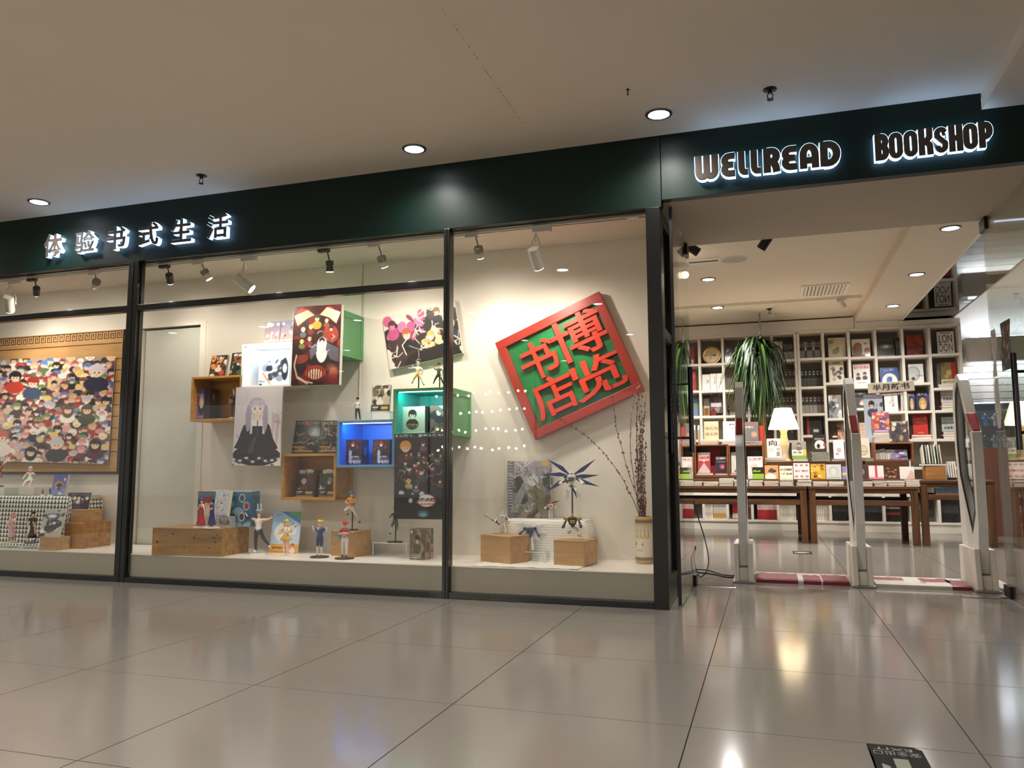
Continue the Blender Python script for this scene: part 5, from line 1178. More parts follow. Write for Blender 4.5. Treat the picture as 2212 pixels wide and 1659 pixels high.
# the tilted red and green sign
def tilted_sign():
    A, Bq, Cq = [Vector(onY(px, py, .575)) for px, py in ((1069, 741), (1290, 632), (1156, 950))]
    Dq = Vector(onY(1396, 840, .575)); ux = ((Bq-A)+(Dq-Cq))/2; uz = ((A-Cq)+(Bq-Dq))/2
    cen = (A+Bq+Cq+Dq)/4; W, H = ux.length, uz.length; ang = math.atan2(ux.z, ux.x)
    t = T('shop_sign', 'tilted square sign of red raised characters on green in a red frame', 'sign', cen, (0, -ang, 0))
    mr = mat('vermilion_lacquer', '#9e2b1c', .38, var=.05, coat=.15); mg = mat('signal_green_lacquer', '#0b6e36', .35, var=.03, coat=.25)
    b = B(); b.box(-W/2+.02, .02, -H/2+.02, W/2-.02, .06, H/2-.02); b.obj('panel', mg, t)
    fw_ = .062
    for x0, z0, x1, z1 in ((-W/2, H/2-fw_, W/2, H/2), (-W/2, -H/2, W/2, -H/2+fw_), (-W/2, -H/2+fw_, -W/2+fw_, H/2-fw_), (W/2-fw_, -H/2+fw_, W/2, H/2-fw_)):
        b = B(); b.box(x0, -.005, z0, x1, .07, z1); b.obj('frame_bar', mr, t, .003)
    mc = mat('scarlet_lacquer', '#cf3520', .4, var=.03, coat=.1)
    for ch, x, z, sz_, f in (('博', .19*W, .21*H, .3, (.47*W, .40*H)), ('览', .20*W, -.2*H, .3, (.46*W, .36*H)), ('书', -.2*W, .17*H, .3, (.33*W, .36*H)), ('店', -.2*W, -.2*H, .3, (.38*W, .36*H))):
        o = text_solid('raised_character', ch, .3, .03, mc, t, .011, fit=f); o.location = (x, .02, z)
    return t
tilted_sign()
xc = onY(779, 700, .64)[0]; b = B(); b.tube([(0, 0, 0), (0, 0, ZD-onY(775, 880, .64)[2])], .006, 8); o = b.obj('wall_conduit', m_wall); o.location = (xc, .642, onY(775, 880, .64)[2]); tag(o, 'thin painted conduit running down the display wall behind the boxes', 'conduit')
# figures on the boxes
def spear(b, j): h = Vector(j['fb']); b.tube([h+Vector((.06, 0, 0)), h+Vector((-.42, -.02, .0))], .008, 6)
p = onY(772, 900, .40); figure('black and white figurine with a long lance on top of the blue box', (p[0], .40, rE[3]), ph(772, 854, 905, .40), {'eb': (-.16, -.02, .68), 'wb': (-.22, -.06, .60), 'fb': (-.25, -.07, .6), 'ka': (.09, 0, .28), 'na': (.12, .02, .04), 'ta': (.14, -.04, .015)}, dict(skin='#e8cbb5', top='#d8d5d2', legs='#1c1b1e', sleeve='#c9c6c4', shoe='#e6e3e0'), '#1d1a1b', 'short', 15, None, None, extras=[ex_shape('lance', '#b9b6b0', spear)])
dyn = {'ea': (.15, -.06, .70), 'wa': (.20, -.12, .66), 'eb': (-.15, .04, .74), 'wb': (-.22, .05, .82), 'fb': (-.24, .04, .87), 'kb': (-.14, -.04, .34), 'nb': (-.22, .08, .22), 'tb': (-.25, .06, .16), 'ka': (.14, -.08, .32), 'na': (.22, -.04, .12), 'ta': (.26, -.09, .09)}
p = onY(900, 830, .36); figure('leaping figurine in yellow and white on the mint green box, left of two', (p[0], .38, rF[3]), ph(900, 770, 826, .38), dyn, dict(skin='#f0d0b0', top='#e6cf9a', legs='#d9b45a', sleeve='#f0efe9', shoe='#3a2a22', shin='#f0ede4'), '#e9e4da', 'short', 15, None, (.03, '#171514'), .10)
p = onY(945, 830, .36); figure('lunging figurine in dark green coat on the mint green box, right of two', (p[0], .38, rF[3]), ph(945, 776, 828, .38), dyn, dict(skin='#ecc6a2', top='#3b4a3e', legs='#2a2b2c', sleeve='#3b4a3e', shoe='#1c1a19'), '#4a2620', 'tousled', 10, None, (.03, '#171514'), .08, extras=[ex_shape('blade', '#d9d6d0', blade)])
p = onY(504, 900, .45); figure('small dark figurine with pale hair at the right inside the orange box', (p[0], .45, rA[2]+.018), ph(504, 836, 896, .45), {'eb': (-.14, -.05, .66), 'wb': (-.08, -.13, .62)}, dict(top='#24211f', legs='#2a2523', sleeve='#24211f', shoe='#1a1716'), '#bfb6b4', 'short', 0, None, (.03, '#e6e3dd'))

# ---- left bay: cloth covered stage, crates, figures
tx0, tx1 = -6.6, onY(155, 1120, .32)[0]; ty0, tz = .30, onY(80, 1073, .30)[2]
b = B(); b.box(tx0, ty0, ZL, tx1, .62, tz-.004); o = b.obj('display_block', mat('plain_carton_board', '#cbb698', .8), bevel=.004); tag(o, 'plain block hidden under the triangle patterned cloth', 'block')
xs = list(np.linspace(tx0+.02, tx1-.012, 22))+[tx1+.004, tx1+.01, tx1+.016]
rows = []
for y, zt in ((.615, tz+.002), (.52, tz+.002), (.42, tz+.002), (.304, tz+.002), (.294, tz-.006), (.290, tz-.06), (.286, tz-.13), (.282, tz-.20), (.276, ZL+.03), (.265, ZL+.008), (.20, ZL+.003), (.12, ZL+.003), (.072, ZL+.003)):
    rows.append([(min(x, tx1+.02), y+.003*math.sin(x*23), max(zt-max(0, x-tx1)*9, ZL+.003) if zt > ZL+.04 else zt) for x in xs])
cloth('triangle_cloth', 'grey and white triangle patterned cloth draped over the stage in the first bay', rows, triangles('triangle_cloth_weave', '#e6e4da', '#4a4a42', .034))
def box_crate(name, label, x0, x1, y0, y1, z, zt, m, rz=0):
    t = T(name, label, 'crate', (x0, y0, z), math.radians(rz)); L, D, h, th = x1-x0, y1-y0, zt-z, .012
    for nm, c in (('front_board', (0, 0, 0, L, th, h-th)), ('back_board', (0, D-th, 0, L, D, h-th)), ('side_board', (0, th, 0, th, D-th, h-th)), ('side_board', (L-th, th, 0, L, D-th, h-th)), ('top_board', (0, 0, h-th, L, D, h))):
        b = B(); b.box(*c); b.obj(nm, m, t, .0025)
    return t
zt5 = onY(174, 1130, .223)[2]; box_crate('wooden_crate', 'knotty orange crate at the back beside the first mullion', -4.985, -4.816, .222, .52, ZL, zt5, m_pine, 2)
zt6 = onY(181, 1101, .27)[2]; xk2 = onY(181, 1115, .27)[0]; box_crate('plywood_cube', 'small plywood crate set on the knotty orange crate', xk2-.13, xk2, .27, .45, zt5, zt6, m_ply, -3); H6 = zt6-zt5
zt7 = onY(117, 1161, .06)[2]; box_crate('plywood_cube', 'low plywood crate at the front of the first bay', -5.05, -4.897, .062, .20, ZL, zt7, m_ply, 0); H7 = zt7-ZL
xf, wf_ = at_px(18, 80, .16); zf = onY(45, 1172, .16)[2]; acrylic('low clear acrylic riser under the two robed figurines', xf, .16, ZL+.005, wf_, .12, zf-ZL-.005)
a = Art(56, 44, '#23222c'); a.blobs(['#3a3848', '#15151c', '#4a3a44'], 14, 101, .08, .2)
for cx, h, tp in ((.15, '#3a3540', '#2a2a38'), (.33, '#d8d2cc', '#6a6470'), (.5, '#c9c0b8', '#d0c8c8'), (.66, '#2a2228', '#6a3444'), (.84, '#cfcac6', '#22222c')): a.person(cx, .36, .09, h, tp, face=False)
x, w_ = at_px(157, 200, .32); book('wide dark picture card leaning on the small plywood crate', w_*1.02, .006, hgt(1064, 1099, 178, .32)*1.04, a, (x, .31, zt5+H6+.0012), 14, 8, '#d9d4cc', cat='picture card')
a = art_manga(['#b5b2ae', '#4a4648', '#7a5a52', '#e6e2da', '#34455e'], 103, None); a.e(.4, .25, .3, .12, '#5d6a80'); a.e(.42, .24, .2, .07, '#d5d8da')
x, w_ = at_px(103, 142, .11); book('grey action manga leaning back on the low plywood crate', w_, .016, hgt(1101, 1160, 125, .11), a, (x, .10, ZL+H7+.0012), 16, 6, '#d9d4cc')
a = Art(30, 44).grad('#4a5590', '#7d86b5'); a.e(.45, .5, .3, .16, '#c9803c'); a.e(.5, .58, .2, .16, '#2a2a30'); a.blobs(['#d8c8a8', '#8a93bf'], 8, 104, .05, .14)
x, w_ = at_px(121, 146, .46); book('blue and orange tall manga standing on the triangle cloth', w_, .03, hgt(1021, 1067, 135, .46), a, (x, .46, tz+.0075), 12, 10, '#c8c9d6')
xa, wa = at_px(-40, 28, .40); hA = ph(50, 1051, 1070, .40); acrylic('clear acrylic riser at the frame edge on the triangle cloth', xa, .42, tz+.004, wa, .14, hA)
xb_, wb_ = at_px(30, 94, .40); acrylic('clear acrylic riser under the seated pastel figurine', xb_, .42, tz+.004, wb_, .14, hA)
seat = {'pel': (0, 0, .30), 'chest': (0, .03, .48), 'neck': (0, .0, .60), 'h0': (0, -.03, .65), 'h1': (0, -.04, .72), 'sa': (.09, 0, .56), 'sb': (-.09, 0, .56), 'ea': (.16, -.06, .46), 'wa': (.2, -.16, .5), 'fa': (.22, -.2, .5), 'eb': (-.16, -.04, .44), 'wb': (-.2, -.12, .34), 'fb': (-.21, -.15, .3), 'pa': (.06, -.02, .26), 'ka': (.14, -.26, .32), 'na': (.10, -.36, .06), 'ta': (.10, -.42, .03), 'pb': (-.06, -.02, .26), 'kb': (-.10, -.24, .2), 'nb': (-.12, -.42, .06), 'tb': (-.12, -.48, .04)}
figure('seated pastel pink figurine with pale hair and white frill on an acrylic riser', (xb_+.01, .44, tz+.004+hA), ph(65, 1013, 1052, .42)*1.45, seat, dict(skin='#f5d4c8', top='#f2efe6', sleeve='#f5d4c8', legs='#f0c4bb', shin='#f0c4bb', shoe='#f2efe6'), '#f0ede2', 'bob', 35, (.36, .24, .09, .19, '#a8e0b8'), None)
def fan(b, j): h = Vector(j['fa']); b.prism([(h.x, h.z), (h.x+.05, h.z+.14), (h.x+.16, h.z+.18), (h.x+.2, h.z+.1)], h.y-.01, h.y+.005, 'y')
figure('figurine in black and red folk dress raising a white fan', (xa+.03, .43, tz+.004+hA), ph(18, 1005, 1052, .42), {'ea': (.17, -.02, .78), 'wa': (.2, -.06, .9), 'fa': (.2, -.06, .95), 'kb': (-.12, -.1, .34), 'nb': (-.1, .08, .24), 'tb': (-.11, .1, .18)}, dict(top='#2a2324', legs='#f0cdb4', sleeve='#a03428', shin='#f0ede6', shoe='#2a2324'), '#1f1a1b', 'short', 10, (.58, .36, .08, .17, '#9c3326'), (.04, '#171514'), extras=[ex_shape('fan', '#f1eff2', fan)])
for px, lb, c, hr_ in ((92, 'tiny orange clad figurine on the triangle cloth, left of two', '#d8742f', '#e0a070'), (108, 'tiny dark clad figurine on the triangle cloth, right of two', '#4a3a30', '#2a201c')):
    q = onY(px, 1070, .38); figure(lb, (q[0], .38, tz+.004), ph(px, 1054, 1070, .38), None, dict(top=c, legs='#3a2a26'), hr_, 'short', 20, None, (.018, '#e8e6e0'), bulk=1.4)
kim = dict(skin='#f0cdb8', top='#d8a0b0', legs='#d9a6b4', sleeve='#dfb4bd', shin='#e6c3ca', shoe='#b98a90')
p = onY(25, 1160, .16); p = (p[0], .16, zf); figure('figurine in pale pink robe before the triangle cloth', p, ph(22, 1104, 1165, p[1]), {'ea': (.13, -.08, .66), 'wa': (.03, -.14, .68), 'eb': (-.13, -.06, .64), 'wb': (-.08, -.14, .6)}, kim, '#d9a8a4', 'long', 15, (.58, .08, .08, .13, '#dcb0bc'), (.045, '#d8c89a'))
p = onY(69, 1160, .15); p = (p[0], .15, zf); figure('figurine in black slit robe with red lining, striding before the triangle cloth', p, ph(70, 1105, 1170, p[1]), {'ea': (.14, -.04, .66), 'wa': (.06, -.12, .68), 'eb': (-.14, -.04, .68), 'wb': (-.12, -.12, .76), 'ka': (.1, -.02, .28), 'na': (.13, .06, .05), 'kb': (-.08, -.1, .29), 'nb': (-.14, -.10, .05), 'tb': (-.17, -.16, .02)}, dict(skin='#efc9a8', top='#191718', sleeve='#191718', legs='#efc9a8', shin='#efc9a8', shoe='#151313'), '#201a1a', 'short', 20, (.6, .12, .08, .16, '#1c191b'), (.05, '#202020'))
# ================================================================ glass doors
def glass_door(n, x, sx, tip_y, label=None):
    d = structure(T('door_%d' % n, loc=(x, 1.03, 0))); L = 1.03-tip_y
    b = B(); b.box(-.006, -L, .012, .006, .03, ZS-.012); b.obj('glass_leaf', m_doorglass, d)
    b = B(); b.box(-.009, -L-.012, .012, .009, -L+.004, ZS-.02); b.obj('edge_seal', m_black, d)
    b = B(); b.box(-.018, -.07, 0.004, .018, .06, .075); b.obj('bottom_patch', m_dmetal, d, .003)
    b = B(); b.box(-.018, -.07, ZS-.085, .018, .06, ZS-.003); b.obj('top_patch', m_dmetal, d, .003)
    for s in (-1, 1):
        b = B(); b.cyl((s*.063, -L+.31, .895), (s*.063, -L+.31, 1.435), .0155, n=18); h = b.obj('handle', mat('dark_chrome', '#45454a', .15, metal=1.0), d, smooth=True)
        b = B(); [b.cyl((s*.004, -L+.31, z), (s*.063, -L+.31, z), .009, n=10) for z in (.99, 1.33)]; b.obj('standoff', m_dmetal, h, smooth=True)
    b = B(); b.box(-.02, -L+.0, 1.13, .02, -L+.055, 1.22); b.obj('lock_case', m_black, d, .004)
    b = B(); [b.cyl((s*.0201, -L+.01+.034*i, z), (s*.023, -L+.01+.034*i, z), .006, n=8) for s in (-1, 1) for i in (0, 1) for z in (1.145, 1.175, 1.205)]; b.obj('lock_screws', m_metal, d)
    return d
glass_door(2, -0.25, 1, .095); dr = glass_door(3, 1.65, -1, .07)
def floor_plate(label, x0, x1, y):
    b = B(); b.box(-(x1-x0)/2, -.03, 0, (x1-x0)/2, .03, .004); o = b.obj('floor_spring_plate', m_chrome, None, .0015); o.location = ((x0+x1)/2, y, 0)
    c = B(); [c.cyl((s*((x1-x0)/2-.02), 0, .004), (s*((x1-x0)/2-.02), 0, .0055), .006, n=10) for s in (-1, 1)]; c.obj('plate_screws', m_dmetal, o); return tag(o, label, 'floor plate')
floor_plate('bright steel floor spring plate below the left glass door', -.225, .03, .985); floor_plate('bright steel floor spring plate below the right glass door', 1.37, 1.625, .985)
# papers taped on the right door
def door_paper(label, y0, y1, z0, z1, art, seed):
    b = B(); R = random.Random(seed); nz = 8; a = art.out(); h, w_ = a.shape[:2]; vs = []; cs = []
    for i in range(h):
        v = 1-i/(h-1)
        for k in range(w_):
            u = k/(w_-1); vs.append((-.0085-.010*abs(math.sin(u*2.2+v*3+seed))*(1-v*.4), y1+(y0-y1)*u, z0+(z1-z0)*v)); cs.append(tuple(a[i, k]))
    b.add(vs, [((i+1)*w_+k, (i+1)*w_+k+1, i*w_+k+1, i*w_+k) for i in range(h-1) for k in range(w_-1)], cs)
    o = b.obj('door_notice', MATTE(), colors=True); o.location.x = 1.65; sl = o.modifiers.new('thick', 'SOLIDIFY'); sl.thickness = .0012; return tag(o, label, 'notice')
a = Art(28, 44, '#201a1b'); a.blobs(['#3a2628', '#5a3630', '#a8683f', '#14171c', '#7d7480'], 26, 120, .06, .2); a.strokes(['#b9a79a', '#8a5040'], 10, 121, .03); a.tx('新刊', .35, .12, .08, '#b9a07a'); door_paper('dark picture poster taped high on the right glass door', .60, .79, 1.375, 1.668, a, 1)
a = Art(24, 40, '#c9c7c0'); a.tx('告示', .5, .15, .12, '#8d8b86'); [a.r(.15, .3+.08*k, .8, .32+.08*k, '#aaa8a2') for k in range(5)]; door_paper('upper white paper notice taped on the right glass door', .905, 1.0, 1.365, 1.66, a, 2)
a = Art(24, 40, '#c6c5bd'); a.r(.2, .06, .6, .1, '#9a9890'); a.e(.45, .4, .22, .2, '#b2b0a8'); [a.r(.15, .7+.07*k, .7, .72+.07*k, '#a5a39c') for k in range(4)]; door_paper('lower white paper notice taped on the right glass door', .905, 1.0, 1.04, 1.35, a, 3)

# ================================================================ security gates and floor strip
m_gate = mat('gate_light_grey', '#e2e0da', .38, var=.02, coat=.2); m_gbase = mat('gate_base_cream', '#d9d2c4', .45, var=.02)
outer = [(1.29, .11), (1.345, .06), (1.40, .11), (1.715, .27), (1.73, .60), (1.76, .96), (1.755, 1.20), (1.72, 1.36), (1.62, 1.445), (1.56, 1.45), (1.49, 1.40), (1.35, 1.15), (1.24, 1.03), (1.225, .95), (1.225, .42), (1.24, .35)]
inner = [(1.395, .36), (1.66, .74), (1.70, .96), (1.69, 1.20), (1.66, 1.33), (1.60, 1.385), (1.56, 1.39), (1.42, 1.17), (1.30, 1.02), (1.285, .92), (1.285, .50)]
def ring_prism(b, A, C, x0, x1, n=64):
    def resamp(P):
        P = np.array(P); cen = P.mean(0); d = P-cen; an = np.arctan2(d[:, 1], d[:, 0]); return P
    def ray_hit(P, c, a):
        best = None; d = np.array([math.cos(a), math.sin(a)])
        for i in range(len(P)):
            p, q = np.array(P[i]), np.array(P[(i+1) % len(P)]); e = q-p; den = d[0]*e[1]-d[1]*e[0]
            if abs(den) < 1e-9: continue
            t = ((p[0]-c[0])*e[1]-(p[1]-c[1])*e[0])/den; s = ((p[0]-c[0])*d[1]-(p[1]-c[1])*d[0])/den
            if t > 0 and -1e-6 <= s <= 1+1e-6: best = t if best is None else max(best, t)
        return c+d*best
    c = np.array([1.50, .95]); angs = sorted(set([round(math.atan2(p[1]-c[1], p[0]-c[0]), 4) for p in list(A)+list(C)]+[round(-PI+2*PI*i/n, 4) for i in range(n)]))
    O = [ray_hit(A, c, a) for a in angs]; I = [ray_hit(C, c, a) for a in angs]; m = len(angs); vs = []
    for x in (x0, x1): vs += [(x, p[0], p[1]) for p in O]+[(x, p[0], p[1]) for p in I]
    fs = []
    for i in range(m):
        k = (i+1) % m
        fs += [(i, m+i, m+k, k), (2*m+i, 2*m+k, 3*m+k, 3*m+i), (i, k, 2*m+k, 2*m+i), (m+i, 3*m+i, 3*m+k, m+k)]
    b.add(vs, fs)
def gate(x, label):
    t = T('security_gate', label, 'security gate', (x, 0, 0), 0, 'anti-theft gates at the entrance')
    b = B(); ring_prism(b, outer, inner, -.028, .028); o = b.obj('frame', m_gate, t, .012, seg=3)
    b = B(); ring_prism(b, [(p[0]+(1.5-p[0])*-.012, p[1]+(.95-p[1])*-.012) for p in inner], [(p[0]+(1.5-p[0])*.10, p[1]+(.95-p[1])*.06) for p in inner], -.0285, -.0225); ring_prism(b, [(p[0]+(1.5-p[0])*-.012, p[1]+(.95-p[1])*-.012) for p in inner], [(p[0]+(1.5-p[0])*.10, p[1]+(.95-p[1])*.06) for p in inner], .0225, .0285); b.obj('black_gasket', m_black, t)
    b = B(); b.prism([(p[0]+(1.5-p[0])*.05, p[1]+(.95-p[1])*.03) for p in inner], -.003, .003, 'x'); b.obj('clear_panel', m_acr, t)
    mr = mat('gate_red_band', '#8f1a1c', .35, coat=.2)
    b = B(); q = [(1.293, 1.055), (1.345, 1.14), (1.405, 1.105), (1.35, 1.02)]
    b.prism([(1.245-.004, 1.035), (1.355-.006, 1.165), (1.425, 1.17), (1.31, 1.02)], -.0295, .0295, 'x'); b.obj('red_band', mr, t, .012, seg=3)
    for s in (-1, 1): b = B(); b.prism([(1.20, .012), (1.67, .012), (1.665, .265), (1.235, .27)], s*.0295, s*.062, 'x') if s > 0 else b.prism([(1.20, .012), (1.67, .012), (1.665, .265), (1.235, .27)], -.062, -.0295, 'x'); b.obj('base_cheek', m_gbase, t, .006)
    b = B(); b.box(-.03, 1.235, .012, .03, 1.28, .1); b.obj('front_filler', m_gbase, t, .003)
    b = B(); b.box(-.075, 1.185, 0, .075, 1.69, .014); b.obj('foot_plate', mat('gate_foot_grey', '#8b8a85', .5), t, .003)
    return t
gate(.072, 'slim grey anti-theft gate with red band nearest the left glass door'); gate(.842, 'grey anti-theft gate with red band standing between the other two'); gate(1.575, 'grey anti-theft gate with red band seen side on, at the right glass door')
t = T('cable_cover', 'white floor cable cover patched with worn red tape, linking the gates', 'cable cover', (0, 1.36, 0))
m_strip = mat('dirty_white_strip', '#c9c2b6', .5, var=.15, scale=14); m_tape = mat('worn_red_tape', '#86162a', .6, var=.25, scale=18)
def strip(x0, x1): b = B(); b.prism([(-.10, 0), (-.10, .022), (-.085, .030), (.26, .030), (.29, 0)], x0, x1, 'x'); b.obj('cover_strip', m_strip, t)
strip(.15, .765); strip(.92, 1.495); strip(1.652, 1.74)
def tape(x0, x1, y0, y1, seed, face=True):
    R = random.Random(seed); n = 10
    top = [(x0+(x1-x0)*i/n, y0+(0 if face else R.uniform(0, .02))) for i in range(n+1)]+[(x1-(x1-x0)*i/n, y1-R.uniform(0, .05)) for i in range(n+1)]
    b = B(); b.add([(x, y, .0307) for x, y in top], [tuple(range(len(top)))])
    b.obj('red_tape', m_tape, t)
    if face: b = B(); b.add([(x0, -.1006, 0.001), (x1, -.1006, .001), (x1, -.1006, .022), (x0, -.1006, .022), (x1, -.0852, .0307), (x0, -.0852, .0307)], [(0, 1, 2, 3), (3, 2, 4, 5)]); b.obj('red_tape', mat('fresh_red_tape', '#7a0f24', .4, var=.15, scale=12), t)
tape(.152, .43, -.085, .24, 1); tape(.465, .58, -.085, .2, 2); tape(.59, .76, -.085, .24, 6); tape(.925, 1.12, .05, .24, 3, False); tape(1.22, 1.40, .02, .24, 4, False); tape(1.38, 1.494, -.085, .20, 5); tape(1.20, 1.24, -.04, .02, 7, False)
m_cab = mat('black_cable', '#0d0d0d', .5)
def smooth(pts, n=8):
    P = [Vector(p) for p in pts]; out = []
    for i in range(len(P)-1):
        p0, p1, p2, p3 = P[max(i-1, 0)], P[i], P[i+1], P[min(i+2, len(P)-1)]
        for k in range(n):
            u = k/n; out.append(.5*((2*p1)+(p2-p0)*u+(2*p0-5*p1+4*p2-p3)*u*u+(3*p1-p0-3*p2+p3)*u**3))
    return out+[P[-1]]
def cable(label, pts, r=.0055):
    b = B(); b.tube(smooth(pts), r, 8); o = b.obj('cable', m_cab, smooth=True); tag(o, label, 'cable'); return o
def gz(px, py, z=.006): p = onZ(px, py, z); return (p[0], p[1], z)
cable('black cable on the floor running from the door to the first gate', [gz(1478, 1238), gz(1505, 1236), gz(1540, 1240), gz(1570, 1246), gz(1594, 1246)])
cable('second black cable looped over the first beside the left door', [gz(1478, 1240), gz(1500, 1231, .02), gz(1530, 1232, .012), gz(1560, 1241), gz(1592, 1244)])
q = onY(1504, 1176, 1.45); r_ = onY(1520, 1155, 1.5)
cable('thin black lead standing up in a loop beside the left door', [tuple(onY(1503, 1180, 1.50)), tuple(onY(1499, 1205, 1.46)), tuple(onY(1503, 1228, 1.42)), gz(1512, 1246, .007), tuple(onY(1525, 1236, 1.38)), tuple(onY(1531, 1210, 1.45)), tuple(onY(1526, 1180, 1.55)), tuple(onY(1519, 1152, 1.62)), tuple(onY(1505, 1108, 1.68)), tuple(onY(1498, 1080, 1.70))], .0045)

# ---- floor stickers
def sticker():
    t = T('floor_exit_sticker', 'black floor sticker reading EXIT with pale arrow', 'sticker', (.575, -2.033, .0006))
    b = B(); b.prism([(-.072, 0), (.05, .002), (.072, -.02), (.072, -.42), (-.072, -.42), (-.072, -.11), (-.066, -.112), (-.072, -.118)][::-1], 0, .0008, 'z'); b.obj('backing', mat('sticker_black', '#0d0d0e', .7, spec=.2), t)
    mg = mat('sticker_print', '#8f8f88', .5); mv = mat('photoluminescent_green', '#77806a', .5)
    def flat_text(st, x, y, h, w_):
        co, tr, mn, mx = text_tris(st, .0); X = (co[:, 0]-(mn[0]+mx[0])/2); Yv = (co[:, 1]-(mn[1]+mx[1])/2); X *= w_/(X.max()-X.min()); Yv *= h/(Yv.max()-Yv.min())
        b = B(); b.add([(x-a_, y-c_, .0011) for a_, c_ in zip(X, Yv)], [tuple(q) for q in tr.tolist()]); b.obj('lettering', mg, t)
    flat_text('EXIT', -.006, -.031, .022, .10); flat_text('安全出口', -.0, -.067, .034, .12)
    b = B(); b.box(-.016, -.30, .0009, .022, -.108, .0012); b.add([(-.05, -.155, .0011), (-.030, -.175, .0011), (-.045, -.30, .0011), (-.055, -.30, .0011)], [(0, 1, 2, 3)][::-1]); b.obj('arrow_shaft', mv, t)
sticker()
t = T('small_floor_sticker', 'small dark floor sticker with pale figure inside the shop', 'sticker', (.54, 3.4, .0006))
b = B(); b.box(-.085, -.12, 0, .085, .12, .0008); b.obj('backing', mat('sticker_black', '#0d0d0e', .7, spec=.2), t)
b = B(); b.box(-.04, -.05, .0008, .03, .05, .0012); b.box(-.07, -.02, .0008, .06, .02, .0012); b.obj('pictogram', mat('sticker_pale', '#b9b79f', .5), t)

# ================================================================ shop ceiling fittings
p = onZ(1530, 603, ZI); downlight(p[0], p[1], ZI, 'large bright recessed downlight in the shop ceiling near the entrance', 'shop downlights', dl_lensw)
p = onZ(1550, 664, ZI); downlight(p[0], p[1], ZI, 'recessed downlight in the shop ceiling just behind the ceiling track', 'shop downlights')
for (x, y), lb in zip(((1.657, 1.993), (1.671, 3.527), (1.678, 5.07)), ('recessed downlight in the shop beam nearest the entrance', 'recessed downlight halfway along the shop beam', 'recessed downlight in the shop beam nearest the bookshelf')): downlight(x, y, ZB, lb, 'downlights in the beam')
def speaker(px, py, label):
    p = onZ(px, py, ZI); t = T('ceiling_speaker', label, 'speaker', (p[0], p[1], ZI))
    b = B(); b.lathe([(.118, 0), (.118, -.006), (.10, -.010), (.0005, -.010)], 32); b.obj('grille', mat('speaker_grille', '#bdb3a3', .6), t, smooth=True)
    b = B(); b.lathe([(.125, 0), (.125, -.004), (.117, -.007), (.117, 0)], 32); b.obj('rim', m_white, t); b = B(); b.lathe([(.008, -.0095), (.008, -.012), (.0005, -.012)], 10); b.obj('badge', m_dmetal, t)
speaker(1585, 560, 'round ceiling speaker right of the slim air slot'); speaker(1463, 572, 'round ceiling speaker seen through the left door glass')
p0, p1 = onZ(1481, 567, ZI), onZ(1556, 558, ZI); t = T('air_slot', 'slim linear air slot in the shop ceiling', 'vent', (-.245, 2.71, ZI))
w_ = .155; b = B(); b.box(-w_, -.085, -.008, w_, -.03, 0); b.box(-w_, .03, -.008, w_, .085, 0); b.box(-w_, -.03, -.008, -w_+.015, .03, 0); b.box(w_-.015, -.03, -.008, w_, .03, 0); b.obj('frame', m_white, t); b = B(); b.box(-w_+.015, -.03, -.002, w_-.015, .03, 0); b.obj('dark_slot', m_dmetal, t)
t = T('ceiling_vent', 'square louvred air vent in the shop ceiling', 'vent', (.905, 4.35, ZI)); vw, vd = .24, .28
for nm, c in (('frame_bar', (-vw, -vd, -.012, vw, -vd+.035, 0)), ('frame_bar', (-vw, vd-.035, -.012, vw, vd, 0)), ('frame_bar', (-vw, -vd+.035, -.012, -vw+.035, vd-.035, 0)), ('frame_bar', (vw-.035, -vd+.035, -.012, vw, vd-.035, 0))): b = B(); b.box(*c); b.obj(nm, m_white, t, .002)
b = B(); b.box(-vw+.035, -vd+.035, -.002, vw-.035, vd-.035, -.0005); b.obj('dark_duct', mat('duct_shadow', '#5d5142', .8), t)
sb = B(); sb.m = Matrix.Rotation(math.radians(35), 4, 'Y'); sb.box(-.014, -vd+.036, -.001, .014, vd-.036, .001); sme = sb.mesh('louvre', m_white)
for k in range(11): o = ob('louvre', sme, t); o.location = (-vw+.055+.037*k, 0, -.010)
p0, p1 = onZ(1460, 668, ZI), onZ(1871, 634, ZI); t = T('lighting_track', 'white lighting track across the shop ceiling', 'track', (0, 0, 0))
yt = 4.78; b = B(); b.box(-1.2, yt-.018, ZI-.022, 1.33, yt+.018, ZI); b.obj('rail', m_white, t); b = B(); b.box(-1.2, yt-.006, ZI-.0235, 1.33, yt+.006, ZI-.0215); b.obj('slot', m_dmetal, t)
def shop_spot(px, py, y, zt, body, label, tgt):
    hp = onY(px, py, y); t = T('track_spotlight', label, 'spotlight', (hp[0], y, zt)); h = Vector((0, 0, hp[2]-zt))
    b = B(); b.box(-.05, -.016, -.022, .05, .016, .0); b.obj('adapter', body, t, .003); b = B(); b.tube([(0, 0, -.02), (0, 0, h.z+.02)], .006, 8); b.obj('stem', body, t)
    q = Vector(tgt).to_track_quat('-Z', 'Y').to_matrix().to_4x4(); q.translation = h; b = B(); b.m = q; b.cyl((0, 0, .05), (0, 0, -.05), .034, n=20); b.obj('lamp_body', body, t, .003)
    b = B(); b.m = q; b.cyl((0, 0, -.05), (0, 0, -.052), .028, n=16); b.obj('lens', m_unlit, t)
shop_spot(1818, 656, 4.78, ZI-.02, m_lampw, 'white spotlight on the shop ceiling track beside the air vent', (.5, .3, -.8))
shop_spot(1652, 525, 1.25, ZI, m_lampb, 'black spotlight hanging just behind the entrance soffit', (-.6, .2, -.8))
shop_spot(1497, 538, 1.25, ZI, m_lampb, 'black and white spotlight behind the left door\'s top patch', (.8, .2, -.6))
p = onZ(1662, 667, ZI); sprinkler(p[0], p[1], ZI, 'dark sprinkler head in the shop ceiling beside the plant pole')
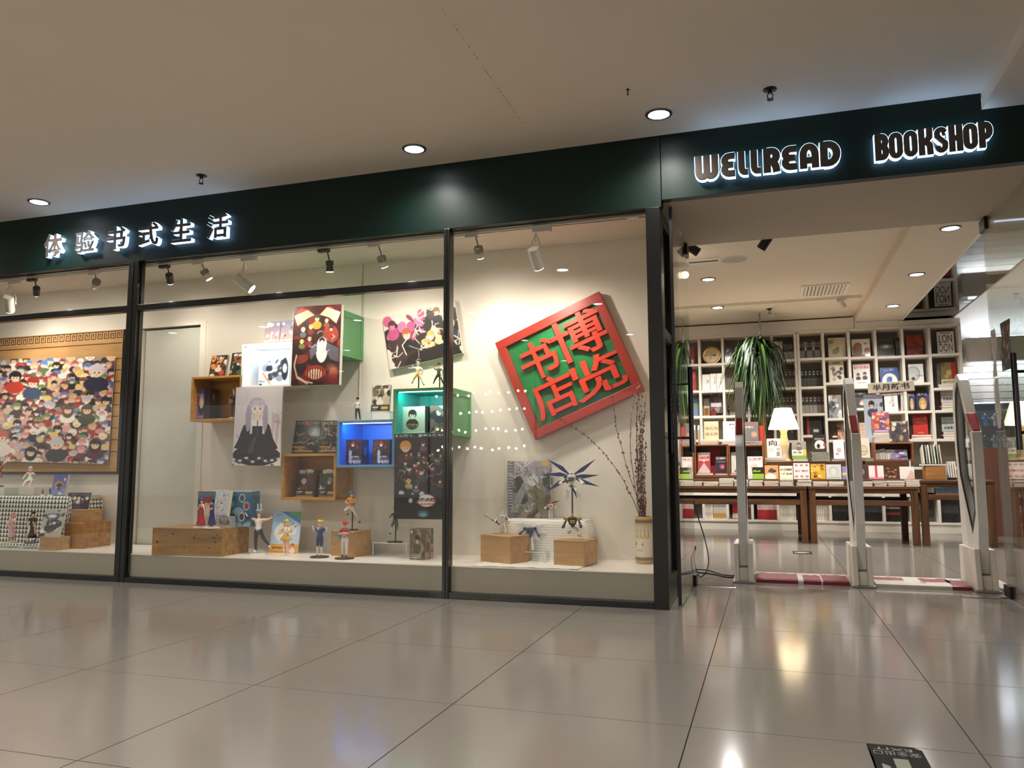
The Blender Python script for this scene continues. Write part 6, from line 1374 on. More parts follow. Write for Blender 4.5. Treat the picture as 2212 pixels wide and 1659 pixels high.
p = onZ(1664, 680, ZI); b = B(); b.lathe([(.055, 0), (.055, -.02), (.045, -.034), (.0005, -.036)], 24); o = b.obj('smoke_detector', m_white, smooth=True); o.location = (p[0], 5.62, ZI); tag(o, 'white smoke detector in the shop ceiling above the plant', 'smoke detector')
hp = onY(1480, 594, 2.4); t = T('pendant_bulb', 'small glowing round bulb hanging from the shop ceiling by the left door', 'lamp', (hp[0], 2.4, ZI)); b = B(); b.tube([(0, 0, 0), (0, 0, hp[2]-ZI+.03)], .003, 6); b.obj('cord', m_black, t); b = B(); b.ball((0, 0, hp[2]-ZI), .032, 14, 9); b.obj('bulb', mat('glowing_bulb', '#fff', emit='#ffe9cf', es=9), t, smooth=True)

# ================================================================ hanging plant
t = T('dracaena_plant', 'tall plant with a mop of long drooping green leaves in front of the bookshelf', 'plant', (0, 0, 0)); PY, TZ_ = 5.42, .601
pc = onY(1637, 800, PY); px_ = pc[0]
b = B(); b.tube([(px_+.05, PY, TZ_), (px_+.055, PY, .95), (px_+.03, PY, 1.6), (px_, PY, 2.32)], [.022, .02, .018, .014], 8); b.obj('trunk', mat('plant_trunk', '#9a7446', .7), t)
b = B(); b.lathe([(.10, 0), (.13, .22), (.135, .24), (.12, .24), (.115, .2), (.0005, .2)], 20, (px_+.05, PY, TZ_)); b.obj('pot', mat('terracotta_pot', '#7a4a33', .7), t)
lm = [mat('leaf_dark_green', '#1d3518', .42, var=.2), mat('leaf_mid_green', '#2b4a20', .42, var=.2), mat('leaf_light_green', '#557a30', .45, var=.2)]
R = random.Random(12); leaf_me = []
for v in range(9):
    b = B(); L = R.uniform(.55, .98); out = R.uniform(.10, .36); up = R.uniform(.03, .15); n = 9; vs = []
    for i in range(n+1):
        u = i/n; x = out*(1-(1-u)**3.2); z = up*math.sin(min(u*2.4, PI))*(1-u)-L*max(u-.22, 0)**1.35*1.15; wd = .0165*math.sin(PI*min(u*.9+.1, 1))**.6*(1-u*.55)
        vs += [(x, -wd, z), (x+.0, 0, z-.003), (x, wd, z)]
    fs = [q for i in range(n) for q in ((3*i, 3*i+1, 3*i+4, 3*i+3), (3*i+1, 3*i+2, 3*i+5, 3*i+4))]
    b.add(vs, fs); leaf_me.append([b.mesh('leaf', m_, True) for m_ in lm])
for k in range(295):
    hi = k < 170; z = R.uniform(2.10, 2.36) if hi else R.uniform(1.80, 2.15)
    o = ob('leaf', leaf_me[k % 9][0 if (hi and R.random() < .75) else (1 if R.random() < .55 else 2)], t)  # lower leaves get lighter greens: the lamp's light put into their colour
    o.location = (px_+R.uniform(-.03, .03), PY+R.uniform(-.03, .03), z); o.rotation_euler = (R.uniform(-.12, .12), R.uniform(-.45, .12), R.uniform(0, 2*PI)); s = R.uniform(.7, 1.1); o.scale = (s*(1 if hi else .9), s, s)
mass = B()
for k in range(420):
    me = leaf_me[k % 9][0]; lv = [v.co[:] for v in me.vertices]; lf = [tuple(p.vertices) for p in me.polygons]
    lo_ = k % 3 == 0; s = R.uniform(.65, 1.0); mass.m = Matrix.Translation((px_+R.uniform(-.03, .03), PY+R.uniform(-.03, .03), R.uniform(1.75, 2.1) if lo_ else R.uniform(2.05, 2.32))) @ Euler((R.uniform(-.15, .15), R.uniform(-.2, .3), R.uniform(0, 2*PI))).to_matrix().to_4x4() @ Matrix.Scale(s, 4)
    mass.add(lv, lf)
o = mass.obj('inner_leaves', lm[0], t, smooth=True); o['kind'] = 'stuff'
b = B(); b.tube([(0, 0, 0), (0, 0, -.36)], .011, 10); o = b.obj('ceiling_pole', mat('grey_pole', '#9c968c', .4, metal=.4)); o.location = (onY(1641, 690, PY+.1)[0], PY+.1, ZI); tag(o, 'thin grey pole from the shop ceiling above the plant', 'pole')

# ================================================================ bookshelves
CX = [-1.18, -.87, -.56, -.257, .05, .365, .67, .985, 1.29, 1.597, 1.905, 2.205, 2.54]
ROWS = [[2.18, 1.825, 1.483, 1.17], [2.18, 1.825, 1.483, 1.17], [2.18, 1.82, 1.483, 1.17], [2.185, 1.82, 1.483, 1.16], [2.19, 1.83, 1.484, 1.145], [2.19, 1.827, 1.484, 1.145], [2.196, 1.827, 1.484, 1.21],
        [2.19, 1.87, 1.417, 1.145], [2.185, 1.81, 1.537, 1.145], [2.176, 1.82, 1.487, 1.145], [2.176, 1.832, 1.487, 1.14], [2.18, 1.76, 1.487, 1.14]]
LOW = [.80, .47]
m_shelf = mat('white_shelf_board', '#e9e2d6', .5, var=.02); m_sback = mat('grey_shelf_back', '#9b9084', .7, var=.05); SD = .32; TH = .032
def bookcase(label, cols, x0, x1):
    t = T('bookcase', label, 'bookcase', ((x0+x1)/2, YS, 0)); ox = (x0+x1)/2
    def pc(nm, c, m=m_shelf): b = B(); b.box(*c); return b.obj(nm, m, t, .002)
    edges = [CX[c] for c in cols]+[CX[cols[-1]+1]]
    for i, e in enumerate(edges):
        e0 = x0+TH/2 if i == 0 else (x1-TH/2 if i == len(edges)-1 else e)
        pc('upright', (e0-ox-TH/2, 0, .13, e0-ox+TH/2, SD, 2.525))
    for i, c in enumerate(cols):
        a = (x0+TH if i == 0 else CX[c]+TH/2)-ox; d = (x1-TH if i == len(cols)-1 else CX[c+1]-TH/2)-ox
        for z in ROWS[c]+LOW: pc('shelf_board', (a, .003, z-TH, d, SD-.006, z))
    pc('top_board', (x0-ox, 0, 2.513, x1-ox, SD, 2.545)); pc('bottom_board', (x0-ox, 0, .105, x1-ox, SD, .131)); pc('plinth', (x0-ox, .012, 0, x1-ox, SD, .105)); pc('back_board', (x0-ox+.005, SD-.006, .13, x1-ox-.005, SD, 2.515), m_sback)
bookcase('tall white bookcase behind the plant, left of the double upright', [0, 1, 2, 3, 4, 5], -1.20, .668)
bookcase('tall white bookcase right of the double upright, under the beam', [6, 7, 8, 9, 10, 11], .672, 2.555)
def q5(x0, y0, x1, y1): return (1760+x0/5.184, 680+y0/5.184, 1760+x1/5.184, 680+y1/5.184)
def q4(x0, y0, x1, y1): return (1440+x0/5.183, 680+y0/5.183, 1440+x1/5.183, 680+y1/5.183)
def q6(x0, y0, x1, y1): return (1440+x0/4.1475, 880+y0/4.1475, 1440+x1/4.1475, 880+y1/4.1475)
def q7(x0, y0, x1, y1): return (1800+x0/3.77, 880+y0/3.77, 1800+x1/3.77, 880+y1/3.77)
def snap(x, z):
    for c in range(len(CX)-1):
        if CX[c] <= x < CX[c+1]:
            zs = ROWS[c]+LOW+[.131]; return min(zs, key=lambda v: abs(v-z))
    return z
def on_shelf(px, label, art, t_=.022, lean=6, rotz=0, spine='#555', y=6.16, z=None, group=None, cat='book'):
    x0, x1, z0, z1 = rectY(*px, y); xm = (x0+x1)/2; z = snap(xm, z0) if z is None else z
    w_ = x1-x0
    for c in range(len(CX)-1):
        if CX[c] <= xm < CX[c+1]:
            lo, hi = CX[c]+.02, CX[c+1]-.02
            x0, x1 = max(x0, lo), min(x1, hi); xm = (x0+x1)/2; w_ = x1-x0
    return book(label, w_, t_, (z1-z)/math.cos(math.radians(lean)), art, (xm, y, z+.0012), lean, rotz, spine, group, cat)
def art_plain(bg, title=None, tc='#222', ty=.2, th=.16, tw=.75, extra=None, w=26, h=36):
    a = Art(w, h, bg)
    if extra: extra(a)
    if title: a.tx(title, .5, ty, th, tc, tw, .03)
    return a
on_shelf(q5(150, 255, 345, 460), 'pale map covered book with green shapes, top row of the right bookcase', art_plain('#d9d3c2', None, extra=lambda a: a.blobs(['#9cab7a', '#c9bb8a', '#7f9468', '#cfc6b0'], 14, 1, .08, .2, (.1, .1, .9, .7))))
on_shelf(q5(415, 270, 620, 450), 'white book with brown carved statue on its cover, top row', art_plain('#ece7df', None, extra=lambda a: (a.e(.3, .62, .27, .38, '#8a5a44'), a.e(.35, .35, .2, .16, '#a06c52'), a.e(.82, .66, .16, .2, '#a06c52'), a.r(.0, .85, .7, 1, '#7a4c3a'), a.tx('河洛', .78, .26, .1, '#555', .25))))
on_shelf(q5(702, 270, 895, 440), 'black book with glowing galaxy and white capitals, top row', art_plain('#121214', None, extra=lambda a: (a.e(.5, .42, .5, .16, '#c9a890', 0, .9, True), a.e(.5, .42, .16, .06, '#fff1dc', 0, 1, True), a.tx("HUBBLE'S", .5, .08, .1, '#77777c', .8), a.tx('UNIVERSE', .5, .93, .11, '#c9c9cc', .9)), w=36, h=34))
on_shelf(q5(1030, 230, 1210, 420), 'rust red book with dark lower half, top row', art_plain('#a8432a', None, extra=lambda a: (a.blobs(['#8a2f20', '#c2572f', '#6a2218'], 14, 3, .08, .2), a.r(0, .52, 1, 1, '#5a1f18', .6), a.strokes(['#c9722f'], 14, 3, .02, (.1, .55, .9, .95), .1))), rotz=-3)
on_shelf(q5(1372, 185, 1562, 410), 'white book with tall ornate LONDON capitals, top row end compartment', art_plain('#f0eeea', None, extra=lambda a: (a.tx('LON', .5, .32, .34, '#3a2326', .75, .0), a.tx('DON', .5, .70, .34, '#7a2a26', .78, .0), a.r(.2, .06, .8, .09, '#555'), a.r(.3, .93, .7, .95, '#777')), w=36, h=44), rotz=-4)
on_shelf(q5(157, 515, 330, 720), 'cream book with grey sketch of a wheeled cart, second row', art_plain('#dccfae', '山海经', '#3a332a', .1, .1, .5, lambda a: (a.r(.1, .25, .92, .95, '#e9e4d6'), a.blobs(['#4a443c', '#8d867a', '#2f2b26', '#bdb6a8'], 18, 5, .05, .15, (.2, .35, .85, .85)))))
on_shelf(q5(432, 545, 620, 770), 'white book with pink red title and two portrait heads, second row', art_plain('#efe9e6', '设计的目的', '#c8404a', .17, .14, .88, lambda a: (a.person(.3, .48, .12, '#1d1a1a', '#2a2c33', '#caa088'), a.person(.68, .45, .13, '#1d1a1a', '#2a2c33', '#caa088'), a.r(0, .7, 1, 1, '#f1eceb'), a.r(.25, .8, .75, .84, '#d8707a'))), rotz=-3)
on_shelf(q5(732, 590, 935, 735), 'deep blue book with white disc and blue figure, second row behind the sign', art_plain('#1f4796', None, extra=lambda a: (a.tx('山海', .5, .15, .14, '#d8dce8', .5), a.e(.52, .75, .4, .42, '#ecebe6'), a.e(.5, .75, .16, .24, '#4d78b8'), a.e(.56, .62, .1, .1, '#3a5f9a'))), z=1.82)
on_shelf(q5(1052, 550, 1218, 745), 'white book with big silver disc, second row beside the sign', art_plain('#eeece8', None, extra=lambda a: (a.e(.32, .5, .45, .38, '#a9adb0'), a.e(.30, .5, .38, .32, '#c9cccc'), a.e(.3, .75, .12, .08, '#3a3a3a'), a.r(.5, .6, .95, .63, '#555'))), rotz=-4)
on_shelf(q5(1412, 530, 1590, 735), 'tan and red history book standing on two flat volumes, second row end', art_plain('#8a7448', None, extra=lambda a: (a.blobs(['#a08850', '#6a5a38', '#c0a868'], 14, 8, .08, .2), a.r(.68, 0, 1, .74, '#a32a24'), a.r(0, .78, 1, 1, '#e0d6b4'), a.tx('HISTORY', .5, .9, .1, '#4a3a22', .8))), z=1.76+.05, rotz=-4)
on_shelf(q5(1335, 550, 1405, 800), 'dark brown book on edge left of the tan and red one', art_plain('#3a3226', None, extra=lambda a: a.blobs(['#5a4a34', '#2a241c'], 8, 9, .1, .2)), rotz=-10)
on_shelf(q5(157, 897, 300, 1140), 'silver grey film art book with orange lettering, third row beside the gate', art_plain('#8d9094', None, extra=lambda a: (a.blobs(['#c9ccd0', '#5d6066', '#e9ebee', '#3f4248'], 18, 10, .08, .2), a.tx('STAR', .45, .1, .11, '#d08a4a', .6), a.tx('WARS', .4, .22, .11, '#e3e0da', .6))), z=1.145 if False else None)
on_shelf(q5(455, 850, 610, 1015), 'charcoal book with white letters and small orange figure, third row', art_plain('#3a3a3e', 'gin', '#e6e4df', .18, .16, .45, lambda a: (a.e(.48, .62, .14, .12, '#c88a5a'), a.e(.48, .72, .2, .1, '#d8d4cc'))))
on_shelf(q5(782, 885, 930, 1065), 'pale pink book with column of dark calligraphy, third row', art_plain('#f0e3e0', None, extra=lambda a: (a.tx('花枝春满', .62, .45, .13, '#5a4a44', None, .0, True), a.tx('白话', .42, .5, .1, '#8d6a66', None, 0, True))), rotz=-4)
for k in range(3): on_shelf(q5(955+22*k, 882, 1000+22*k, 1062), 'white and blue edged book leaning in the third row, beside the pale pink one', art_plain(['#dfe2ea', '#8d96b5', '#eceae6'][k]), .012, 2, -62, group='leaning books in the third row')
GM = lambda: art_plain('#20264a', '黄金王', '#c9ccd8', .12, .12, .7, lambda a: (a.e(.5, .62, .28, .33, '#c79a4e'), a.e(.5, .68, .15, .22, '#e0c08a'), a.e(.43, .62, .04, .025, '#2a1f14'), a.e(.57, .62, .04, .025, '#2a1f14'), a.r(0, .9, 1, 1, '#2a1e18'), a.e(.85, .35, .2, .3, '#6a4a9a', 0, .6, True)))
on_shelf(q5(1135, 865, 1290, 1050), 'dark blue book with golden mask, front one of two in the third row', GM(), rotz=-3); on_shelf(q5(1048, 875, 1125, 1055), 'dark blue book with golden mask, partly covered one of two in the third row', GM(), rotz=-3)
def gh(bg): return art_plain(bg, None, extra=lambda a: (a.tx('GLOBAL', .5, .18, .16, '#4a4a4a', .85, .0), a.tx('HISTORY', .5, .42, .16, '#5a5a5a', .85, .0), a.tx('全球通史', .5, .72, .2, '#2a2a2a', .75)), w=40, h=26)
ORD = ['topmost', 'second from the top', 'third from the top', 'fourth from the top', 'fifth from the top', 'sixth from the top', 'seventh from the top', 'eighth from the top', 'ninth from the top', 'tenth from the top']
def lab(desc): return lambda k, n: 'flat book, %s in %s' % (ORD[n-1-k] if n > 1 else 'single', desc)
# flat books: book_mesh origin is the front cover's lower edge, so when laid flat its top face is at z=0 of the origin: lift it by its thickness
def lay(me_w, th, dep, cover, spine, label, x, y, z, rz, group=None):
    """a book lying flat with its lower edge at y (towards the viewer), bottom at z"""
    me = book_mesh(me_w, th, dep, cover, spine)
    return put_book(me, label, (x, y, z+th+.0006), 0, rz, group, flat=True)
def flat_stack(px, y, z, n, cols, labelf, group=None, dep=.15, cover=None, zt=None, seed=0, rot=2.5):
    R = random.Random(seed+int(px[0]*10)); x0, x1 = rectY(px[0], px[1], px[2], px[3], y)[:2]; w_ = x1-x0
    tt = ((zt-z)/n) if zt else .017; zc = z
    for k in range(n):
        c = cols[(k+seed) % len(cols)]; ww = w_*R.uniform(.90, .99); dd = dep*R.uniform(.94, 1.0)
        lay(ww, tt-.0011, dd, cover if (cover is not None and k == n-1) else Art(4, 4, c), c, labelf(k, n), (x0+x1)/2+R.uniform(-.004, .004), y+R.uniform(0, .006), zc, R.uniform(-rot, rot), group); zc += tt
    return zc
CREAM = ['#e3ddd0', '#d8d0c2', '#ece8e0']
zt = flat_stack(q5(1380, 740, 1590, 795), 6.13, 1.7612, 2, ['#d8cdb0', '#e0d6c4'], lab('the pair under the tan and red history book'), zt=1.809)
z_ = 1.487+.0012
zt = flat_stack(q5(1420, 955, 1580, 1050), 6.13, z_, 3, ['#8f2028', '#c9b8b0', '#a82a30'], lab('the red pile under the grey lettered history book'), zt=z_+.095)
on_shelf(q5(1412, 840, 1582, 945), 'pale grey lettered history book standing on a red pile, third row end', gh('#d0cfca'), z=zt, rotz=-3)
z_ = 1.14+.0012
zt = flat_stack(q5(1430, 1290, 1598, 1365), 6.13, z_, 3, ['#8f2028', '#c9b8b0', '#7d1c22'], lab('the red pile under the pale green lettered book'), zt=z_+.085)
on_shelf(q5(1422, 1145, 1598, 1290), 'pale green lettered history book standing on a red pile, fourth row end', gh('#bcc8c0'), z=zt, rotz=-3)
zt = flat_stack(q5(1072, 1320, 1318, 1370), 6.13, z_, 2, ['#b3322a', '#a82a22'], lab('the bright red pair in the fourth row'), zt=z_+.055)
on_shelf(q5(1102, 1120, 1265, 1315), 'bright red book with gold letters standing on two flat red ones', art_plain('#c22a20', None, extra=lambda a: (a.tx('Capital', .5, .2, .12, '#e0b060', .75, 0), a.tx('Wars', .5, .4, .14, '#e0b060', .6, 0), a.r(.3, .88, .7, .91, '#e0a060'))), z=zt, rotz=-3)
on_shelf(q5(472, 1208, 604, 1378), 'sandy marbled book with white title label, fourth row beside the gate', art_plain('#cdb79a', None, extra=lambda a: (a.strokes(['#b08f70', '#e0cdb4', '#a5836a'], 24, 12, .03, ln=.3), a.r(.68, .18, .86, .6, '#eee9df'))), z=1.145)
on_shelf(q5(255, 1215, 328, 1380), 'salmon pink book beside the small bottle of leaves', art_plain('#b58a72', None, extra=lambda a: a.blobs(['#d0a58a', '#8d6450'], 10, 14, .1, .25)), z=1.145)
x = onY(1803, 940, 6.16)[0]; t = T('leafy_bottle', 'small red labelled bottle holding green leaves in the bookcase', 'bottle', (x, 6.16, 1.146)); b = B(); b.lathe([(.026, 0), (.030, .01), (.030, .07), (.018, .09), (.014, .11), (.0005, .11)], 16); b.obj('bottle_body', mat('dark_bottle', '#4a1418', .2), t, smooth=True)
b = B(); b.lathe([(.0305, .03), (.0305, .05)], 16); b.obj('paper_label', m_white, t)
R = random.Random(5)
for k in range(7):
    a_ = R.uniform(0, 2*PI); b = B(); d = Vector((math.cos(a_), math.sin(a_)*.6, 0)); p0 = Vector((0, 0, .11)); p1 = p0+d*.05+Vector((0, 0, .05)); p2 = p0+d*.10+Vector((0, 0, .03)); s = Vector((-d.y, d.x, 0))*.02
    b.add([p0, p1+s, p2, p1-s, p1+Vector((0, 0, .004))], [(0, 4, 1), (1, 4, 2), (2, 4, 3), (3, 4, 0)]); b.obj('leaf', lm[0], t)
# left bookcase
on_shelf(q4(268, 355, 305, 540), 'red spined book in the first compartment, top row', art_plain('#b3303a', None, extra=lambda a: a.r(.2, .7, .8, .95, '#d8c8c0')), rotz=0)
x0, x1, z0, z1 = rectY(*q4(400, 345, 606, 527), 6.15); t = T('painted_plate', 'round gold rimmed plate painted with a landscape, standing in the top row', 'plate', ((x0+x1)/2, 6.15, 2.181), (-math.radians(8), 0, 0)); rr = (x1-x0)/2
b = B(); b.m = Matrix.Translation((0, 0, rr)) @ Matrix.Rotation(PI/2, 4, 'X'); b.lathe([(rr*.8, 0), (rr, .006), (rr, .012), (rr*.88, .014), (rr*.80, .010), (.0005, .010)], 40); b.obj('rim', mat('gold_plate_rim', '#b98a4a', .3, metal=.3), t, smooth=True)
a = Art(40, 40, '#d9bf7a'); a.r(0, .5, 1, 1, '#e6c9ac'); a.r(0, .48, .5, .53, '#5a4022'); a.e(.68, .5, .16, .07, '#4a3a1c'); a.e(.5, .3, .4, .1, '#c9a85e'); a.e(.38, .78, .06, .03, '#4a3a2a'); a.line([(.47, .35), (.47, .7)], .03, '#5a4a22')
aa = a.out(); b = B(); n = 40; vs = []; cs = []
for i in range(12):
    for k in range(n):
        r_ = rr*.8*i/11; th_ = 2*PI*k/n; u, v = .5+.5*(i/11)*math.cos(th_), .5-.5*(i/11)*math.sin(th_)
        vs.append((r_*math.cos(th_), -.0112, rr+r_*math.sin(th_))); cs.append(tuple(aa[min(int(v*40), 39), min(int(u*40), 39)]))
b.add(vs, [(i*n+k, i*n+(k+1) % n, (i+1)*n+(k+1) % n, (i+1)*n+k) for i in range(11) for k in range(n)], cs); b.obj('painted_scene', PRINT(), t, colors=True)
on_shelf(q4(652, 360, 790, 520), 'dark photo book with pale lights, top row behind the plant', art_plain('#2a2724', None, extra=lambda a: a.blobs(['#5d5a55', '#c9c6c0', '#14110f'], 14, 16, .06, .18)))
on_shelf(q4(1075, 300, 1300, 450), 'white paper backed book behind the plant, top row', art_plain('#ddd8cc', None, extra=lambda a: (a.r(.1, .2, .5, .5, '#b5ac9c'), a.r(.2, .7, .4, .8, '#4a4640'))), z=2.19, rotz=4)
on_shelf(q4(290, 620, 325, 830), 'red book with gold marks in the first compartment, second row', art_plain('#b52a2c', '红', '#e0b060', .3, .2, None))
WH = lambda s, seed: art_plain('#f0ece4', None, extra=lambda a: (a.tx(s, .74, .42, .22, '#5a5044', None, .0, True), a.blobs(['#d8d0c4'], 3, seed, .05, .1)))
on_shelf(q4(560, 655, 620, 832), 'white book with dark Chinese title, rightmost of the white trio in the second row', WH('中国', 1), rotz=0); on_shelf(q4(488, 658, 556, 832), 'white book with dark Chinese title, middle of the white trio in the second row', WH('文学', 2)); on_shelf(q4(398, 668, 484, 832), 'white book with dark Chinese title, first of the white trio in the second row', WH('史', 3))
on_shelf(q4(483, 870, 620, 1050), 'purple toned photo book standing in the third row', art_plain('#5d4a52', None, extra=lambda a: (a.blobs(['#8d7a82', '#3a2c33', '#c9b8ba', '#2a2024'], 18, 18, .06, .18), a.r(.1, .5, .9, .7, '#cfc4c2'))), z=1.483+.045, y=6.2)
on_shelf(q4(415, 935, 478, 1045), 'small pale card book in the third row', art_plain('#c9c3b8'), y=6.24)
x0, x1, z0, z1 = rectY(*q4(415, 1040, 480, 1115), 6.12); t = T('small_gold_frame', 'small gold picture frame in the third row', 'picture frame', ((x0+x1)/2, 6.12, 1.484), (-.1, 0, 0)); W, H = x1-x0, z1-1.483
for c in ((-W/2, 0, 0, W/2, .01, .012), (-W/2, 0, H-.012, W/2, .01, H), (-W/2, 0, .012, -W/2+.012, .01, H-.012), (W/2-.012, 0, .012, W/2, .01, H-.012)): b = B(); b.box(*c); b.obj('frame_bar', mat('gold_plate_rim', '#b98a4a', .3), t)
b = B(); b.box(-W/2+.01, .004, .01, W/2-.01, .009, H-.01); b.obj('picture', mat('amber_picture', '#8d5a2a', .5, color2='#3a1f10', scale=40), t)
x0, x1, z0, z1 = rectY(*q4(487, 1035, 560, 1115), 6.11); b = B(); r_ = (x1-x0)/2; b.m = Matrix.Translation((0, 0, r_)) @ Matrix.Rotation(PI/2, 4, 'X'); b.lathe([(r_*.95, 0), (r_, .004), (r_, .02), (r_*.9, .024), (r_*.85, .02), (.0005, .02)], 28); o = b.obj('round_tin', mat('dark_red_tin', '#7a1f22', .4), smooth=True); o.location = ((x0+x1)/2, 6.13, 1.484); tag(o, 'round dark red tin standing beside the small gold frame', 'tin')
x = onY(1574, 880, 6.18)[0]; t = T('black_statuette', 'thin black statuette in the third row behind the plant', 'statuette', (x, 6.18, 1.484)); b = B(); b.lathe([(.02, 0), (.02, .012), (.007, .016), (.012, .06), (.016, .085), (.006, .105), (.011, .12), (.0005, .135)], 12); b.obj('body', m_black, t, smooth=True)
on_shelf(q4(1600, 1140, 1740, 1335), 'black book with pale label, fourth row right of the double upright', art_plain('#161314', None, extra=lambda a: (a.r(.3, .68, .75, .84, '#b9b5ae'), a.r(.3, .25, .6, .27, '#5a5658'))), rotz=0)
on_shelf(q4(1572, 1140, 1600, 1335), 'red spined book on edge beside the black labelled one', art_plain('#8a2420'))
on_shelf(q4(1118, 1190, 1195, 1390), 'dark brown book, fourth row behind the lamp shade', art_plain('#3a1d1a')); on_shelf(q4(1362, 1270, 1448, 1390), 'navy book, fourth row right of the lamp shade', art_plain('#1c2230', '文', '#8d93a5', .3, .2, None))
# sets of bound volumes and rows of spines
def volume(w_, h, d, art, side, label, loc, group):
    b = B(); b.col = tuple(s2l(hx(side))); b.box(-w_/2, 0, 0, w_/2, d, h-.0)
    b.col = tuple(s2l(hx('#d8d0c0'))); b.box(-w_/2+.002, .002, h-.001, w_/2-.002, d-.002, h+.0003); art_grid(b, art, (-w_/2, -.0005, 0), (w_, 0, 0), (0, 0, h))
    o = b.obj('bound_volume', PRINT(), colors=True); o.location = loc; return tag(o, label, 'book', group)
VM = {}
def spine_row(px, y, z, n, mk, side, labelf, group, h=None, d=.16):
    x0, x1, z0, z1 = rectY(*px, y); w_ = (x1-x0)/n; h = h or (z1-z)
    mes = {}
    for k in range(n):
        key = mk(k)
        kk = (key, round(w_, 4), round(h, 4), side)
        if kk not in VM:
            a = SPN[key](k); 
            o = volume(w_-.0015, h, d, a, side, labelf(k), (x0+w_*(k+.5), y, z+.0006), group); VM[kk] = o.data
        else:
            o = bpy.data.objects.new('bound_volume', VM[kk]); COL.objects.link(o); o.location = (x0+w_*(k+.5), y, z+.0006); tag(o, labelf(k), 'book', group)
def sp_set(top, low, mark, box=False):
    def f(k):
        a = Art(8, 34, low); a.r(0, 0, 1, .5, top); a.r(.3, .1, .7, .16, mark); a.r(.3, .24, .7, .3, mark); a.r(0, .5, 1, .52, '#8d8880'); a.r(.15, .05, .28, .95, '#a9a6a2', .35); a.r(0, 0, .08, 1, '#0a0a0a'); return a  # black left edge paints in the shaded gap between volumes
    return f
def sp_plain(bg, bands):
    def f(k):
        a = Art(6, 28, bg)
        for y0, y1, c in bands: a.r(.12, y0, .88, y1, c)
        a.r(0, 0, .2, 1, '#1a1816', .75); return a  # dark left edge is the shade between neighbouring spines, painted on
    return f
SPN = {'s1': sp_set('#1c1a1b', '#9a9792', '#d8d5cf'), 's1b': sp_set('#a9a6a2', '#5d5a57', '#2a2829'), 's2': sp_set('#4a2422', '#8d8883', '#d8d2c8'), 's3': sp_set('#151415', '#4a4849', '#d8d5cf'), 's4': sp_set('#3f201f', '#85807a', '#d0c8bd'), 's5': sp_set('#2a2323', '#8d8985', '#d0c8bd'),
       'red': sp_plain('#b02a30', [(.12, .5, '#e6d5cc'), (.8, 1, '#8d1f26')]), 'redw': sp_plain('#b3262c', [(.7, .95, '#e6e0d8')]), 'wh': sp_plain('#e2ddd2', [(.05, .3, '#b8aea2'), (.12, .22, '#a54840'), (.66, .8, '#cfc9bd')]), 'col': sp_plain('#d5cfc0', [(.02, .4, '#a9b0b5'), (.7, .95, '#c99a4a')]), 'grn': sp_plain('#cfcabb', [(.1, .9, '#8aa05a')]),
       'blk': sp_plain('#151416', [(.2, .55, '#4a4a4e')]), 'blkr': sp_plain('#161213', [(.3, .4, '#d8d0c8'), (.55, .66, '#a0392f')]), 'bw': sp_plain('#d9dde2', [(0, .45, '#6a9ad0'), (.5, .65, '#8a5a3a'), (.7, 1, '#c9c8a0')]), 'brn': sp_plain('#5a4632', [(.2, .4, '#8d7450')]), 'blu': sp_plain('#7d8db0', [(.0, .3, '#3a4a6a'), (.3, .5, '#7d9a4a')])}
def setlab(s): return lambda k: s
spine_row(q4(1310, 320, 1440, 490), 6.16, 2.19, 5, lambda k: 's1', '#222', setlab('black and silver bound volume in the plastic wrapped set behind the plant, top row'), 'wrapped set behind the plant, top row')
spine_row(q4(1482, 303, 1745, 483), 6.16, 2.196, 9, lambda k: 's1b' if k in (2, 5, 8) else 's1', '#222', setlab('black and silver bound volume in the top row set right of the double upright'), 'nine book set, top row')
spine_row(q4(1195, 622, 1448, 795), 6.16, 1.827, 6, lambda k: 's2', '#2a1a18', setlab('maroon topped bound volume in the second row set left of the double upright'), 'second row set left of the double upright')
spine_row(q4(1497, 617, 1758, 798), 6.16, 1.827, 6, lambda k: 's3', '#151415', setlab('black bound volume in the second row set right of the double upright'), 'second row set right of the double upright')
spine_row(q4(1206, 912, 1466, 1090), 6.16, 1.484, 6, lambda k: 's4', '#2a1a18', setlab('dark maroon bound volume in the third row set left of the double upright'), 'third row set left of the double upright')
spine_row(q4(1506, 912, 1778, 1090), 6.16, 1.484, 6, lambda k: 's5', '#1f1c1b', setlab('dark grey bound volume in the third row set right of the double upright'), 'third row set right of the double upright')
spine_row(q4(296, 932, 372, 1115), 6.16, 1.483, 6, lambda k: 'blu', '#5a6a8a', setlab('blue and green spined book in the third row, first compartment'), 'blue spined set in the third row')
spine_row(q5(903, 258, 968, 435), 6.16, 2.185, 4, lambda k: 'blk', '#151515', setlab('slim dark volume beside the galaxy book, top row'), 'slim dark volumes beside the galaxy book')
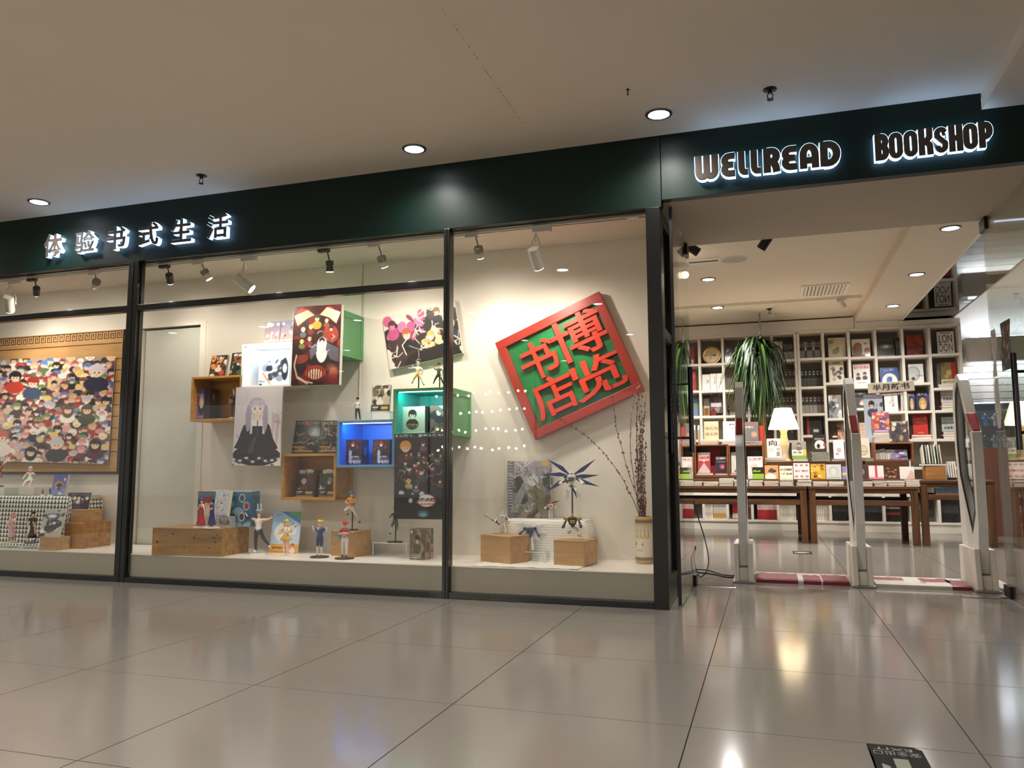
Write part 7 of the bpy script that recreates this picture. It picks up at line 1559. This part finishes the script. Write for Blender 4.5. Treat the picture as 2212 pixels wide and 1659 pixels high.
for px, n, key, s in ((q6(150, 860, 240, 990), 7, 'red', 'red spined book in the bottom row beside the left door'), (q6(345, 865, 415, 1000), 4, 'wh', 'white spined book in the bottom row, first of the light ones'), (q6(418, 865, 550, 1000), 9, 'col', 'grey and ochre spined book in the bottom row behind the long table'), (q6(590, 868, 655, 1002), 5, 'redw', 'red and white spined book in the bottom row behind the slim gate'),
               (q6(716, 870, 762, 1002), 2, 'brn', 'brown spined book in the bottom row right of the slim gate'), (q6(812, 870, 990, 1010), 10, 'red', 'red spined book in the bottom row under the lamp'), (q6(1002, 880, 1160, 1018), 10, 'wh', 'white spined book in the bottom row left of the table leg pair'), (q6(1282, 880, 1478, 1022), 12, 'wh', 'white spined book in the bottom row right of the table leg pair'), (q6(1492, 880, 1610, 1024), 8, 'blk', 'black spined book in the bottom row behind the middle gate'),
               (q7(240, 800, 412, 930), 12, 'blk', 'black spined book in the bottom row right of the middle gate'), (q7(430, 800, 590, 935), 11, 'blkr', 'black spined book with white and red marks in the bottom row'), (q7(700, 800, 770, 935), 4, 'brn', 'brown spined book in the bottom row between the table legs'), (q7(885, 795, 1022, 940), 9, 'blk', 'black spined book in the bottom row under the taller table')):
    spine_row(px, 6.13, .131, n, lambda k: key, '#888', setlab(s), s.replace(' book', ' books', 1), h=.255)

# ================================================================ tables
def table(name, label, x0, x1, y0, y1, z, rail=True, leg=.065):
    t = T(name, label, 'table', ((x0+x1)/2, (y0+y1)/2, 0)); W, D = (x1-x0)/2, (y1-y0)/2
    def pc(nm, c, m=m_dpine): b = B(); b.box(*c); return b.obj(nm, m, t, .004)
    n = 5
    for k in range(n): pc('top_plank', (-W, -D+2*D*k/n+.001, z-.03, W, -D+2*D*(k+1)/n-.001, z))
    for sx in (-1, 1):
        for sy in (-1, 1): xa, ya = sx*(W-leg/2-.005), sy*(D-leg/2-.01); pc('leg', (xa-leg/2, ya-leg/2, 0, xa+leg/2, ya+leg/2, z-.03), m_dpinev)
    for sy in (-1, 1):
        ya = sy*(D-.03); pc('apron', (-W+leg, ya-.012, z-.075, W-leg, ya+.012, z-.03))
        if rail: pc('lower_rail', (-W+leg, ya-.012, z-.20, W-leg, ya+.012, z-.145))
    if rail:
        b = B(); b.box(-W+.02, -D+.05, z-.185, W-.02, D-.05, z-.170); b.obj('under_shelf', mat('dark_under_shelf', '#2a1a12', .6), t)
    return t
TZ = .60
table('display_table', 'long dark pine table piled with books, left of the leg pair', -1.30, .648, 4.40, 5.60, TZ); table('display_table', 'dark pine table piled with books, right of the leg pair', .662, 1.722, 4.40, 5.20, TZ); table('display_table', 'taller dark pine table with magazines, behind the right gate', 1.74, 2.42, 4.42, 5.05, .665, True)
b = B(); b.box(-.5, 0, 0, .28, .16, .018); o = b.obj('paper_ream', mat('white_paper', '#e9e4da', .7)); o.location = (.1, 4.62, TZ-.169); tag(o, 'pale papers lying on the under shelf of the long table', 'papers')
spine_row(q7(832, 622, 1020, 708), 4.50, .665-.169, 10, lambda k: 'bw', '#c9d0d8', setlab('blue and white spined booklet on the under shelf of the taller table'), 'booklets on the under shelf of the taller table', h=.088, d=.10)
# risers and open crates on the tables
def riser(label, x0, x1, y0, y1, z0, z1, m=m_dpine):
    b = B(); b.box(x0, y0, 0, x1, y1, z1-z0); o = b.obj('riser_box', m, None, .003); o.location.z = z0; tag(o, label, 'riser'); return z1
R1 = riser('low pine riser behind the front book stacks of the left table', -.70, .64, 4.62, 4.80, TZ+.0005, .672); R1b = riser('low pine riser behind the front book stacks of the right table', .67, 1.70, 4.62, 4.80, TZ+.0005, .672)
R2 = riser('taller pine riser carrying the table lamp', .25, 1.26, 4.86, 5.12, TZ+.0005, .868); R2b = riser('taller pine riser under the upper open crate', 1.28, 1.72, 4.86, 5.12, TZ+.0005, .868)
R3 = riser('pine base under the pair of open crates', -.70, .235, 4.83, 5.12, TZ+.0005, .70)
def open_crate(label, px, y, z, d=.24):
    x0, x1, _, z1 = rectY(*px, y); t = T('open_crate', label, 'crate', ((x0+x1)/2, y, z)); W, H = (x1-x0)/2, z1-z; th = .016
    for nm, c in (('top_board', (-W, 0, H-th, W, d, H)), ('bottom_board', (-W, 0, 0, W, d, th)), ('side_board', (-W, 0, th, -W+th, d, H-th)), ('side_board', (W-th, 0, th, W, d, H-th)), ('back_board', (-W+th, d-.008, th, W-th, d, H-th))): b = B(); b.box(*c); b.obj(nm, m_dpine if nm == 'back_board' else mat('warm_pine_crate', '#9a5f38', .45, kind='wood', color2='#74421f', scale=3, stretch=(.5, .9, .9)), t, .002)
    return x0, x1, z+th, z1
cA_ = open_crate('open pine crate on the table, left of the joined pair', q6(250, 332, 553, 640), 4.84, .701); cB_ = open_crate('open pine crate on the table, right of the joined pair', q6(556, 336, 872, 640), 4.84, .701)
c0_ = open_crate('open pine crate seen through the left door glass', q6(118, 345, 246, 640), 4.84, .701); cR_ = open_crate('open pine crate carrying the new books, below the hanging sign', q7(335, 285, 655, 480), 4.88, .869)
def on_table(px, y, z, label, art, t_=.02, lean=9, rotz=0, spine='#777', zt=None, cat='book'):
    x0, x1, _, z1 = rectY(*px, y); return book(label, x1-x0, t_, (z1-z)/math.cos(math.radians(lean)), art, ((x0+x1)/2, y, z+.0012), lean, rotz, spine, None, cat)
A_ = art_plain
# books in and on the crates
on_table(q6(277, 405, 390, 580), 4.90, cA_[2]+.022, 'red and white diamond patterned book in the left crate of the pair', A_('#d8c8c4', '顶级销售', '#c23a40', .25, .13, .8, lambda a: (a.poly([(0, .1), (.5, .5), (0, .95)], '#c24a50'), a.poly([(1, .1), (.5, .5), (1, .95)], '#c24a50'), a.r(0, 0, 1, .12, '#e6dedb'), a.r(.1, .2, .9, .4, '#efe6e2'), a.tx('销售法则', .5, .3, .12, '#c23a40', .7))))
on_table(q6(436, 440, 545, 600), 4.90, cA_[2]+.016, 'dark purple book with white title in the left crate of the pair', A_('#3a2c38', '短视频', '#efe9ec', .12, .14, .8, lambda a: (a.e(.55, .6, .2, .15, '#b0456a'), a.e(.6, .62, .12, .1, '#e08aa0'), a.r(.2, .3, .85, .34, '#b9a9b5'))))
on_table(q6(280, 405, 375, 440), 5.0, cA_[2], 'black topped book at the back of the left crate', A_('#17161a')) ; on_table(q6(378, 372, 480, 470), 5.02, cA_[2], 'crimson book at the back of the left crate', A_('#a02a38'))
flat_stack(q6(262, 585, 425, 612), 4.87, cA_[2]+.0003, 1, CREAM, lab('the left crate, under the red and white book'), zt=cA_[2]+.021, dep=.12); 
flat_stack(q6(430, 598, 548, 615), 4.87, cA_[2]+.0003, 1, CREAM, lab('the left crate, under the dark purple book'), zt=cA_[2]+.0155, dep=.12)
on_table(q6(578, 402, 690, 570), 4.90, cB_[2]+.022, 'white book with orange stick figure in the right crate of the pair', A_('#efece6', None, extra=lambda a: (a.line([(.5, .3), (.5, .55), (.35, .8)], .05, '#d8924a'), a.line([(.5, .55), (.68, .8)], .05, '#d8924a'), a.tx('高效', .5, .9, .1, '#555', .5))))
on_table(q6(778, 385, 862, 470), 5.02, cB_[2], 'teal grey book at the back of the right crate', A_('#5a6a6a'))
flat_stack(q6(562, 575, 690, 612), 4.87, cB_[2]+.0003, 1, CREAM, lab('the right crate, under the white stick figure book'), zt=cB_[2]+.021, dep=.12)
def crate_top(px, zc, label, art, npx, n, cols, dsc):
    zt = flat_stack(npx, 4.87, zc+.0005, n, cols, lab(dsc), zt=onY((npx[0]+npx[2])/2, npx[1], 4.87)[2], dep=.17); on_table(px, 4.90, zt, label, art, .02, 7)
crate_top(q6(335, 125, 465, 295), cA_[3], 'cream book titled WORK standing on the left crate of the pair', A_('#e3c9a2', 'WORK', '#f2e4cc', .12, .13, .86, lambda a: (a.tx('你在为', .5, .38, .15, '#4a3a28', .85, 0), a.tx('谁工作', .5, .66, .15, '#4a3a28', .85, 0)), w=34, h=44), q6(300, 297, 465, 330), 3, CREAM, 'the small pile under the cream WORK book')
crate_top(q6(505, 125, 630, 295), cB_[3], 'plain white book with small black title standing on the right crate of the pair', A_('#eef0f2', None, extra=lambda a: (a.tx('思考', .62, .17, .08, '#2a2a2a', .35), a.r(.55, .35, .85, .37, '#777')), w=30, h=42), q6(490, 297, 632, 328), 3, ['#dfe0e0', '#b9bcc0', '#e8e6e2'], 'the small pile under the plain white book')
crate_top(q6(697, 130, 822, 300), cB_[3], 'grey book titled SALES with orange ring standing on the right crate', A_('#7d7b7c', 'SALES', '#c9594a', .1, .11, .7, lambda a: (a.tx('销售力', .36, .28, .11, '#efece8', .55, .04), a.e(.68, .66, .2, .15, '#e0a878'), a.e(.68, .66, .15, .11, '#7d7b7c'), a.e(.68, .66, .12, .08, '#e0b088')), w=34, h=44), q6(697, 300, 862, 328), 3, ['#3a3a3c', '#77777a', '#2a2a2c'], 'the small pile under the grey SALES book')
o = on_table(q6(828, 165, 868, 300), 4.97, cB_[3], 'bright red folder standing behind the grey SALES book', A_('#b3301f'), .03)
for k, (c, lb) in enumerate((('#e8dcc8', 'cream book leaning at the left end of the crate tops'), ('#d8c0a8', 'tan book leaning at the left end of the crate tops'))):
    x = onY(1504+9*k, 950, 4.92)[0]; o = book(lb, .15, .018, .21, A_(c), (x, 4.95+.0*k, cA_[3]+.004), 0, 0, c); o.rotation_euler = (0, math.radians(24), math.radians(-88)); o.location = (x-.03, 5.0, cA_[3]+.012)
# standing row on the low riser
on_table(q6(880, 520, 1002, 645), 4.66, R1, 'orange book with black hat drawing on the low riser', A_('#e0a06a', None, extra=lambda a: (a.e(.55, .42, .3, .12, '#3a3a3c'), a.e(.5, .36, .18, .14, '#4a4a4e'), a.e(.42, .85, .4, .25, '#efe9df'), a.tx('少年', .85, .2, .1, '#8d4a20', None, 0, True))))
on_table(q6(1012, 525, 1132, 640), 4.66, R1b, 'cream book with two lines of heavy black title on the low riser', A_('#efe6cc', '丝巴菲特', '#2a2622', .3, .18, .85, lambda a: a.tx('一样投资', .5, .6, .16, '#2a2622', .85)))
on_table(q6(1138, 500, 1282, 640), 4.66, R1b, 'white book with red title ringed by six small portraits', A_('#efe9e4', '私域营销', '#c8384a', .5, .14, .8, lambda a: [a.e(.18+.32*i, .15+.68*j, .1, .075, '#b08a78') for i in range(3) for j in range(2)], w=34, h=42))
on_table(q6(1292, 507, 1424, 650), 4.66, R1b, 'golden yellow book with bold black calligraphy title', A_('#d8a02c', None, extra=lambda a: (a.blobs(['#e6bb50', '#efd48a', '#c08a20'], 12, 33, .08, .2), a.tx('成为', .75, .25, .18, '#2a2014', None, .03, True), a.tx('梵高', .32, .72, .18, '#2a2014', None, .03, True), a.e(.3, .2, .08, .05, '#5a78a0'))))
on_table(q6(1430, 512, 1566, 655), 4.66, R1b, 'pale grey blue book with faint portrait on the low riser', A_('#c9cfcc', None, extra=lambda a: (a.e(.5, .45, .3, .32, '#b5bdba'), a.e(.5, .5, .2, .24, '#d3d5d0'), a.r(.1, .86, .9, .9, '#8d9896'))))
on_table(q6(1574, 530, 1625, 650), 4.67, R1b, 'lavender and yellow book partly behind the middle gate', A_('#8a84c0', None, extra=lambda a: a.r(0, .5, 1, .7, '#e0c860')))
on_table(q6(726, 440, 862, 640), 4.72, R1, 'pale pink book with large dotted pink characters', A_('#ece4df', '生意是', '#c88a86', .14, .16, .9, lambda a: a.tx('谈', .42, .5, .32, '#c88a86', .5, .0), w=34, h=46))
on_table(q6(768, 537, 872, 648), 4.63, R1, 'black and lime green book before the pale pink one', A_('#1f2420', None, extra=lambda a: (a.r(0, .55, 1, 1, '#8ab03a'), a.r(.1, .25, .7, .4, '#8ab03a'), a.r(.35, .15, .6, .3, '#1f2420'))))
on_table(q6(128, 537, 200, 640), 4.63, R1, 'black and lime green book behind the left door glass', A_('#1f2420', None, extra=lambda a: (a.r(0, .55, 1, 1, '#8ab03a'), a.r(.2, .3, .8, .45, '#8ab03a'))))
on_table(q6(142, 445, 214, 560), 4.72, R1, 'white lettered book behind the left door glass', A_('#dcd8d0', '读书', '#77736c', .2, .2, .7))
# lamp and the middle row
lx, ly = onY(1694, 960, 4.98)[0], 4.98
t = T('table_lamp', 'lit table lamp with pleated white shade and cream carved column', 'lamp', (lx, ly, R2)); shz0, shz1 = onY(1694, 927, ly)[2]-R2, onY(1694, 882, ly)[2]-R2
m_lbody = mat('cream_lamp_column', '#d8c49a', .4, var=.08); b = B(); b.lathe([(.075, 0), (.075, .015), (.05, .03), (.042, .10), (.055, .17), (.058, .20), (.038, .28), (.034, .33), (.045, .36), (.038, .375), (.02, .38), (.0005, .38)], 24); b.obj('column', m_lbody, t, smooth=True)
b = B(); b.cyl((0, 0, .375), (0, 0, shz0+.14), .008, n=10); b.obj('stem', m_dmetal, t)
b = B(); n = 96; vs = []; r0_, r1_ = (onY(1727, 927, ly)[0]-onY(1661, 927, ly)[0])/2, (onY(1713, 882, ly)[0]-onY(1677, 882, ly)[0])/2
for r_, z in ((r0_, shz0), (r1_, shz1)):
    for k in range(n): a_ = 2*PI*k/n; q = r_+(.003 if k % 2 else -.0); vs.append((q*math.cos(a_), q*math.sin(a_), z))
b.add(vs, [(k, (k+1) % n, (k+1) % n+n, k+n) for k in range(n)])
ms = mat('lamp_shade_fabric', '#fff4e0', .8, emit='#ffe2b0', es=2.2); o = b.obj('shade', ms, t); sl = o.modifiers.new('thick', 'SOLIDIFY'); sl.thickness = .002
b = B(); b.ball((0, 0, shz0+.10), .03, 12, 8); b.obj('bulb', mat('glowing_bulb', '#fff', emit='#ffe9cf', es=9), t, smooth=True)
spot('lamp_down_light', (lx, ly, R2+shz0+.05), (lx, ly, 0), 9, 120, WARM, .6, .04); spot('lamp_up_light', (lx, ly, R2+shz1-.02), (lx, ly, 3), 7, 110, WARM, .7, .04)
zt = flat_stack(q6(880, 468, 1070, 505), 4.90, R2+.0005, 3, CREAM, lab('the pile under the white calligraphy book'), zt=R2+.045, dep=.17)
on_table(q6(900, 280, 1030, 466), 4.93, zt, 'white book with sweeping black calligraphy beside the lamp', A_('#eeebe4', None, extra=lambda a: (a.tx('向', .42, .24, .3, '#1a1818', .55, .03), a.tx('上', .78, .36, .12, '#1a1818'), a.tx('力量', .75, .7, .2, '#1a1818', None, .0, True), a.r(.08, .55, .5, .58, '#8d8880'), a.r(.08, .66, .4, .68, '#c98a80')), w=36, h=48))
zt = flat_stack(q6(1135, 475, 1272, 496), 4.90, R2+.0005, 2, ['#ddd8c8', '#c9c8b0'], lab('the pile under the green and white portrait book'), zt=R2+.03, dep=.17)
on_table(q6(1122, 305, 1252, 470), 4.93, zt, 'green and white book with grey portrait beside the lamp', A_('#e6e3da', None, extra=lambda a: (a.r(0, 0, 1, .48, '#8d8c88'), a.person(.5, .2, .17, '#4a4846', '#6a6966', '#b9b0a6'), a.r(0, .8, 1, 1, '#7aa048'), a.r(.75, .5, 1, .8, '#d8c040'), a.tx('故事', .4, .64, .13, '#4a4a3a', .6))))
zt = flat_stack(q6(1292, 400, 1460, 500), 4.90, R2+.0005, 9, ['#2a2522', '#1c1917', '#332d28'], lab('the tall black pile right of the lamp'), zt=onY(1773, 976, 4.9)[2], dep=.17)
on_table(q6(1312, 245, 1432, 397), 4.93, zt, 'black book with white circle and red figure on the tall black pile', A_('#1a1618', None, extra=lambda a: (a.e(.5, .62, .38, .3, '#e6e0d6'), a.e(.4, .66, .12, .13, '#1a1618'), a.e(.85, .6, .1, .1, '#b5383a'), a.tx('推理的女', .5, .25, .1, '#d8d0c4', .7), a.r(0, .82, 1, 1, '#332c2a'))))
zt = flat_stack(q6(1475, 458, 1605, 500), 4.90, R2+.0005, 4, ['#e2dedb', '#d0ccd0'], lab('the pale pile beside the middle gate'), zt=onY(1811, 991, 4.9)[2], dep=.17)
on_table(q6(1495, 290, 1592, 452), 4.93, zt, 'white and pink book with small squares beside the middle gate', A_('#e8dfe6', None, extra=lambda a: (a.r(.35, .45, .7, .65, '#c9a8b8'), a.r(.2, .7, .5, .8, '#b99ab0'))))
zt = flat_stack(q7(205, 405, 335, 455), 4.90, R2b+.0005, 4, ['#d8d2c0', '#3a3830', '#cfc8b5', '#55503f'], lab('the striped pile under the beige circle book'), zt=onY(1871, 989, 4.9)[2], dep=.17)
on_table(q7(195, 250, 298, 402), 4.93, zt, 'beige book with large circle right of the middle gate', A_('#ddd3c0', None, extra=lambda a: (a.e(.45, .62, .36, .26, '#a8906a'), a.e(.45, .62, .31, .22, '#d0c0a0'), a.r(.15, .66, .75, .69, '#8d7a58'))))
# on the new-book crate
zt = flat_stack(q7(330, 200, 465, 280), 4.92, cR_[3]+.0005, 6, ['#e6e0d6', '#d8d0c8', '#e9e4dc'], lab('the pile on the crate under the hanging sign'), zt=onY(1905, 934, 4.92)[2], dep=.15)
on_table(q7(318, 40, 460, 195), 4.95, zt, 'red and purple fantasy book standing on the pile below the hanging sign', A_('#c2483a', None, extra=lambda a: (a.blobs(['#e08a4a', '#8a3a6a', '#4a3a7a', '#d8c0a8', '#a02a2a'], 22, 41, .08, .2, (0, .2, 1, .8)), a.person(.5, .4, .12, '#2a2440', '#5a3a6a', face=False), a.r(0, .85, 1, 1, '#5a3a7a'), a.r(.1, .9, .9, .94, '#e6d8d0'), a.tx('神游', .55, .1, .12, '#efe6d8', .5)), w=34, h=44))
on_table(q7(478, 112, 615, 275), 4.95, cR_[3], 'dark gold fantasy book right of the pile below the hanging sign', A_('#4a3a3a', None, extra=lambda a: (a.blobs(['#a8906a', '#2a2840', '#d0c4ac', '#6a5040', '#1f1c24'], 30, 42, .06, .18), a.e(.2, .15, .12, .09, '#e0dccf')), w=34, h=44))
on_table(q5(557, 890, 772, 1420), 4.99, cR_[3], 'tall picture board of a dark haired youth behind the red and purple book', A_('#b9c0cc', None, extra=lambda a: (a.r(0, 0, 1, .1, '#77737c'), a.person(.42, .22, .2, '#1c1b26', '#3a4668'), a.blobs(['#8d7a50', '#4a4a5a'], 8, 43, .05, .12, (.65, .2, 1, .5))), w=42, h=90), .006, 3, cat='picture board')
on_table(q7(468, 345, 606, 478), 4.95, cR_[2], 'white and indigo manga inside the new-book crate', A_('#8d8fb5', None, extra=lambda a: (a.blobs(['#e6e4ee', '#4a3a7a', '#c04a52', '#2f2c50', '#c9cbe0'], 26, 44, .06, .18), a.tx('神游', .6, .1, .12, '#3a1c2a', .5))))
R = random.Random(31)
for k in range(7):
    x = cR_[0]+.03+.024*k; h = .115+R.uniform(-.012, .01); a = A_(['#e6e2d8', '#d5d0c4', '#efece4'][k % 3], None, extra=lambda a_: a_.r(.1, .2, .9, .24, '#8d8880')); o = volume(.021, h, .13, Art(5, 18, ['#dcd8cc', '#c9c4b8', '#eae6dc'][k % 3]).r(.2, .15, .8, .4, '#8d887c'), '#cfc9bc', 'white spined paperback standing inside the new-book crate', (x, 4.96, cR_[2]+.0005), 'white paperbacks inside the new-book crate')
# front row of the right table
on_table(q7(205, 465, 287, 575), 4.66, R1b, 'dark red portrait book right of the middle gate', A_('#4a2a2c', None, extra=lambda a: (a.e(.4, .45, .35, .3, '#2a1a1c'), a.e(.45, .5, .18, .2, '#8d6a5c'))))
on_table(q7(290, 475, 412, 580), 4.66, R1b, 'white book with pink ribbon band on the low riser', A_('#e6dcd8', None, extra=lambda a: (a.r(.42, 0, .58, 1, '#c23a50'), a.r(0, .85, 1, 1, '#d88a90'))))
on_table(q7(418, 487, 540, 580), 4.66, R1b, 'dark red and gold book on the low riser', A_('#4a2018', None, extra=lambda a: (a.blobs(['#8d5a2a', '#2a1410', '#b5803a'], 16, 46, .06, .16, (0, 0, 1, .7)), a.tx('财富', .5, .8, .16, '#d8b070', .5))))
on_table(q7(542, 483, 662, 575), 4.66, R1b, 'white book with rose patch at the end of the low riser', A_('#e0d9d3', None, extra=lambda a: (a.poly([(.4, 1), (.75, .3), (1, .5), (1, 1)], '#d8b0a5'),)))
# flat stacks along the table fronts
SC = [['#d9d5cc', '#c2beb6', '#e6e3dc'], ['#cfc8bc', '#b9b2a6', '#e0dace'], ['#e3dfd6', '#d0cac0', '#a9a49a']]
tops = ['#b8c0a0', '#dcd8cc', '#c2873a', '#d86a3a', '#cfe0c4', '#e8e6e0', '#c9d2b0', '#c07a4a', '#e6d0c0', '#d8b860', '#c98a50', '#8d9896', '#b04a40', '#d8b0b0', '#8a3a3a', '#b9b9a5', '#dedad2']
stk = [q6(125, 655, 195, 705), q6(199, 662, 243, 705), q6(247, 664, 322, 705), q6(328, 664, 466, 705), q6(470, 636, 600, 705), q6(603, 652, 733, 705), q6(737, 655, 862, 705), q6(868, 660, 1004, 705), q6(1012, 640, 1140, 705), q6(1168, 652, 1306, 705), q6(1312, 664, 1448, 705), q6(1452, 664, 1590, 705), q7(150, 612, 212, 648), q7(216, 604, 326, 648), q7(330, 596, 440, 648), q7(446, 598, 584, 648), q7(592, 588, 728, 648)]
NTH = ['first', 'second', 'third', 'fourth', 'fifth', 'sixth', 'seventh', 'eighth', 'ninth', 'tenth', 'eleventh', 'twelfth']
for i, px in enumerate(stk):
    if i in (8,): px = (q6(1012, 640, 1140, 705)[0], px[1], px[2], px[3])
    y = 4.435; xm = onY((px[0]+px[2])/2, px[1], y); zt = max(xm[2], TZ+.035); n = max(2, round((zt-TZ)/.0165))
    x0, x1 = rectY(*px, y)[:2]
    if x0 < .655 < x1: sh = (.664-x0) if xm[0] > .655 else (.645-x1); 
    a = Art(10, 12, tops[i]); a.blobs(['#e9e6de', '#8d8880', tops[(i+3) % 17]], 4, i, .1, .25)
    where = 'the %s front pile from the left door' % NTH[i] if i < 12 else 'the %s front pile from the tables\' right end' % NTH[16-i]
    flat_stack(px, y, TZ+.0005, n, SC[i % 3]+([tops[(i+5) % 17]] if i % 2 else []), lab(where), cover=a, zt=zt, seed=i, dep=.15, rot=2)
# taller table: box with leaning magazines, folded green papers, leaning white pads
x0, x1 = onY(2000, 1020, 4.62)[0], onY(2043, 1020, 4.62)[0]; b = B(); b.box(0, 0, 0, x1-x0, .2, .145); o = b.obj('wooden_box', m_pine, None, .004); o.location = (x0, 4.62, .666); tag(o, 'small pine box on the taller table, magazines leaning above it', 'box')
mg = ['#d5d2c8', '#3a3a38', '#e6e3da', '#5a6a50', '#cfd0cc', '#2f4a36', '#b9a890']
for k in range(7):
    x = x0+.0+.027*k; o = book('%s magazine leaning on the small pine box' % ['cream', 'charcoal', 'white', 'olive', 'pale grey', 'dark green', 'tan'][k], .14, .009, .215, A_(mg[k]), (x, 4.70, .8125), 0, 0, mg[k]); o.rotation_euler = (0, math.radians(-20), math.radians(-90)); o.location = (x+.0, 4.76, .8125)
gx0, gx1 = onY(1986, 1008, 4.58)[0], onY(2050, 1008, 4.58)[0]
o = lay(gx1-gx0, .02, .10, Art(20, 6, '#24503a').r(0, 0, .18, 1, '#d8d4c8').r(.45, 0, .8, 1, '#b9bdb5'), '#24503a', 'dark green and white folded newspaper lying across the pine box', (gx0+gx1)/2, 4.615, .8125, 2)
for k in range(4):
    x = onY(2052+5*k, 1020, 4.66)[0]; o = book('white writing pad leaning on its neighbours at the right of the taller table', .14, .014, .18, A_('#e3e0d8'), (x, 4.80, .668), 0, 0, '#c9c6bd', 'leaning white pads on the taller table'); o.rotation_euler = (0, math.radians(-16), math.radians(-90))
# hanging sign
t = T('category_sign', 'cream sign board reading four black characters, above the new-book crate', 'sign', (0, 0, 0)); A3_, B3_, C3_ = [Vector(onY(*q, 4.80)) for q in ((1879, 824), (1982, 817), (1881, 847))]
ux = B3_-A3_; hgt_ = A3_.z-C3_.z; ang = math.atan2(ux.z, ux.x); t.location = C3_; t.rotation_euler = (0, -ang, 0); W = ux.length
b = B(); b.box(0, 0, 0, W, .012, hgt_); b.obj('board', mat('cream_sign_board', '#ddd2bb', .5), t, .002); b = B(); b.box(0, -.0005, 0, W, .012, .006); b.obj('red_edge', mat('sign_red_edge', '#a05038', .5), t)
o = text_solid('lettering', '半月新书', .1, .002, m_black, t, .02, fit=(W*.8, hgt_*.62)); o.location = (W/2, -.0004, hgt_*.53)
b = B(); b.box(W*.18, .002, -.042, W*.82, .008, 0); b.obj('name_strip', m_acr, t); o = text_solid('strip_lettering', '博览书店', .03, .001, m_white, t, .01, fit=(W*.48, .022)); o.location = (W*.5, .0005, -.020)
for xk in (W*.12, W*.88): b = B(); b.tube([(xk, .009, hgt_*.4), (xk, .009, -(C3_.z-cR_[3]))], .0025, 6); b.obj('clear_rod', m_acr, t)
t.location.y = 5.02
# ================================================================ white slat wall and lit cabinet at the far right
x0 = 2.56
for k in range(7): b = B(); b.box(x0, YS+.30, 1.55+.083*k, 4.4, YS+.338, 1.55+.083*k+.076); b.obj('slat', m_white, bpy.data.objects['wall_back'], .002)
b = B(); b.box(2.62, YS+.10, 2.075, 4.4, YS+.299, 2.37); o = b.obj('pelmet_box', mat('beige_pelmet', '#cfc6b8', .6), None, .003); tag(o, 'beige light pelmet box on the white slat wall', 'pelmet')
b = B(); b.box(2.70, YS+.16, 2.371, 4.35, YS+.20, 2.386); b.box(2.70, YS+.24, 2.060, 4.35, YS+.28, 2.0745); o = b.obj('light_tube', mat('cool_light_tube', '#fff', emit='#cfe0ff', es=7)); tag(o, 'cool white light tubes above and below the beige pelmet', 'light')
area('pelmet_up_light', (3.4, YS+.2, 2.42), (3.4, YS+.33, 3.2), 2.2, 1.5, .05, (.78, .88, 1)); area('pelmet_down_light', (3.4, YS+.22, 2.04), (3.4, YS+.30, 1.2), 3.5, 1.5, .05, (.78, .88, 1))
t = T('glass_cabinet', 'glass display cabinet with lit rim and small figures, right of the bookcase', 'cabinet', (3.05, 5.85, 0)); cw_ = .45
for nm, c, m_ in (('base_box', (-cw_, 0, 0, cw_, .35, 1.02), mat('cabinet_base_brown', '#6a4238', .5)), ('back_panel', (-cw_, .33, 1.02, cw_, .345, 1.55), mat('dark_cabinet_back', '#2a2e33', .4)), ('glass_shelf', (-cw_, .01, 1.27, cw_, .33, 1.278), m_acr), ('glass_top', (-cw_, 0, 1.55, cw_, .345, 1.558), m_acr), ('glass_front', (-cw_, 0, 1.02, cw_, .006, 1.55), m_acr), ('glass_side', (-cw_, .006, 1.02, -cw_+.006, .33, 1.55), m_acr)): b = B(); b.box(*c); b.obj(nm, m_, t)
b = B(); b.tube([(-cw_, -.004, 1.545), (0, -.03, 1.548), (cw_, -.004, 1.545)], .006, 6); b.obj('lit_rim', mat('cool_light_tube', '#fff', emit='#cfe0ff', es=7), t)
for k, (x, z, c, lb) in enumerate(((2.74, 1.279, '#3a6ab0', 'blue'), (2.84, 1.279, '#b9b9bd', 'silver'), (2.94, 1.279, '#6a7a8a', 'slate'), (3.06, 1.279, '#a04a3a', 'red'), (2.72, 1.0215, '#4a4a50', 'charcoal'), (2.82, 1.0215, '#8d9aa8', 'grey blue'), (2.93, 1.0215, '#c9c4b8', 'ivory'), (3.05, 1.0215, '#2f2f35', 'black'))):
    robot('small %s toy robot inside the glass cabinet' % lb, (x, 6.0, z), .16, dict(body=c, accent='#2a2a30', head='#c9ccd2', leg=c), dict(armL=(20, 20), armR=(20, -20)), 20)
# string lights on the far side of the walkway, seen only as reflections
t = T('string_light_curtain', 'curtain of tiny warm string lights across the walkway, mirrored in the window', 'string lights', (0, 0, 0)); bb = B(); bb.ball((0, 0, 0), .022, 6, 4); bme = bb.mesh('bulb', mat('string_bulb', '#fff', emit='#fff0d0', es=90)); R = random.Random(50)
for r_ in range(4):
    zz_ = [2.30, 1.95, 1.58, 1.22][r_]; b = B(); pts = []
    for k in range(12): x = -6.1+.17*k+R.uniform(-.05, .05); z = zz_+R.uniform(-.04, .04); pts.append((x, -10, z)); o = ob('bulb', bme, t); o.location = (x, -10, z-.02)
    b.tube(pts, .004, 5); b.obj('wire', m_black, t)
for x in (-6.25, -4.0): b = B(); b.box(x-.02, -10.02, 0, x+.02, -9.98, ZC); b.obj('post', m_black, t)
